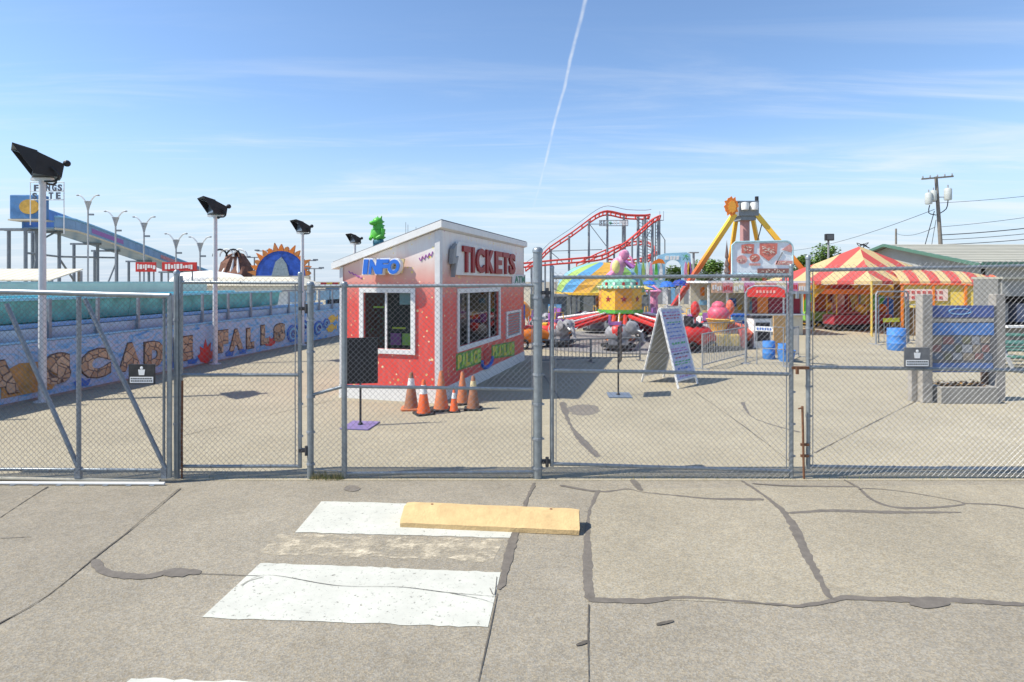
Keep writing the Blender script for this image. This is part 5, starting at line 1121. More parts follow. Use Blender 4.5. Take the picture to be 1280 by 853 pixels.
# ================================================================ striped dome canopy behind
DC = XY(750, 32.5); t = thing('dome_canopy_ride', 'round ride under a low dome canopy of green yellow blue gores', 'ride', (DC.x, DC.y, .004))
cols_ = [cloth('gore_' + n_, c_, .3) for n_, c_ in (('green', (.26, .50, .12)), ('yellow', (.72, .66, .16)), ('orange', (.75, .42, .08)), ('blue', (.12, .36, .66)), ('lime', (.42, .60, .18)), ('sky', (.28, .54, .70)))]
zr_, zt2_ = ZZ(366, 32.5), ZZ(328, 32.5); Rd = 2.48
for i in range(16):
    a0_, a1_ = 2 * math.pi * i / 16, 2 * math.pi * (i + 1) / 16; mb = MB(); vs = []; NJ = 7
    for j in range(NJ + 1):
        ph = j / NJ * math.pi / 2; rr = Rd * math.cos(ph); z = zr_ + (zt2_ - zr_) * math.sin(ph) ** .9
        tw = j * .16
        for a_ in (a0_ + tw, a1_ + tw): vs.append((rr * math.cos(a_), rr * math.sin(a_), z))
    mb.add(vs, [(2 * j, 2 * j + 1, 2 * j + 3, 2 * j + 2) for j in range(NJ)]); mb.obj('canopy_gore', cols_[(i * 5) % 6], t)
mb = MB(); mb.lathe([(Rd * 1.02, -.10), (Rd * 1.03, .03), (Rd * .98, .04), (Rd * .97, -.10)], 32, (0, 0, zr_)); mb.obj('rim', YELLOW, t)
mb = MB(); mb.tube((0, 0, 0), (0, 0, zt2_ - .02), .25, 12); mb.obj('mast', ORANGE, t)
for i in range(8): a_ = 2 * math.pi * i / 8; mb = MB(); mb.tube((2.1 * math.cos(a_), 2.1 * math.sin(a_), 0), (2.1 * math.cos(a_), 2.1 * math.sin(a_), zr_), .05, 6); mb.obj('pole', SST, t)
for i in range(6):
    a_ = 2 * math.pi * i / 6 + .2; mb = MB(); mb.path([(1.1 * math.cos(a_) - .3, 1.1 * math.sin(a_), .5), (1.1 * math.cos(a_) + .5, 1.1 * math.sin(a_), .6)], .3, 8, rs=[.32, .2]); mb.obj('car', (PURPLE, BLUE, RED)[i % 3], t, smooth=50)
mb = MB(); mb.lathe([(2.3, 0), (2.3, .3), (0, .32)], 24); mb.obj('platform', GREY, t)
t = thing('side_shed', 'small dark shed with pale top left of the dome canopy', 'shed', (XY(690, 31).x, 31, .004))
mb = MB(); mb.box(0, 0, .85, 1.4, 1.2, 1.7); mb.obj('wall', mat('shed_slate', (.10, .12, .13), rough=.7, var=.4, scale=3), t); mb = MB(); mb.box(0, 0, 1.76, 1.6, 1.4, .12); mb.obj('roof', GREY, t); mb = MB(); mb.box(.1, -.61, 1.1, .7, .03, .4); mb.obj('panel', LBLUE, t)
t = thing('machinery_box', 'long dark machinery enclosure beneath the red coaster track', 'enclosure', (XY(735, 40).x, 40, .004))
mb = MB(); mb.box(0, 0, .8, 8, 1.5, 1.6); mb.obj('body', mat('enclosure_dark', (.07, .085, .075), rough=.8, var=.5, scale=2), t)
for i in range(7): mb = MB(); mb.box(-3.4 + i * 1.15, -.77, .85, .9, .04, 1.2); mb.obj('panel', mat('enclosure_grey', (.20, .21, .20), rough=.7, var=.3), t)

# ================================================================ roller coaster
CY = 72.0; coaster = thing('roller_coaster', 'red steel roller coaster with dark lattice supports behind the dome canopy', 'roller coaster', (XY(740, CY).x, CY, 0))
TR = mat('coaster_red', (.55, .06, .05), rough=.45, var=.15)
def cz(zx, zy, Y=CY): return W(640 + zx / 5.33, 240 + zy / 5.33, Y)
def track(pts, gauge=.5, tie=True, r=.095):
    line = smooth_line(pts, 1.4)
    for sy in (-gauge, gauge): mb = MB(); mb.path([p + Vector((0, sy, .0)) for p in line], r, 6); mb.obj('running_rail', TR, coaster, world=True)
    mb = MB(); mb.path([p + Vector((0, 0, -.45)) for p in line], r * 1.1, 6); mb.obj('spine', TR, coaster, world=True)
    mb = MB()
    for p in line[::1]: mb.tube(p + Vector((0, -gauge, 0)), p + Vector((0, 0, -.45)), .06, 5); mb.tube(p + Vector((0, gauge, 0)), p + Vector((0, 0, -.45)), .06, 5); mb.tube(p + Vector((0, -gauge, 0)), p + Vector((0, gauge, 0)), .05, 5)
    mb.obj('cross_tie', TR, coaster, world=True)['kind'] = 'stuff'
    return line
lift = track([cz(90, 505), cz(200, 420), cz(250, 370), cz(400, 270), cz(520, 180), cz(580, 143), cz(630, 130), cz(690, 140), cz(760, 155), cz(880, 158), cz(915, 152)])
track([cz(60, 478, 66), cz(300, 455, 66), cz(480, 440, 66), cz(600, 425, 67), cz(680, 385, 68), cz(760, 335, 69), cz(850, 260, 70), cz(940, 180, 71), cz(985, 160, 71)])
track([cz(430, 480, 78), cz(560, 415, 78), cz(680, 365, 78), cz(740, 345, 78), cz(830, 330, 78), cz(900, 335, 78), cz(945, 370, 77), cz(940, 420, 76), cz(900, 445, 76)], r=.085)
track([cz(640, 450, 80), cz(760, 455, 80), cz(860, 445, 80), cz(960, 400, 80)], r=.11)
mb = MB(); mb.path([p + Vector((0, -1.0, .55)) for p in lift], .035, 5); mb.obj('handrail', SST, coaster, world=True)
def col_(zx, zy, r=.13, Y=CY, dx=0, to=0):
    p = cz(zx, zy, Y); mb = MB(); mb.tube((p.x + dx, Y, to), (p.x, Y, p.z), r, 6); mb.obj('support_column', SST, coaster, world=True)
for zx, zy in ((130, 485), (258, 380), (380, 295), (512, 195), (635, 140), (745, 160), (840, 165), (885, 165), (935, 190), (975, 170)): col_(zx, zy, .14 if zx < 800 else .18)
for zx in (735, 755, 845, 870, 900, 955, 985, 1018): col_(zx, 190 if zx < 1000 else 320, .08, 74)
for zx, zy in ((220, 470), (800, 310), (680, 400)): col_(zx, zy, .12, 68)
def br(a, b_, r=.05, Y=CY): mb = MB(); mb.tube(cz(*a, Y), cz(*b_, Y), r, 5); mb.obj('brace', SST, coaster, world=True)
for a, b_ in (((258, 395), (600, 385)), ((512, 215), (635, 215)), ((520, 220), (635, 370)), ((258, 400), (350, 480)), ((512, 215), (512, 470)), ((635, 215), (760, 205)), ((985, 270), (1018, 320)), ((975, 190), (1010, 190)), ((880, 250), (975, 190)), ((880, 330), (940, 230))): br(a, b_)
for k in range(14):
    z0 = 180 + k * 22; br((845, z0), (885, z0 + 14), .04, 74); br((955, z0), (985, z0 + 14), .04, 74); br((735, z0 + 10), (757, z0 + 22), .04, 74); br((900, z0), (935, z0 + 16), .04, 74)
for zx in (985, 1010): col_(zx, 130, .03, CY, 0, cz(980, 190).z)
# name board on the lift hill
t = thing('coaster_name_board', 'pale lettered name board with green emblem hung under the coaster crest', 'sign', (cz(677, 225, 71.3).x, 71.3, cz(677, 225, 71.3).z - .3))
a, b_ = cz(582, 226, 71.3), cz(772, 190, 71.3)
for z in (a.z, b_.z): mb = MB(); mb.tube((a.x, 71.3, z), (b_.x, 71.3, z), .05, 5); mb.obj('frame_bar', GREY, t, world=True)
for x in (a.x, b_.x): mb = MB(); mb.tube((x, 71.3, a.z), (x, 71.3, b_.z), .05, 5); mb.obj('frame_bar', GREY, t, world=True)
w_ = (b_.x - a.x) / 9.2; h_ = b_.z - a.z
for i, ch in enumerate('SEA VIPER'):
    if ch == ' ': continue
    x0 = a.x + .06 + i * w_ + (.0 if i < 4 else .1); mb = MB(); put_text(mb, ch, (x0, 71.25, a.z + .06), (1, 0, 0), UZ, w_ * (.3 if ch == 'I' else .82), h_ - .12, .05, bold=.05); mb.obj('letter', GREY if i < 4 else WHITE, t, world=True)
mb = MB(); p = ((a.x + w_ * 3.5), 71.2, (a.z + b_.z) / 2)
for k in range(5): aa = k * 1.2566; mb.path([p, (p[0] + .28 * math.cos(aa), p[1], p[2] + .28 * math.sin(aa))], .07, 5, rs=[.1, .02])
mb.obj('emblem', mat('dark_green', (.05, .24, .16)), t, world=True)

# ================================================================ beach-scene facade
FYd = 63.0; fa = W(792, 400, FYd); t = thing('beach_facade', 'light blue ride facade with arch opening, surfboards and palm', 'facade', (XY(828, FYd).x, FYd, .004))
def fp(px, py): return (W(px, py, FYd).x, W(px, py, FYd).z)
def slab(name, pts, m, y=0.0, d=.18, parent=None): mb = MB(); mb.prism([fp(*p) for p in pts], (0, FYd + y, 0), (1, 0, 0), UZ, (0, d, 0)); return mb.obj(name, m, parent or t, world=True)
arch_o = [(818, 347), (820, 326), (823, 319.5), (832, 316.8), (858, 315.6), (863, 318), (865, 345), (865, 360), (852.5, 360), (852, 334)] + [(841.5 + 10 * math.cos(a_), 334 - 9 * math.sin(a_)) for a_ in [k * math.pi / 8 for k in range(1, 8)]] + [(831, 334), (831, 360), (818, 360)]
slab('arch', arch_o, mat('facade_blue', (.34, .62, .80), rough=.5, var=.15))
mb = MB(); 
for i, (px, w_) in enumerate(((831, 3), (834, 1.6), (837, 3.2), (841, 3), (845, 3.4))): mb.prism([fp(px, 325), fp(px + w_, 325), fp(px + w_ + .6, 320), fp(px + .8, 320)], (0, FYd - .002, 0), (1, 0, 0), UZ, (0, -.04, 0))
mb.obj('lettering', WHITE, t, world=True)['kind'] = 'stuff'
slab('side_panel', [(790, 331), (818, 328), (818, 360), (790, 360)], mat('facade_aqua', (.42, .66, .74), rough=.5, var=.2), .06, .12)
for i, (px, m) in enumerate(((795, cols_[0]), (799.5, LBLUE), (804, cols_[4]), (809, WHITE), (813.5, PINK), (820, GREEN), (826, WHITE), (857, PINK), (860.5, YELLOW), (862.5, PURPLE))):
    slab('surfboard', [(px - 1.9, 350), (px - 2.0, 338), (px - .9, 330), (px, 327.5), (px + .9, 330), (px + 2.0, 338), (px + 1.9, 350)], m, -.10, .08)
slab('parasol', [(814, 331), (817, 326.5), (823, 323.5), (828, 325), (831, 330), (823, 329)], ORANGE, -.2, .06)
for k in range(6): a_ = k * 1.05; slab('palm_leaf', [(856, 321), (856 + 5 * math.cos(a_) + .8, 321 - 3.4 * math.sin(a_) + .9), (856 + 6.4 * math.cos(a_), 321 - 4.2 * math.sin(a_) + 1.2), (856 + 3.0 * math.cos(a_ + .3), 321 - 2.4 * math.sin(a_ + .3))], GREEN, -.06 - .012 * k, .01)
for i in range(14):
    xq = 790 + i * 76 / 14; slab('base_panel', [(xq, 360.3 + (i * 7) % 3), (xq + 5.2, 360.3 + (i * 7) % 3), (xq + 5.2, 380.2), (xq, 380.2)], [GREY, CREAM, mat('facade_lower', (.30, .33, .36), rough=.6, var=.35, scale=2), LBLUE, mat('facade_slate', (.16, .18, .20), rough=.6, var=.3), WHITE][(i * 5) % 6], .05 + .02 * (i % 2), .2)
for px in (795, 825, 860): mb = MB(); p = XY(px, FYd); mb.bar((p.x, FYd + 1.6, 0), (p.x, FYd + .35, 4.4), .14); mb.obj('back_strut', GREY, t, world=True)

# ---- blue parasol kiddie ride (many small cars)
t = thing('parasol_ride', 'kiddie ride of small cars under blue parasols before the beach facade', 'ride', (XY(817, 35).x, 35, .004))
mb = MB(); mb.lathe([(2.1, 0), (2.1, .15), (0, .16)], 24); mb.obj('platform', CREAM, t)
rr_ = random.Random(5)
for i in range(9):
    a_ = 2 * math.pi * i / 9 + .1; x, y = 1.6 * math.cos(a_), 1.6 * math.sin(a_); z = 2.38 + rr_.uniform(-.2, .2)
    mb = MB(); mb.tube((x, y, .15), (x, y, z), .025, 6); pl2 = mb.obj('parasol_pole', WHITE, t)
    mb = MB(); mb.lathe([(.48, -.18), (.3, -.02), (0, .06), (0, .04), (.28, -.05), (.46, -.2)], 10, (x, y, z)); mb.obj('parasol', BLUE if i % 4 else mat('navy_paint', (.02, .05, .30)), pl2)
    mb = MB(); mb.box(x, y, .42, .95, .5, .36, rz=a_ + 1.57); mb.ball((x, y, .62), .26, .26, .2); mb.obj('car', (RED, ORANGE, LBLUE, WHITE, GREEN)[i % 5], t, bevel=.04)
mb = MB(); mb.lathe([(.3, .15), (.25, 1.6), (.5, 1.9), (0, 2.3)], 10); mb.obj('hub', PINK, t)
for i, (lb, px, py, s, m) in enumerate((('blue ball shaped bin left of the ice cream car', 868, 405, .34, BLUE), ('small blue bin with round lid behind the sandwich board top', 829, 410, .34, BLUE))):
    g = G(px, py); tt = thing('round_bin', lb, 'bin', (g.x, g.y, .005)); mb = MB(); mb.lathe([(.26, 0), (.30, .7)], 12); mb.obj('body', m, tt, smooth=40); mb = MB(); mb.lathe([(.33, .7), (.3, .86), (.15, .98), (0, 1.0)], 12); mb.obj('lid', m, tt, smooth=40)

# ================================================================ pendulum ride
PY = 58.0; pend = thing('pendulum_ride', 'tall swinging pendulum ride on orange yellow legs with flame disc', 'ride', (XY(930, PY).x, PY, 0))
def leg_paint():
    m = bpy.data.materials.new('leg_paint'); m.use_nodes = True; t_ = m.node_tree; b = t_.nodes['Principled BSDF']; b.inputs['Roughness'].default_value = .4
    tc_ = N(t_, 'ShaderNodeTexCoord'); sp = N(t_, 'ShaderNodeSeparateXYZ'); t_.links.new(tc_.outputs['Object'], sp.inputs[0]); mr = N(t_, 'ShaderNodeMapRange'); t_.links.new(sp.outputs[2], mr.inputs[0]); mr.inputs[1].default_value = 1.0; mr.inputs[2].default_value = 9.0
    cr = N(t_, 'ShaderNodeValToRGB'); t_.links.new(mr.outputs[0], cr.inputs[0]); e = cr.color_ramp.elements; e[0].color = (.42, .03, .02, 1); e[1].color = (.80, .55, .06, 1); q_ = e.new(.35); q_.color = (.62, .12, .02, 1); q_ = e.new(.6); q_.color = (.78, .36, .03, 1)
    t_.links.new(cr.outputs[0], b.inputs['Base Color']); return m
LPN = leg_paint(); hubz = ZZ(272, PY)
for px0, py0, y0_, px1, y1_, w_ in ((918, 268, PY - .8, 841, PY - 2.5, .52), (944, 266, PY - .8, 1042, PY - 2.5, .52), (921, 268, PY + .8, 905, PY + 4.5, .42), (940, 268, PY + .8, 962, PY + 4.5, .42)):
    a = W(px0, py0, y0_); b_ = XY(px1, y1_); mb = MB(); mb.path([b_, a], w_ * .6, 4); mb.obj('leg', LPN, pend, world=True)
    mb = MB(); mb.box(b_.x, b_.y, .08, 1.4, 1.4, .16); mb.obj('foot_plate', GREY, pend, world=True)
p = W(931, 262, PY); mb = MB(); mb.box(p.x, PY, p.z - .1, 1.9, 2.2, 1.3); mb.box(p.x, PY, p.z + .7, 2.2, 1.6, .12); mb.box(p.x, PY, p.z - .9, 1.5, 1.8, .5); mb.obj('hub_frame', SST, pend, world=True)
for dx in (-.5, .4): mb = MB(); mb.lathe([(.34, 0), (.38, .3), (.34, .7), (.1, .75)], 12, (p.x + dx, PY - 1.3, p.z - .2)); mb.obj('drive_motor', WHITE, pend, world=True, smooth=40)
mb = MB(); mb.tube((p.x + 1.2, PY, p.z + .4), (p.x + 1.2, PY, p.z + 1.3), .18, 8); mb.obj('beacon', BLACK, pend, world=True)
fl = []
for k in range(24): rr = (.82 if k % 2 else 1.0) * (1.0 + .08 * math.sin(k * 2.1)); aa = k * math.pi / 12; fl.append((rr * .72 * math.cos(aa), rr * math.sin(aa) * 1.0))
c_ = W(914.5, 258, PY - 1.3); mb = MB(); mb.prism(fl, c_, (1, 0, 0), UZ, (0, .15, 0)); fd = mb.obj('flame_disc', ORANGE, pend, world=True)
mb = MB(); mb.prism([(x * .6, z * .65) for x, z in fl], c_ + Vector((0.05, -.003, -.05)), (1, 0, 0), UZ, (0, -.03, 0)); mb.obj('flame_core', mat('flame_amber', (.80, .36, .05), rough=.45), fd, world=True)
a = W(931, 276, PY); mb = MB(); mb.tube(Vector((a.x, PY, a.z + .5)), Vector((a.x, PY, 2.4)), .46, 14); mb.obj('swing_arm', mat('arm_rose', (.40, .22, .22), rough=.5, var=.1), pend, world=True, smooth=40)
mb = MB(); mb.lathe([(.3, 1.0), (1.6, 1.2), (1.8, 1.6), (1.5, 1.9), (.4, 2.5)], 16, (a.x, PY, 0)); mb.obj('gondola', RED, pend, world=True, smooth=40)
for k in range(12): aa = k * math.pi / 6; mb = MB(); mb.box(a.x + 1.95 * math.cos(aa), PY + 1.95 * math.sin(aa), 1.2, .4, .5, 1.1, rz=aa); mb.obj('seat', BLUE, pend, world=True, bevel=.06)
mb = MB(); mb.tube(W(953, 278, PY - .6), W(944, 312, PY - 3), .05, 5); mb.obj('stay_cable', BLACK, pend, world=True)

# ================================================================ food stand with picture board
SYd = 27.0; sx0, sx1 = XY(884, SYd).x, XY(1003, SYd).x; t = thing('food_stand', 'cream food stand with pink fascia signs and red shuttered end', 'food stand', ((sx0 + sx1) / 2, SYd, .004))
hw = (sx1 - sx0) / 2; zf0, zf1 = ZZ(366, SYd), ZZ(354, SYd)
mb = MB(); mb.box(0, 2.6, 1.2, hw * 2, .1, 2.4); mb.box(hw - .05, 1.3, 1.2, .1, 2.5, 2.4); mb.obj('wall', CREAM, t)
mb = MB(); mb.box(0, 1.1, 2.47, hw * 2 + .3, 3.3, .10); mb.obj('roof', WHITE, t)
mb = MB(); mb.box(0, -.02, .45, hw * 2 - .02, .08, .9); mb.obj('counter_front', CREAM, t); mb = MB(); mb.box(0, 0.0, .95, hw * 2, .5, .06); mb.obj('counter', WHITE, t)
npan = 9; fcols = [mat('fascia_peach', (.72, .42, .26), rough=.5, var=.25, scale=6), PINK, mat('fascia_cream', (.75, .62, .40), rough=.5, var=.2), mat('fascia_rose', (.66, .30, .30), rough=.5, var=.25, scale=6)]
for i in range(npan):
    x0, x1 = -hw + 2 * hw * i / npan, -hw + 2 * hw * (i + 1) / npan; mb = MB(); mb.box((x0 + x1) / 2, -.58, (zf0 + zf1) / 2, x1 - x0 - .02, .05, zf1 - zf0); pnl = mb.obj('fascia_panel', fcols[(i * 3) % 4], t)
    mb = MB()
    for k in range(4): mb.box(x0 + (x1 - x0) * (.15 + .22 * k), -.61, (zf0 + zf1) / 2 + rr_.uniform(-.05, .05), (x1 - x0) * .14, .012, (zf1 - zf0) * .45)
    mb.obj('lettering', (WHITE, RED)[i % 2], pnl)['kind'] = 'stuff'
for i in range(6): x = -hw + .05 + (2 * hw - .1) * i / 5; mb = MB(); mb.box(x, -.05, 1.65, .08, .08, 1.34); mb.obj('post', WHITE, t)
pc = [LBLUE, WHITE, BLUE, ORANGE, CREAM, YELLOW, RED, DKRED]
for i in range(10): x = -hw + .4 + rr_.random() * (2 * hw - .8); z = rr_.uniform(1.15, 2.0); w_ = rr_.uniform(.2, .5); mb = MB(); mb.box(x, 2.52, z, w_, .04, rr_.uniform(.25, .5)); mb.obj('menu_card', pc[i % 8], t)
for i in range(3): mb = MB(); x = hw - .5 - i * .75; mb.box(x, -.02, 1.35, .7, .1, .7); mb.obj('shutter', mat('maroon_shutter', (.24, .02, .04), rough=.5), t)
mb = MB(); mb.box(hw - 1.9, -.04, 1.5, .5, .12, 1.0); mb.obj('shutter', ORANGE, t)
# picture board on the roof
a, b_ = W(912, 350, SYd), W(987, 302, SYd); X0, X1, Z0, Z1 = a.x, b_.x, 2.53, b_.z
t = thing('picture_board', 'white roof board with rounded corners showing red food pictures', 'sign', ((X0 + X1) / 2, SYd, 2.525))
rc = .35; pts = [(X0, Z0 + .3), (X1, Z0 + .3)] + [(X1 - rc + rc * math.cos(k * math.pi / 12), Z1 - rc + rc * math.sin(k * math.pi / 12)) for k in range(7)] + [(X0 + .15, Z1 - .05), (X0, Z1 - .2)]
mb = MB(); mb.prism(pts, (0, SYd - .3, 0), (1, 0, 0), UZ, (0, .12, 0)); pb = mb.obj('board', mat('picture_sky', (.78, .83, .86), rough=.4, var=.1), t, world=True)
mb = MB(); mb.path([(p[0], SYd - .31, p[1]) for p in pts], .045, 5, closed=True); mb.obj('board_rim', mat('rim_aqua', (.40, .60, .64), rough=.5), pb, world=True)
for x in (X0 + .4, X1 - .4): mb = MB(); mb.bar((x, SYd - .24, 2.53), (x, SYd - .24, Z0 + .35), .10); mb.obj('post', SST, t, world=True)
def pic(poly, px, py, s, m, y=-.312): p_ = W(px, py, SYd); mb = MB(); mb.prism([(u * s, v * s) for u, v in poly], (p_.x, SYd + y, p_.z), (1, 0, 0), UZ, (0, -.02, 0)); mb.obj('picture', m, pb, world=True)
SAL = mat('picture_salmon', (.66, .20, .15), rough=.5, var=.3, scale=6); SAL2 = mat('picture_rose', (.70, .34, .30), rough=.5, var=.3, scale=6)
circ = [(.5 * math.cos(k * .5236), .4 * math.sin(k * .5236)) for k in range(12)]
pic([(-.5, -.35), (.5, -.4), (.55, .4), (.1, .45), (-.5, .35)], 931, 312, .55, SAL); pic(circ, 924, 325, .5, SAL2); pic(circ, 940, 323, .48, SAL); pic([(-.6, .5), (.6, .5), (.55, -.2), (0, -.7), (-.6, -.25)], 957, 314, .68, SAL)
pic([(-.5, .1), (.4, .75), (.75, .3), (.5, -.2), (0, 0)], 979, 314, .42, SAL2); pic([(-.04, 0), (.04, 0), (.6, 1.0), (.5, 1.05)], 966, 331, .55, GREY); pic([(-.8, -.18), (.8, -.2), (.8, .18), (-.7, .2)], 976, 329, .5, SAL2); pic([(-.6, -.12), (.6, -.12), (.6, .12), (-.6, .12)], 940, 331, .42, SAL2)
pic([(-1.2, -.18), (1.2, -.18), (1.2, .18), (-1.2, .18)], 963, 339, .62, mat('picture_brown', (.28, .13, .11), rough=.6), -.32)
mb = MB(); rp5 = random.Random(21)
for px_, py_, w5, h5 in ((931, 312, 13, 9), (957, 313, 18, 13), (940, 323, 10, 6), (924, 325, 10, 6), (976, 329, 16, 4), (963, 339, 34, 5)):
    for k in range(int(w5 * h5 / 9)):
        p_ = W(px_ + rp5.uniform(-.42, .42) * w5, py_ + rp5.uniform(-.36, .36) * h5, SYd); mb.box(p_.x, SYd - .345, p_.z, rp5.uniform(.03, .10), .008, rp5.uniform(.025, .05))
mb.obj('picture_stroke', mat('picture_cream', (.80, .70, .58), rough=.5), pb, world=True)['kind'] = 'stuff'  # cream strokes like small print over the food pictures
t = thing('spire_pole', 'thin dark ornamental spire left of the roof picture board', 'pole', (XY(908.5, 29).x, 29, 2.525)); z1 = ZZ(300, 29)
mb = MB(); mb.lathe([(.10, 0), (.10, .4), (.16, .45), (.07, .7), (.13, .8), (.05, 1.1), (.10, 1.2), (.02, z1 - 2.525 - .2), (0, z1 - 2.525)], 8); mb.obj('spire', mat('spire_dark', (.12, .08, .07), rough=.6), t); mb = MB(); mb.box(0, 0, .02, .4, .4, .04); mb.obj('base', GREY, t)

# ---- red gate arch
g0_, g1_ = G(932, 455), G(984, 459); t = thing('gate_arch', 'white tubular gate arch with rounded red header over the path', 'gate', ((g0_.x + g1_.x) / 2, (g0_.y + g1_.y) / 2, .005), math.atan2(g1_.y - g0_.y, g1_.x - g0_.x)); hw = (g1_ - g0_).length / 2; Yg = (g0_.y + g1_.y) / 2; zh = ZZ(358, Yg)
mb = MB(); mb.path([(-hw, 0, 0), (-hw, 0, zh - .25), (-hw + .08, 0, zh - .08), (-hw + .25, 0, zh), (hw - .25, 0, zh), (hw - .08, 0, zh - .08), (hw, 0, zh - .25), (hw, 0, 0)], .03, 8); mb.obj('frame', mat('pale_steel', (.30, .32, .34), rough=.45, metal=.3), t, smooth=40)
mb = MB(); mb.prism([(-hw + .05, zh - .33), (hw - .05, zh - .33), (hw - .06, zh - .12), (hw - .25, zh - .03), (-hw + .25, zh - .03), (-hw + .06, zh - .12)], (0, -.03, 0), (1, 0, 0), UZ, (0, .05, 0)); hd = mb.obj('header', RED, t)
mb = MB()
for k in range(6): mb.box(-.24 + k * .095, -.036, zh - .17, .055, .01, .08)
mb.obj('lettering', SAL2, hd)['kind'] = 'stuff'
mb = MB(); mb.path([(-hw + .32, 0, 0), (-hw + .32, 0, 1.15), (hw - .1, 0, 1.15), (hw - .1, 0, 0)], .018, 6); mb.tube((-hw + .32, 0, .5), (hw - .1, 0, .5), .014, 6); mb.obj('turnstile_frame', MATS['pale_steel'], t)
mb = MB(); mb.box(-.05, -.03, 1.08, .5, .02, .14); sg = mb.obj('small_sign', WHITE, t); mb = MB()
for k in range(6): mb.box(-.22 + k * .07, -.045, 1.08, .04, .006, .07)
mb.obj('lettering', BLUE, sg)['kind'] = 'stuff'
for x in (-hw, hw): mb = MB(); mb.box(x, 0, .012, .22, .22, .02); mb.obj('foot_plate', GREY, t)
# ---- blue bins
def barrel(label, px, py, h, r0, m=None):
    g = G(px, py); t_ = thing('plastic_barrel', label, 'barrel', (g.x, g.y, .005), 0, 'blue barrels'); m = m or BLB
    mb = MB(); mb.lathe([(r0 * .92, 0), (r0, .05 * h), (r0, .3 * h), (r0 * 1.04, .33 * h), (r0, .36 * h), (r0, .66 * h), (r0 * 1.04, .69 * h), (r0, .72 * h), (r0, .97 * h), (r0 * .96, h), (r0 * .9, h), (r0 * .88, .9 * h)], 20); mb.obj('body', m, t_, smooth=40)
    mb = MB(); mb.lathe([(0, .88 * h), (r0 * .88, .88 * h), (r0 * .88, .9 * h)], 20); mb.obj('liner', RUBBER, t_)
BLB = mat('barrel_blue', (.07, .24, .62), rough=.35, var=.1, dirt=.15)
barrel('blue plastic barrel beside the aluminium door frame before the striped tent', 1120.5, 438, .80, .30)
barrel('blue plastic barrel standing inside the red gate arch', 961, 449, .58, .19)
barrel('blue plastic barrel just outside the red gate arch by the gate post', 979, 450, .52, .16)
t = thing('blue_tub', 'low tipped blue tub between the red arch and the fence gate', 'tub', (G(983, 452).x, G(983, 452).y, .005), .4); mb = MB(); mb.lathe([(.2, 0), (.27, .34), (.25, .34), (.18, .03), (0, .03)], 16); mb.obj('body', BLB, t, smooth=40); mb = MB(); mb.path([(.26 * math.cos(a_), .26 * math.sin(a_), .34) for a_ in [k * .5236 for k in range(12)]], .015, 5, closed=True); mb.obj('rim', BLB, t)

# ---- ice cream kiddie car and red car
g = G(898, 436); t = thing('ice_cream_car', 'kiddie car shaped as a pink ice cream scoop in a yellow cone', 'ride car', (g.x, g.y, .005))
mb = MB(); mb.lathe([(.1, .35), (.42, 1.05), (.46, 1.1), (.40, 1.12)], 16); mb.obj('cone', mat('wafer', (.72, .48, .14), rough=.6, var=.15), t, smooth=40)
mb = MB(); mb.ball((0, 0, 1.28), .40, .40, .34, 14); mb.ball((0, 0, 1.55), .26, .26, .22, 12); mb.obj('scoop', mat('strawberry', (.62, .10, .16), rough=.45), t, smooth=60)
mb = MB(); mb.box(0, 0, .32, 1.3, .9, .5); mb.obj('car_body', mat('car_yellow', (.72, .50, .10), rough=.45), t, bevel=.08)
for sx in (-1, 1): mb = MB(); mb.box(sx * .78, 0, .4, .25, .8, .7); mb.obj('side_stripe', RED, t, bevel=.05)
mb = MB(); mb.lathe([(.85, .0), (.85, .12), (.7, .14)], 16); mb.obj('skirt', RUBBER, t)
for i, (lb, px, py, m, m2) in enumerate((('red kiddie car with black seat left of the ice cream car', 872, 440, RED, BLACK), ('orange kiddie car with round front right of the ice cream car', 916, 434, mat('coral', (.66, .14, .08), rough=.45), YELLOW))):
    g = G(px, py); t = thing('kiddie_car', lb, 'ride car', (g.x, g.y, .005), .3 - i * .8)
    mb = MB(); mb.path([(-.6, 0, .55), (-.2, 0, .62), (.3, 0, .55), (.65, 0, .42)], .3, 10, rs=[.28, .38, .34, .18]); mb.obj('body', m, t, smooth=50)
    mb = MB(); mb.box(-.15, 0, .95, .4, .45, .14); mb.box(-.38, 0, 1.1, .1, .45, .35); mb.obj('seat', m2, t, bevel=.03)
    for sx in (-.4, .4):
        for sy in (-.3, .3): mb = MB(); mb.path([(sx + .17 * math.cos(a_), sy, .18 + .17 * math.sin(a_)) for a_ in [k * .6283 for k in range(10)]], .05, 5, closed=True); mb.obj('wheel', RUBBER, t)
    mb = MB(); mb.path([(-.1, 0, 1.0), (-.1, 0, 1.75)], .025, 5); mb.ball((-.1, 0, 1.5), .16, .16, .3); mb.obj('mast_figure', m, t)
for i, (lb, px, py, m1, m2) in enumerate((('white and green prize cart with lime top before the food stand', 884, 428, WHITE, cols_[4]), ('white chest freezer with dark front beside the arch', 948, 434, WHITE, DARK), ('pale blue drinks cooler standing at the food stand counter', 921, 430, LBLUE, BLUE))):
    g = G(px, py); t = thing('vending_unit', lb, 'vending unit', (g.x, g.y, .005), .1)
    mb = MB(); mb.box(0, 0, .55, .7, .6, 1.1); mb.obj('cabinet', m1, t, bevel=.02); mb = MB(); mb.box(0, -.31, .6, .55, .02, .7); mb.obj('front_panel', m2, t); mb = MB(); mb.box(0, 0, 1.15, .74, .64, .08); mb.obj('lid', m2, t)
    mb = MB(); mb.box(0, -.33, .95, .3, .02, .03); mb.obj('handle', GREY, t)

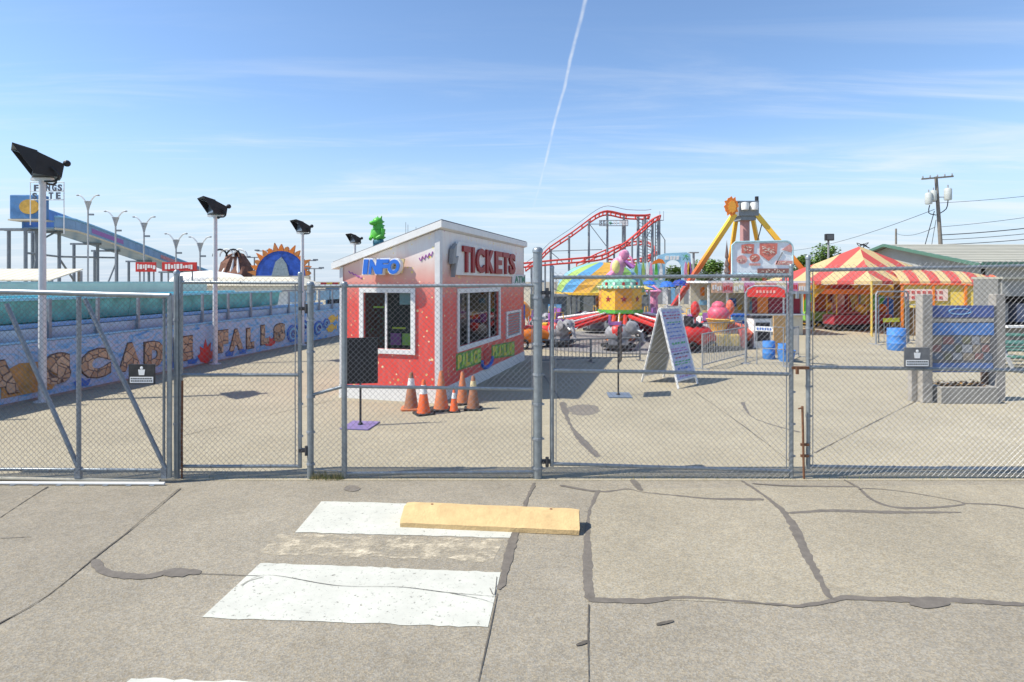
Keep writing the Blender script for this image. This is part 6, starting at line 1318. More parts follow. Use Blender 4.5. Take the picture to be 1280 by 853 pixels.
# ================================================================ striped tent
c0 = Vector((18.1, 30, 0)); Lc, Rc, Nc, Fc = Vector((13.7, 31.2, 0)), Vector((22.4, 28.8, 0)), Vector((16.3, 26.1, 0)), Vector((19.9, 33.9, 0)); ZE, ZA = 2.52, 4.33
tent = thing('striped_tent', 'peaked marquee tent with red and yellow stripes over the kiddie train', 'tent', (c0.x, c0.y, .004))
TRD = cloth('tent_red', (.62, .11, .10), .3); TYE = cloth('tent_cream', (.76, .60, .32), .4)
def tri_stripes(A, B, nst, flip):
    apex = Vector((c0.x, c0.y, ZA)); a, b_ = A + UZ * ZE, B + UZ * ZE; u_ = b_ - a
    t0 = (apex - a).dot(u_) / u_.length_squared                # foot of the apex along the eave
    H_ = apex - (a + u_ * t0)
    for i in range(nst):
        s0_, s1_ = i / nst, (i + 1) / nst
        cuts = [s0_] + ([t0] if s0_ < t0 < s1_ else []) + [s1_]
        top = [a + u_ * s + H_ * (s / t0 if s <= t0 else (1 - s) / (1 - t0)) - UZ * .10 * math.sin(math.pi * min(1, (s / t0 if s <= t0 else (1 - s) / (1 - t0)))) * .6 for s in cuts]
        bot = [a + u_ * s for s in cuts]
        mb = MB(); k = len(cuts); M_ = 4; vs = []
        for j in range(M_ + 1):
            f_ = j / M_
            for q in range(k): p_ = bot[q].lerp(top[q], f_); vs.append(p_ - UZ * (.22 * f_ * (1 - f_) * (top[q] - bot[q]).length / 3))
        mb.add(vs, [(j * k + q, j * k + q + 1, (j + 1) * k + q + 1, (j + 1) * k + q) for j in range(M_) for q in range(k - 1)])
        # valance
        mb.add([bot[0], bot[-1], bot[-1] - UZ * .16, bot[0] - UZ * .16], [(0, 1, 2, 3)])
        mb.obj('roof_stripe', TRD if (i + flip) % 2 else TYE, tent, world=True)
tri_stripes(Lc, Nc, 7, 0); tri_stripes(Nc, Rc, 9, 0); tri_stripes(Rc, Fc, 9, 0); tri_stripes(Fc, Lc, 9, 0)
for p_ in (Lc, Rc, Nc, Fc, (Nc + Rc) / 2, (Lc + Nc) / 2): mb = MB(); mb.tube((p_.x, p_.y, 0), (p_.x, p_.y, ZE), .05, 8); mb.obj('pole', mat('tent_pole_yellow', (.62, .44, .10), rough=.5), tent, world=True)
mb = MB(); mb.tube((c0.x, c0.y, 0), (c0.x, c0.y, ZA + .05), .06, 8); mb.obj('mast', GREY, tent, world=True)
mb = MB(); rr2 = random.Random(2)
for k in range(5): mb.path(smooth_line([(c0.x, c0.y, ZA), (c0.x + rr2.uniform(-.2, .5), c0.y, ZA + rr2.uniform(.05, .2)), (c0.x + rr2.uniform(.1, .7), c0.y, ZA - .1)], .1), .02, 4)
mb.obj('crown_rope', BLACK, tent, world=True)
# kiddie train under the tent
def traincar(label, px, py, m, m2, m3, rz, ln=1.7):
    g = G(px, py); t_ = thing('train_car', label, 'ride car', (g.x, g.y, .005), rz, 'kiddie train cars under the tent')
    mb = MB(); mb.box(0, 0, .55, ln, .95, .5); mb.obj('body', m, t_, bevel=.08); mb = MB(); mb.box(0, 0, .25, ln * .95, .8, .16); mb.obj('chassis', BLACK, t_)
    for sx in (-.35, .35):
        for sy in (-.42, .42): mb = MB(); mb.path([(sx * ln + .2 * math.cos(a_), sy, .22 + .2 * math.sin(a_)) for a_ in [k * .5236 for k in range(12)]], .06, 6, closed=True); mb.obj('wheel', RUBBER, t_)
    for sx in (-.4, .4):
        for sy in (-.38, .38): mb = MB(); mb.tube((sx * ln, sy, .75), (sx * ln, sy, 1.85), .03, 6); mb.obj('post', m2, t_)
    mb = MB(); mb.prism([(-ln * .52, 0), (ln * .52, 0), (ln * .42, .22), (-ln * .42, .22)], (0, -.52, 1.85), (1, 0, 0), UZ, (0, 1.04, 0)); mb.obj('roof', m3, t_)
    mb = MB(); mb.box(0, 0, .9, ln * .5, .8, .1); mb.box(-ln * .22, 0, 1.1, .1, .8, .45); mb.obj('bench', DKRED, t_, bevel=.02)
    mb = MB(); mb.ball((ln * .35, -.1, 1.05), .22, .22, .28); mb.obj('figure_head', m2, t_, smooth=50)
traincar('dark red kiddie train car at the head of the train', 1058, 413, mat('dark_red_car', (.34, .025, .04), rough=.4), YELLOW, ORANGE, .1, 2.0)
traincar('dark red kiddie train car with yellow roof behind the head car', 1085, 412, mat('dark_red_car', (.34, .025, .04)), ORANGE, YELLOW, .05, 2.0)
traincar('green and yellow kiddie train car beside the tent edge', 1024, 408, mat('apple_green', (.20, .42, .08), rough=.45), YELLOW, cols_[1], .1, 1.7)
# bright ride scenery under the tent
t = thing('scenery_wall', 'yellow painted scenery wall with red and green shapes inside the tent', 'scenery', (18.4, 32.6, .004), R(-10))
mb = MB(); mb.box(0, 0, 1.15, 7.0, .12, 2.3); mb.obj('board', mat('scenery_yellow', (.72, .42, .05), rough=.5, var=.25, scale=1.5), t)
sh = [(RED, -2.2, 1.5, .5), (GREEN, -1.4, 1.2, .45), (WHITE, -2.8, 1.1, .4), (ORANGE, -.6, 1.4, .6), (DKRED, .3, 1.5, .7), (cols_[1], 1.1, 1.3, .5), (GREEN, 2.0, 1.4, .4), (BLUE, 2.7, 1.0, .5), (PINK, -3.0, 1.8, .3)]
for i, (m, x, z, s) in enumerate(sh): mb = MB(); mb.prism([(s * (1 + .25 * math.sin(k * 2.3 + i)) * math.cos(k * .6283), s * (1 + .25 * math.cos(k * 1.7 + i)) * math.sin(k * .6283) * 1.2) for k in range(10)], (x, -.065 - .003 * i, z), (1, 0, 0), UZ, (0, -.03, 0)); mb.obj('painted_shape', m, t)
t = thing('cutout_figure', 'round red headed cutout figure standing at the tent front', 'figure', (G(1048, 408).x, G(1048, 408).y, .005)); Yq = G(1048, 408).y
mb = MB(); mb.ball((0, 0, ZZ(355, Yq)), .42, .3, .42, 12); mb.obj('head', mat('crimson', (.46, .05, .08), rough=.5), t, smooth=50); mb = MB(); mb.lathe([(.3, 0), (.25, .9), (.32, 1.5), (.2, ZZ(355, Yq) - .3)], 12); mb.obj('body', mat('figure_rose', (.66, .40, .38), rough=.5, var=.25), t, smooth=50); mb = MB(); mb.box(-.25, -.3, 1.1, .6, .04, .2); mb.obj('sash', WHITE, t)

# ---- yellow stall with curved striped awning, right of the tent
YS = 25.5; a, b_ = XY(1140, YS), XY(1246, YS); t = thing('yellow_stall', 'yellow stall with red edged curved awning right of the tent', 'stall', ((a.x + b_.x) / 2, YS, .004), R(-18)); hw = (b_.x - a.x) / 2
for i in range(4):
    x0, x1 = -hw + 2 * hw * i / 4, -hw + 2 * hw * (i + 1) / 4; mb = MB(); mb.box((x0 + x1) / 2, .5, (ZZ(352, YS) + ZZ(386, YS)) / 2, x1 - x0 - .03, .08, ZZ(352, YS) - ZZ(386, YS)); mb.obj('wall_panel', mat('stall_yellow', (.78, .58, .12), rough=.5, var=.1), t)
mb = MB(); mb.box(-.2, .9, .66, 2 * hw - .5, .6, 1.3); mb.obj('counter', mat('stall_brown', (.20, .12, .05), rough=.6, var=.3), t)
mb = MB(); mb.box(0, 1.6, 1.2, 2 * hw, .08, 2.4); mb.obj('back_wall', mat('stall_brown', (.20, .12, .05)), t)
for x in (-hw, -hw * .35, hw * .3, hw): mb = MB(); mb.box(x, .4, 1.2, .09, .09, 2.4); mb.obj('post', YELLOW if x > hw * .9 else ORANGE, t)
NS = 10; aw = []
for j in range(7): th_ = j / 6; aw.append((1.7 - 1.32 * th_ ** 1.0, 3.0 - .5 * th_ ** 1.8))
for i in range(NS):
    mb = MB(); x0, x1 = -hw - .1 + (2 * hw + .2) * i / NS, -hw - .1 + (2 * hw + .2) * (i + 1) / NS; dr = lambda x: -.30 * max(0, (x - hw * .1) / hw) ** 2
    vs = [(x, y, z + dr(x)) for (y, z) in aw for x in (x0, x1)] + [(x, aw[-1][0], aw[-1][1] + dr(x) - .14) for x in (x0, x1)]
    mb.add(vs, [(2 * j, 2 * j + 1, 2 * j + 3, 2 * j + 2) for j in range(7)]); mb.obj('awning_stripe', TRD if i % 2 else TYE, t)
mb = MB(); mb.path([(hw + .12, y, z + dr(hw + .12) + .02) for y, z in aw], .07, 6); mb.path([(x, aw[-1][0] - .01, aw[-1][1] + dr(x) - .14) for x in [-hw - .1 + (2 * hw + .2) * k / 12 for k in range(13)]], .04, 5); mb.obj('awning_trim', mat('trim_vermilion', (.72, .14, .05), rough=.5), t)
a2, b2 = W(1142, 377, YS), W(1190, 362, YS); cxs = (a.x + b_.x) / 2
mb = MB(); mb.box((a2.x + b2.x) / 2 - cxs, .42, (a2.z + b2.z) / 2, b2.x - a2.x, .05, b2.z - a2.z); sg = mb.obj('sign_panel', mat('sign_blush', (.74, .56, .48), rough=.5), t)
mb = MB()
for r2_ in range(2):
    for k in range(7): mb.box(a2.x - cxs + .15 + k * (b2.x - a2.x - .2) / 7, .39, a2.z + .14 + r2_ * .24, .13, .012, .13)
mb.obj('lettering', TRD, sg)['kind'] = 'stuff'
for i, x in enumerate((-.9, -.2, .6, 1.1)): mb = MB(); mb.ball((x, .75, 1.5), .2, .2, .28); mb.obj('prize', (YELLOW, BLUE, ORANGE, PINK)[i], t, smooth=50)

# ---- aluminium door frame and panel
g = G(1095, 431); g2 = G(1135, 429); t = thing('door_frame', 'free standing aluminium door frame with rounded corners before the tent', 'gate', (g.x, g.y, .005), math.atan2(g2.y - g.y, g2.x - g.x)); L_ = (g2 - g).length; zh = ZZ(365, g.y)
mb = MB(); mb.path([(0, 0, 0), (0, 0, zh - .1), (.1, 0, zh), (L_ - .1, 0, zh), (L_, 0, zh - .1), (L_, 0, 0)], .034, 8); mb.obj('outer_frame', MATS['pale_steel'], t, smooth=40)
mb = MB(); mb.path([(.14, 0, .08), (.14, 0, zh - .22), (L_ - .12, 0, zh - .22), (L_ - .12, 0, .08)], .028, 8, closed=True); mb.obj('inner_frame', GALV, t)
mb = MB(); mb.box(L_ * .45, -.03, .95, L_ * .5, .02, .16); mb.obj('label_plate', NYEL, t)
for x in (0, L_): mb = MB(); mb.box(x, 0, .012, .2, .5, .02); mb.obj('foot', GREY, t)
for i in range(4): mb = MB(); mb.tube((.14 + (L_ - .26) * (i + 1) / 5, 0, .1), (.14 + (L_ - .26) * (i + 1) / 5, 0, .85), .012, 5); mb.obj('bar', GALV, t)
barrier('grey mesh barrier panel between the door frame and the bulletin board', G(1136, 429), G(1160, 431), 1.55, GREY, .16)

# ================================================================ long building at right
t = thing('long_building', 'long grey building with pale low gable roof and green trim', 'building', (33, 42, .0)); 
GX = 32.3; YF, YR = 39.5, 49; zE = ZZ(329, YF); zR = ZZ(306, YR); LEN = 46
RFM = mat('pale_roof', (.38, .37, .31), rough=.8, var=.08, scale=.6, dirt=.25, dcol=(.28, .27, .23)); GW = mat('grey_siding', (.34, .35, .34), rough=.7, var=.1, scale=1.0); GT = mat('green_trim', (.08, .17, .13), rough=.6)
mb = MB(); mb.box(GX + LEN / 2, YF + .08, zE / 2, LEN, .16, zE); mb.obj('front_wall', GW, t, world=True)
yb2 = 2 * YR - YF; mb = MB(); mb.prism([(YF, 0), (yb2, 0), (yb2, zE), (YR, zR - .12), (YF, zE)], (GX, 0, 0), (0, 1, 0), UZ, (.16, 0, 0)); mb.obj('gable_wall', GW, t, world=True)
ncourse = 12
for i in range(ncourse):
    f0, f1 = i / ncourse, (i + 1) / ncourse; ya, yb3 = YF - .6 + (YR - YF + .6) * f0, YF - .6 + (YR - YF + .6) * f1; za, zb3 = zE - .1 + (zR - zE + .1) * f0, zE - .1 + (zR - zE + .1) * f1
    mb = MB(); x0 = GX - .6; x1 = GX + LEN; mb.add([(x0, ya, za), (x1, ya, za), (x1, yb3, zb3), (x0, yb3, zb3), (x0, ya, za + .06), (x1, ya, za + .06), (x1, yb3, zb3 + .02), (x0, yb3, zb3 + .02)], [(0, 1, 2, 3), (4, 5, 6, 7), (0, 1, 5, 4), (1, 2, 6, 5), (2, 3, 7, 6), (3, 0, 4, 7)]); mb.obj('roof_course', RFM, t, world=True)
mb = MB(); mb.add([(GX - .6, YR, zR), (GX + LEN, YR, zR), (GX + LEN, yb2 + .6, zE - .1), (GX - .6, yb2 + .6, zE - .1)], [(0, 1, 2, 3)]); mb.obj('rear_roof', RFM, t, world=True)
mb = MB(); mb.path([(GX - .65, YF - .62, zE - .16), (GX - .65, YR, zR - .06), (GX - .65, yb2 + .6, zE - .16)], .16, 4); mb.obj('barge_board', GT, t, world=True)
mb = MB(); mb.box(GX + LEN / 2 - .4, YF - .66, zE - .10, LEN + .4, .08, .30); mb.obj('eave_fascia', GT, t, world=True)
for i in range(4, 10):
    x = GX + 2.5 + i * 4.2; mb = MB(); mb.box(x, YF - .02, 1.6, 2.6, .08, 1.7); wn = mb.obj('window', mat('shaded_pane', (.06, .065, .075), rough=.2), t, world=True)
    for dx in (-1.33, 1.33, 0): mb = MB(); mb.box(x + dx, YF - .05, 1.6, .07, .10, 1.8); mb.obj('window_bar', WHITE, wn, world=True)
# snack kiosk front and green table at the right edge
YK = 20.5; x0 = XY(1251, YK).x; t = thing('snack_kiosk', 'grey snack kiosk with dark serving opening right of the yellow stall', 'kiosk', (x0 + 2.2, YK, .004))
mb = MB(); mb.box(0, 0, .42, 4.4, .10, .84); mb.obj('lower_wall', mat('kiosk_taupe', (.20, .195, .18), rough=.7, var=.3, scale=5), t); mb = MB(); mb.box(0, -.1, .90, 4.4, .4, .07); mb.obj('counter', WHITE, t)
mb = MB(); mb.box(0, 0, 2.28, 4.4, .12, .62); mb.obj('header', mat('kiosk_grey', (.30, .30, .285), rough=.7, var=.12, scale=4), t); mb = MB(); mb.box(0, 1.1, 1.3, 4.4, .1, 2.6); mb.obj('back_wall', DARK, t); mb = MB(); mb.box(0, .5, 2.62, 4.6, 1.4, .08); mb.obj('roof', RFM, t)
mb = MB(); mb.box(-2.25, .56, 1.3, .08, 1.1, 2.6); mb.obj('side_wall', mat('kiosk_side', (.20, .20, .19), rough=.7, var=.15), t)
for x in (-2.15, 0, 2.15): mb = MB(); mb.box(x, 0, 1.45, .1, .1, 1.05); mb.obj('post', GREY, t)
for i in range(5): mb = MB(); mb.box(-1.7 + i * .8, .75, 1.35, .5, .4, .7); mb.obj('appliance', (GREY, mat('slate_blue', (.16, .19, .30), rough=.4))[i % 2], t, bevel=.03)
def table(label, px, py):
    g = G(px, py); t_ = thing('picnic_table', label, 'table', (g.x, g.y, .005), -.05, 'picnic tables by the kiosk'); TG = mat('table_green', (.06, .17, .13), rough=.5, var=.15)
    for i in range(5): mb = MB(); mb.box(0, -.32 + i * .16, .76, 1.9, .145, .045); mb.obj('top_plank', TG, t_, bevel=.006)
    for y in (-.72, .72):
        for k in (0, .16): mb = MB(); mb.box(0, y + (k if y > 0 else -k), .45, 1.9, .145, .04); mb.obj('bench_plank', TG, t_, bevel=.006)
    for x in (-.7, .7):
        for s in (-1, 1): mb = MB(); mb.bar((x, s * .15, .73), (x, s * .62, .0), .07); mb.obj('leg', GREY, t_)
        mb = MB(); mb.box(x + .06, 0, .42, .05, 1.7, .07); mb.obj('cross_bar', GREY, t_)
table('green picnic table in front of the snack kiosk, clear of the bulletin board', 1278, 462); table('green picnic table behind the bulletin board right post', 1246, 448)

# ================================================================ utility poles and wires
UPY = 60.0; WOOD = mat('pole_wood', (.20, .18, .155), rough=.9, var=.2, scale=3)
def upole(label, px, Y, ytop, arm, tr, lean=0.0):
    p = XY(px, Y); z = ZZ(ytop, Y); t_ = thing('utility_pole', label, 'utility pole', (p.x, p.y, 0)); mb = MB(); mb.path([(lean, 0, 0), (0, 0, z)], .2, 10, rs=[.22, .15]); mb.obj('pole', WOOD, t_, smooth=40)
    if arm: 
        mb = MB(); mb.box(0, -.2, z - .15, arm, .14, .16, M=Matrix.Rotation(R(-5), 3, 'Y')); ca = mb.obj('crossarm', WOOD, t_)
        for k in range(5): x = (-.46 + .23 * k) * arm; mb = MB(); mb.lathe([(.05, 0), (.08, .08), (.05, .16), (.07, .2), (0, .26)], 8, (x, -.2, z - .06 + x * .087)); mb.obj('insulator', GREY, ca)
    for dx, dz, s in tr:
        mb = MB(); mb.lathe([(0, -.65 * s), (.30 * s, -.6 * s), (.34 * s, -.5 * s), (.34 * s, .45 * s), (.28 * s, .55 * s), (0, .62 * s)], 14, (dx, -.25, z + dz)); tk = mb.obj('transformer', mat('transformer_grey', (.46, .49, .47), rough=.5, dirt=.2), t_, smooth=40)
        mb = MB(); mb.tube((dx, -.25, z + dz + .55 * s), (dx, -.25, z + dz + .9 * s), .06 * s, 6); mb.tube((dx, -.25, z + dz - .3), (0, 0, z + dz - .3), .05, 6); mb.obj('bushing', GREY, tk)
    return t_, z
up1, z1 = upole('wooden utility pole with crossarm and three grey transformers above the roof', 1170, UPY, 221, 3.3, ((-.95, -2.3, 1.0), (-.45, -2.0, .9), (1.05, -1.85, 1.05)), .9)
pA = XY(1170, UPY)
mb = MB(); mb.path(smooth_line([(pA.x - .8, UPY - .2, z1 - 3.0), (pA.x - .9, UPY - .2, z1 - 3.8), (pA.x, UPY, z1 - 4.0)], .3), .05, 5); mb.path(smooth_line([(pA.x + 1.1, UPY - .2, z1 - 2.5), (pA.x + .9, UPY - .2, z1 - 3.4), (pA.x + .1, UPY, z1 - 4.0)], .3), .05, 5); mb.obj('jumper_cable', BLACK, up1, world=True)
up2, z2 = upole('thin distant utility pole left of the transformer pole', 1120, 105, 286, 0, ())
def wirerun(label, A, B, sag, r=.022):
    A, B = Vector(A), Vector(B); t_ = thing('overhead_wire', label, 'wire', A, 0, 'overhead wires'); mb = MB(); mb.path([A.lerp(B, k / 14) - UZ * sag * 4 * (k / 14) * (1 - k / 14) for k in range(15)], r, 5); mb.obj('cable', BLACK, t_, world=True)
wirerun('thin highest overhead wire leaving the crossarm away from the tent', W(1172, 254, UPY), W(1420, 226, 52), .3)
wirerun('overhead wire just under the transformers away from the tent', W(1174, 284, UPY), W(1420, 248, 52), .3)
wirerun('thick bundled overhead cable over the building roof', W(1175, 294, UPY), W(1420, 266, 52), .3, .045)
wirerun('overhead cable close under the thick bundle', W(1175, 300, UPY), W(1420, 274, 52), .3, .03)
wirerun('lowest overhead cable above the roof ridge', W(1176, 306, UPY), W(1420, 282, 52), .3, .035)
wirerun('overhead wire from the transformer pole towards the green trees', W(1168, 262, UPY), W(985, 314, 120), .8, .03)
wirerun('lower overhead wire from the transformer pole to the thin pole', W(1169, 284, UPY), W(1120, 292, 105), .6, .03)
wirerun('steep guy wire from transformer pole down to the ground', W(1168, 264, UPY), W(1138, 373, 61), .0, .04)
wirerun('thin second guy wire beside the steep one', W(1170, 275, UPY), W(1153, 374, 60.5), .0, .025)

# ---- small floodlight mast near the tent
t = thing('floodlight_mast', 'slim mast with one square floodlight rising behind the tent', 'floodlight', (XY(1035.5, 36).x, 36, .004)); z = ZZ(297, 36); mb = MB(); mb.tube((0, 0, 0), (0, 0, z - .05), .06, 8); mb.obj('mast', GREY, t); mb = MB(); mb.box(0, -.1, z, .5, .25, .42); mb.obj('lamp_housing', BLACK, t, bevel=.03); mb = MB(); mb.box(0, -.23, z, .4, .02, .32); mb.obj('lens', mat('lamp_lens', (.3, .32, .34)), t)
t = thing('tee_pole', 'grey pole with flat crossbar lamp beside the pendulum leg', 'lamp post', (XY(867, 62).x, 62, 0)); z = ZZ(316, 62); mb = MB(); mb.tube((0, 0, 0), (0, 0, z), .12, 8); mb.obj('pole', GREY, t); mb = MB(); mb.box(0, 0, z, 1.0, .5, .12); mb.obj('lamp_bar', GREY, t)

# ================================================================ far left attractions
t = thing('arched_ride_facade', 'half round blue ride facade edged with orange flames beyond the slide', 'facade', (XY(351, 58).x, 58, 0)); zc = ZZ(345, 58); Rr = 2.55
mb = MB(); mb.prism([(Rr * math.cos(k * math.pi / 16), Rr * math.sin(k * math.pi / 16)) for k in range(17)], (0, 0, zc), (1, 0, 0), UZ, (0, .4, 0)); mb.obj('dome_panel', mat('facade_deep_blue', (.03, .09, .40), rough=.4, var=.5, scale=1.5), t)
mb = MB(); mb.prism([(-.9, 0), (.9, 0), (.6, 1.2), (.1, 1.9), (-.5, 1.4)], (0, -.02, zc), (1, 0, 0), UZ, (0, -.1, 0)); mb.obj('painted_peak', mat('peak_grey', (.28, .33, .34), rough=.5, var=.3), t)
mb = MB(); mb.box(0, .2, zc / 2, 2 * Rr + .6, .5, zc); mb.obj('base_wall', CREAM, t)
for k in range(15):
    aa = math.pi * (k + .5) / 15; rr = Rr + .15; mb = MB(); c_ = (rr * math.cos(aa), 0, zc + rr * math.sin(aa)); h_ = .32 + .18 * (k % 3); mb.prism([(-.28, -.2), (.28, -.2), (.2, .15), (.05, h_), (-.15, .2)], (c_[0], -.05, c_[2]), (math.sin(aa), 0, -math.cos(aa)), (math.cos(aa), 0, math.sin(aa)), (0, .3, 0)); mb.obj('flame', ORANGE if k % 2 else mat('burnt_orange', (.55, .20, .05), rough=.5, var=.3), t)
t = thing('rock_mountain', 'brown rocky ride mountain with dark looping arcs beyond the slide', 'ride', (XY(296, 62).x, 62, 0)); zt3 = ZZ(318, 62)
mb = MB(); mb.lathe([(3.0, 0), (2.6, 1.5), (2.0, 3.0), (1.5, 4.2), (1.0, zt3 - .2), (.3, zt3)], 14); r5 = random.Random(9); mb.v = [(x + r5.uniform(-.3, .3), y + r5.uniform(-.3, .3), max(0, z + r5.uniform(-.35, .35) if z > .1 else 0)) for x, y, z in mb.v]; mb.obj('rock', mat('rock_brown', (.16, .075, .05), rough=.85, var=.5, scale=1.2), t)
for k in range(4): aa = k * .9; mb = MB(); mb.path([(-1.2 + k * .7 + .75 * math.cos(b3), -1.2, zt3 - .3 + .75 * math.sin(b3)) for b3 in [j * math.pi / 8 for j in range(9)]], .1, 6); mb.obj('arc', (BLACK, WHITE)[k % 2], t)
for k in range(3): mb = MB(); mb.path([(-.9 + k * .9, -2.4, 1.0), (-.6 + k * .8, -1.7, 3.4), (-.2 + k * .4, -1.1, zt3 - .4)], .12, 5, rs=[.1, .2, .05]); mb.obj('waterfall', WHITE, t)
for px, py, Y in ((329, 314, 66), (386, 326, 60), (318, 322, 64), (393, 336, 58)):
    t = thing('double_lamp', 'small grey double headed lamp post among the far rides', 'lamp post', (XY(px, Y).x, Y, 0), 0, 'far double lamps'); z = ZZ(py, Y); mb = MB(); mb.tube((0, 0, 0), (0, 0, z), .08, 6); mb.obj('pole', GREY, t)
    mb = MB(); mb.box(0, 0, z, 1.5, .15, .1); mb.obj('arm', GREY, t)
    for sx in (-.7, .7): mb = MB(); mb.box(sx, 0, z + .08, .45, .3, .16); mb.obj('lamp_head', SST, t)
t = thing('antenna_rig', 'thin antenna rods with red tip seen over the booth roof', 'antenna', (XY(516, 45).x, 45, 0)); mb = MB(); mb.tube((0, 0, 0), (0, 0, ZZ(296, 45)), .1, 6); mb.obj('mast', SST, t)
for dx, y in ((-.55, 278), (-.38, 281), (.25, 284)): mb = MB(); mb.tube((dx, 0, ZZ(297, 45)), (dx, 0, ZZ(y, 45)), .02, 5); mb.obj('rod', SST, t)
mb = MB(); mb.box(0, 0, ZZ(296, 45), 1.6, .3, .1); mb.obj('cross_bar', SST, t); mb = MB(); mb.prism([(-.2, 0), (.6, 0), (.5, .35), (.1, .45)], (0, 0, ZZ(295, 45)), (1, 0, 0), UZ, (0, .1, 0)); mb.obj('red_vane', RED, t)
t = thing('white_boat', 'white boat shaped ride hulls beneath the long red sign', 'ride', (XY(262, 34).x, 34, .0)); 
mb = MB(); mb.path([(-2.6, 0, 2.2), (-1.8, 0, 2.5), (0, 0, 2.55), (1.8, 0, 2.4), (2.4, 0, 2.3)], .4, 10, rs=[.1, .5, .6, .5, .1]); mb.obj('hull', WHITE, t, smooth=50)
for x in (-1.3, 1.3): mb = MB(); mb.tube((x, 0, 0), (x, 0, 2.2), .1, 8); mb.obj('stand', GREY, t)

# ================================================================ trees
LEAFS = [mat('leaf_a', (.11, .20, .035), rough=.6, var=.25, scale=2), mat('leaf_b', (.15, .26, .05), rough=.6, var=.25, scale=2), mat('leaf_c', (.07, .13, .025), rough=.6, var=.25, scale=2)]
BARK = mat('bark', (.11, .085, .065), rough=.9, var=.3)
def tree(label, px, Y, ytop, wpx, seed, nl=2600):
    rg = random.Random(seed); p = XY(px, Y); H_ = ZZ(ytop, Y); Wd = wpx / F * Y / 2; t_ = thing('broadleaf_tree', label, 'tree', (p.x, p.y, 0), 0, 'trees behind the fairground')
    mb = MB(); mb.path([(0, 0, 0), (.05, 0, H_ * .3), (.1, 0, H_ * .6), (.05, .1, H_ * .85)], .2, 8, rs=[.28, .2, .12, .04])
    cl_ = []
    for k in range(16):
        a_ = rg.uniform(0, 6.28); e_ = rg.uniform(.15, 1); rr = Wd * .72 * math.sqrt(rg.random()) ; zc_ = H_ * (.42 + .5 * e_ * (1 - .35 * (rr / Wd) ** 2)); c_ = Vector((rr * math.cos(a_), rr * math.sin(a_) * .8, zc_)); cl_.append((c_, Wd * rg.uniform(.22, .42)))
        mb.path([(0.05, 0, H_ * rg.uniform(.25, .5)), c_ * .6 + Vector((0, 0, c_.z * .32)), c_], .05, 5, rs=[.09, .05, .02])
    mb.obj('trunk', BARK, t_, smooth=40)
    mb = MB()
    for i in range(nl):
        c_, r3 = cl_[i % len(cl_)]; d_ = Vector((rg.gauss(0, 1), rg.gauss(0, 1), rg.gauss(0, .8))); d_.normalize(); q = c_ + d_ * r3 * rg.uniform(.55, 1.12); s = rg.uniform(.10, .20) * (Y / 60) ** .5
        M_ = Matrix.Rotation(rg.uniform(0, 6.28), 3, 'Z') @ Matrix.Rotation(rg.uniform(-1.2, 1.2), 3, 'X'); mb.mi = 0 if i % 5 < 2 else (1 if i % 5 < 4 else 2)
        mb.add([M_ @ Vector(v) * s + q for v in ((-1, 0, 0), (0, -.55, .1), (1, 0, 0), (0, .55, .1))], [(0, 1, 2, 3)])
    mb.obj('crown', LEAFS, t_)['kind'] = 'stuff'
tree('bright green leafy tree rising behind the small floodlight mast', 1026, 64, 305, 62, 1, 4200)
tree('round green tree between the pendulum ride legs', 885, 74, 325, 46, 2); tree('low dark green tree seen through the arch of the beach facade', 842, 76, 333, 40, 3); tree('green tree just behind the lower pendulum leg', 990, 78, 326, 50, 4)
tree('green tree behind the food stand picture board', 940, 90, 336, 60, 5); tree('pale green tree beyond the coaster supports', 862, 95, 331, 30, 6)

# tan board leaning by the bins and a dark hedge of clutter behind the ride
g = G(974, 444); t = thing('tan_board', 'upright tan plywood board standing beside the blue barrels', 'board', (g.x, g.y, .005), .1)
mb = MB(); mb.box(0, 0, .68, .42, .05, 1.3); mb.obj('panel', mat('plywood', (.55, .33, .14), rough=.7, var=.15), t)
for sx in (-.14, .14): mb = MB(); mb.box(sx, .06, .3, .05, .05, .6); mb.obj('strut', TIM, t)

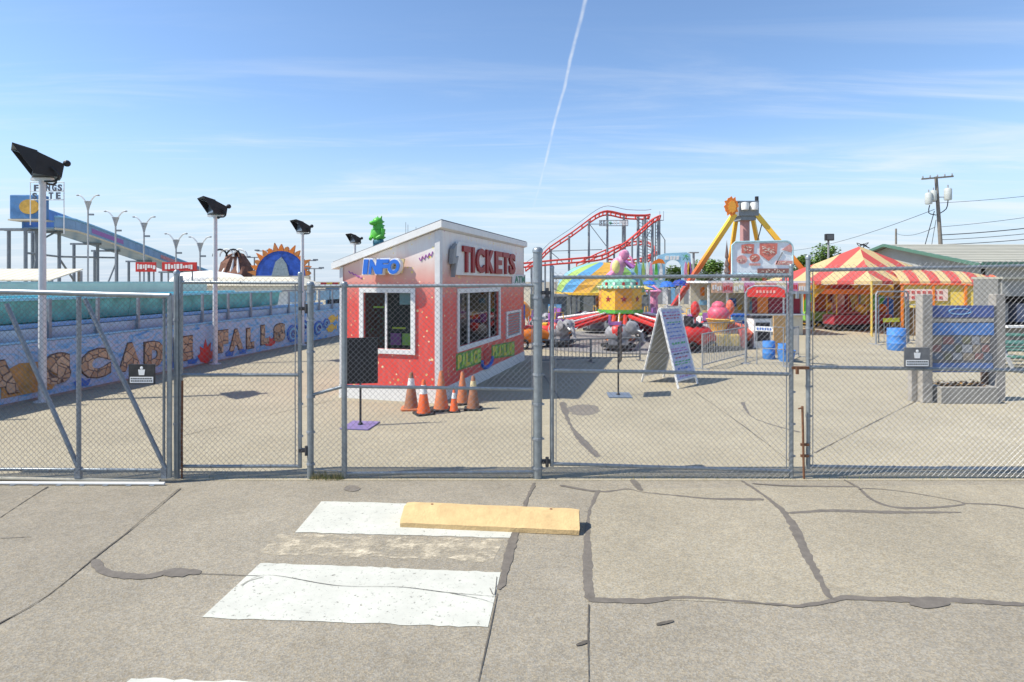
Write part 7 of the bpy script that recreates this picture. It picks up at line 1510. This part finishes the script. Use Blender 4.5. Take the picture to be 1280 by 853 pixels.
# more kiddie rides left of the elephants, seen between the posts
for i, (lb, px, py, m, m2, rz) in enumerate((('orange kiddie car behind the tall terminal post', 664, 436, ORANGE, RED, .3), ('red kiddie car with yellow seat beside the elephant ride', 683, 431, RED, YELLOW, -.2), ('orange kiddie car with purple seat left of the elephants', 700, 428, mat('tangerine', (.74, .26, .05), rough=.45), PURPLE, .5), ('dark red kiddie car behind the sandwich board', 812, 424, DKRED, BLACK, .1), ('bright red kiddie car right of the elephant ride', 832, 428, RED, WHITE, .8))):
    g = G(px, py); t = thing('kiddie_car', lb, 'ride car', (g.x, g.y, .005), rz)
    mb = MB(); mb.path([(-.6, 0, .45), (-.2, 0, .52), (.3, 0, .5), (.62, 0, .4)], .3, 10, rs=[.24, .34, .32, .2]); mb.obj('body', m, t, smooth=50)
    mb = MB(); mb.box(-.15, 0, .8, .4, .42, .12); mb.box(-.36, 0, .95, .1, .42, .32); mb.obj('seat', m2, t, bevel=.03)
    mb = MB(); mb.path([(.2 + .12 * math.cos(a_), .12 * math.sin(a_) * 1.2, .92) for a_ in [k * .7854 for k in range(8)]], .02, 5, closed=True); mb.obj('steering_wheel', BLACK, t)
    for sx in (-.38, .38):
        for sy in (-.3, .3): mb = MB(); mb.path([(sx + .15 * math.cos(a_), sy, .19 + .15 * math.sin(a_)) for a_ in [k * .6283 for k in range(10)]], .05, 5, closed=True); mb.obj('wheel', RUBBER, t)
g = G(664, 425); t = thing('orange_slide', 'orange curved kiddie slide standing beside the booth end', 'slide', (g.x, g.y, .005), .2)
mb = MB(); mb.path(smooth_line([(.7, 0, .15), (.35, 0, .35), (0, 0, .9), (-.35, 0, 1.45), (-.7, 0, 1.5)], .15), .2, 6); mb.obj('chute', mat('slide_orange', (.76, .32, .05), rough=.4), t, smooth=40)
for sx in (-.65, -.35): mb = MB(); mb.tube((sx, .18, 0), (sx, .18, 1.5), .04, 6); mb.tube((sx, -.18, 0), (sx, -.18, 1.5), .04, 6); mb.obj('leg', BLUE, t)
t = thing('control_booth', 'small cream ride operator hut with yellow roof behind the star drum ride', 'hut', (XY(797, 33.5).x, 33.5, .004), .2)
mb = MB(); mb.box(0, 0, .5, 1.1, 1.1, 1.0); mb.obj('lower_wall', CREAM, t)
for sx in (-.5, .5):
    for sy in (-.5, .5): mb = MB(); mb.box(sx, sy, 1.5, .08, .08, 1.0); mb.obj('post', WHITE, t)
mb = MB(); mb.lathe([(.95, 2.0), (.95, 2.06), (.0, 2.4)], 4, a0=math.pi / 4); mb.obj('roof', mat('hut_yellow', (.66, .50, .14), rough=.5), t)
mb = MB(); mb.box(0, -.2, 1.1, .7, .3, .2); mb.obj('console', GREY, t)
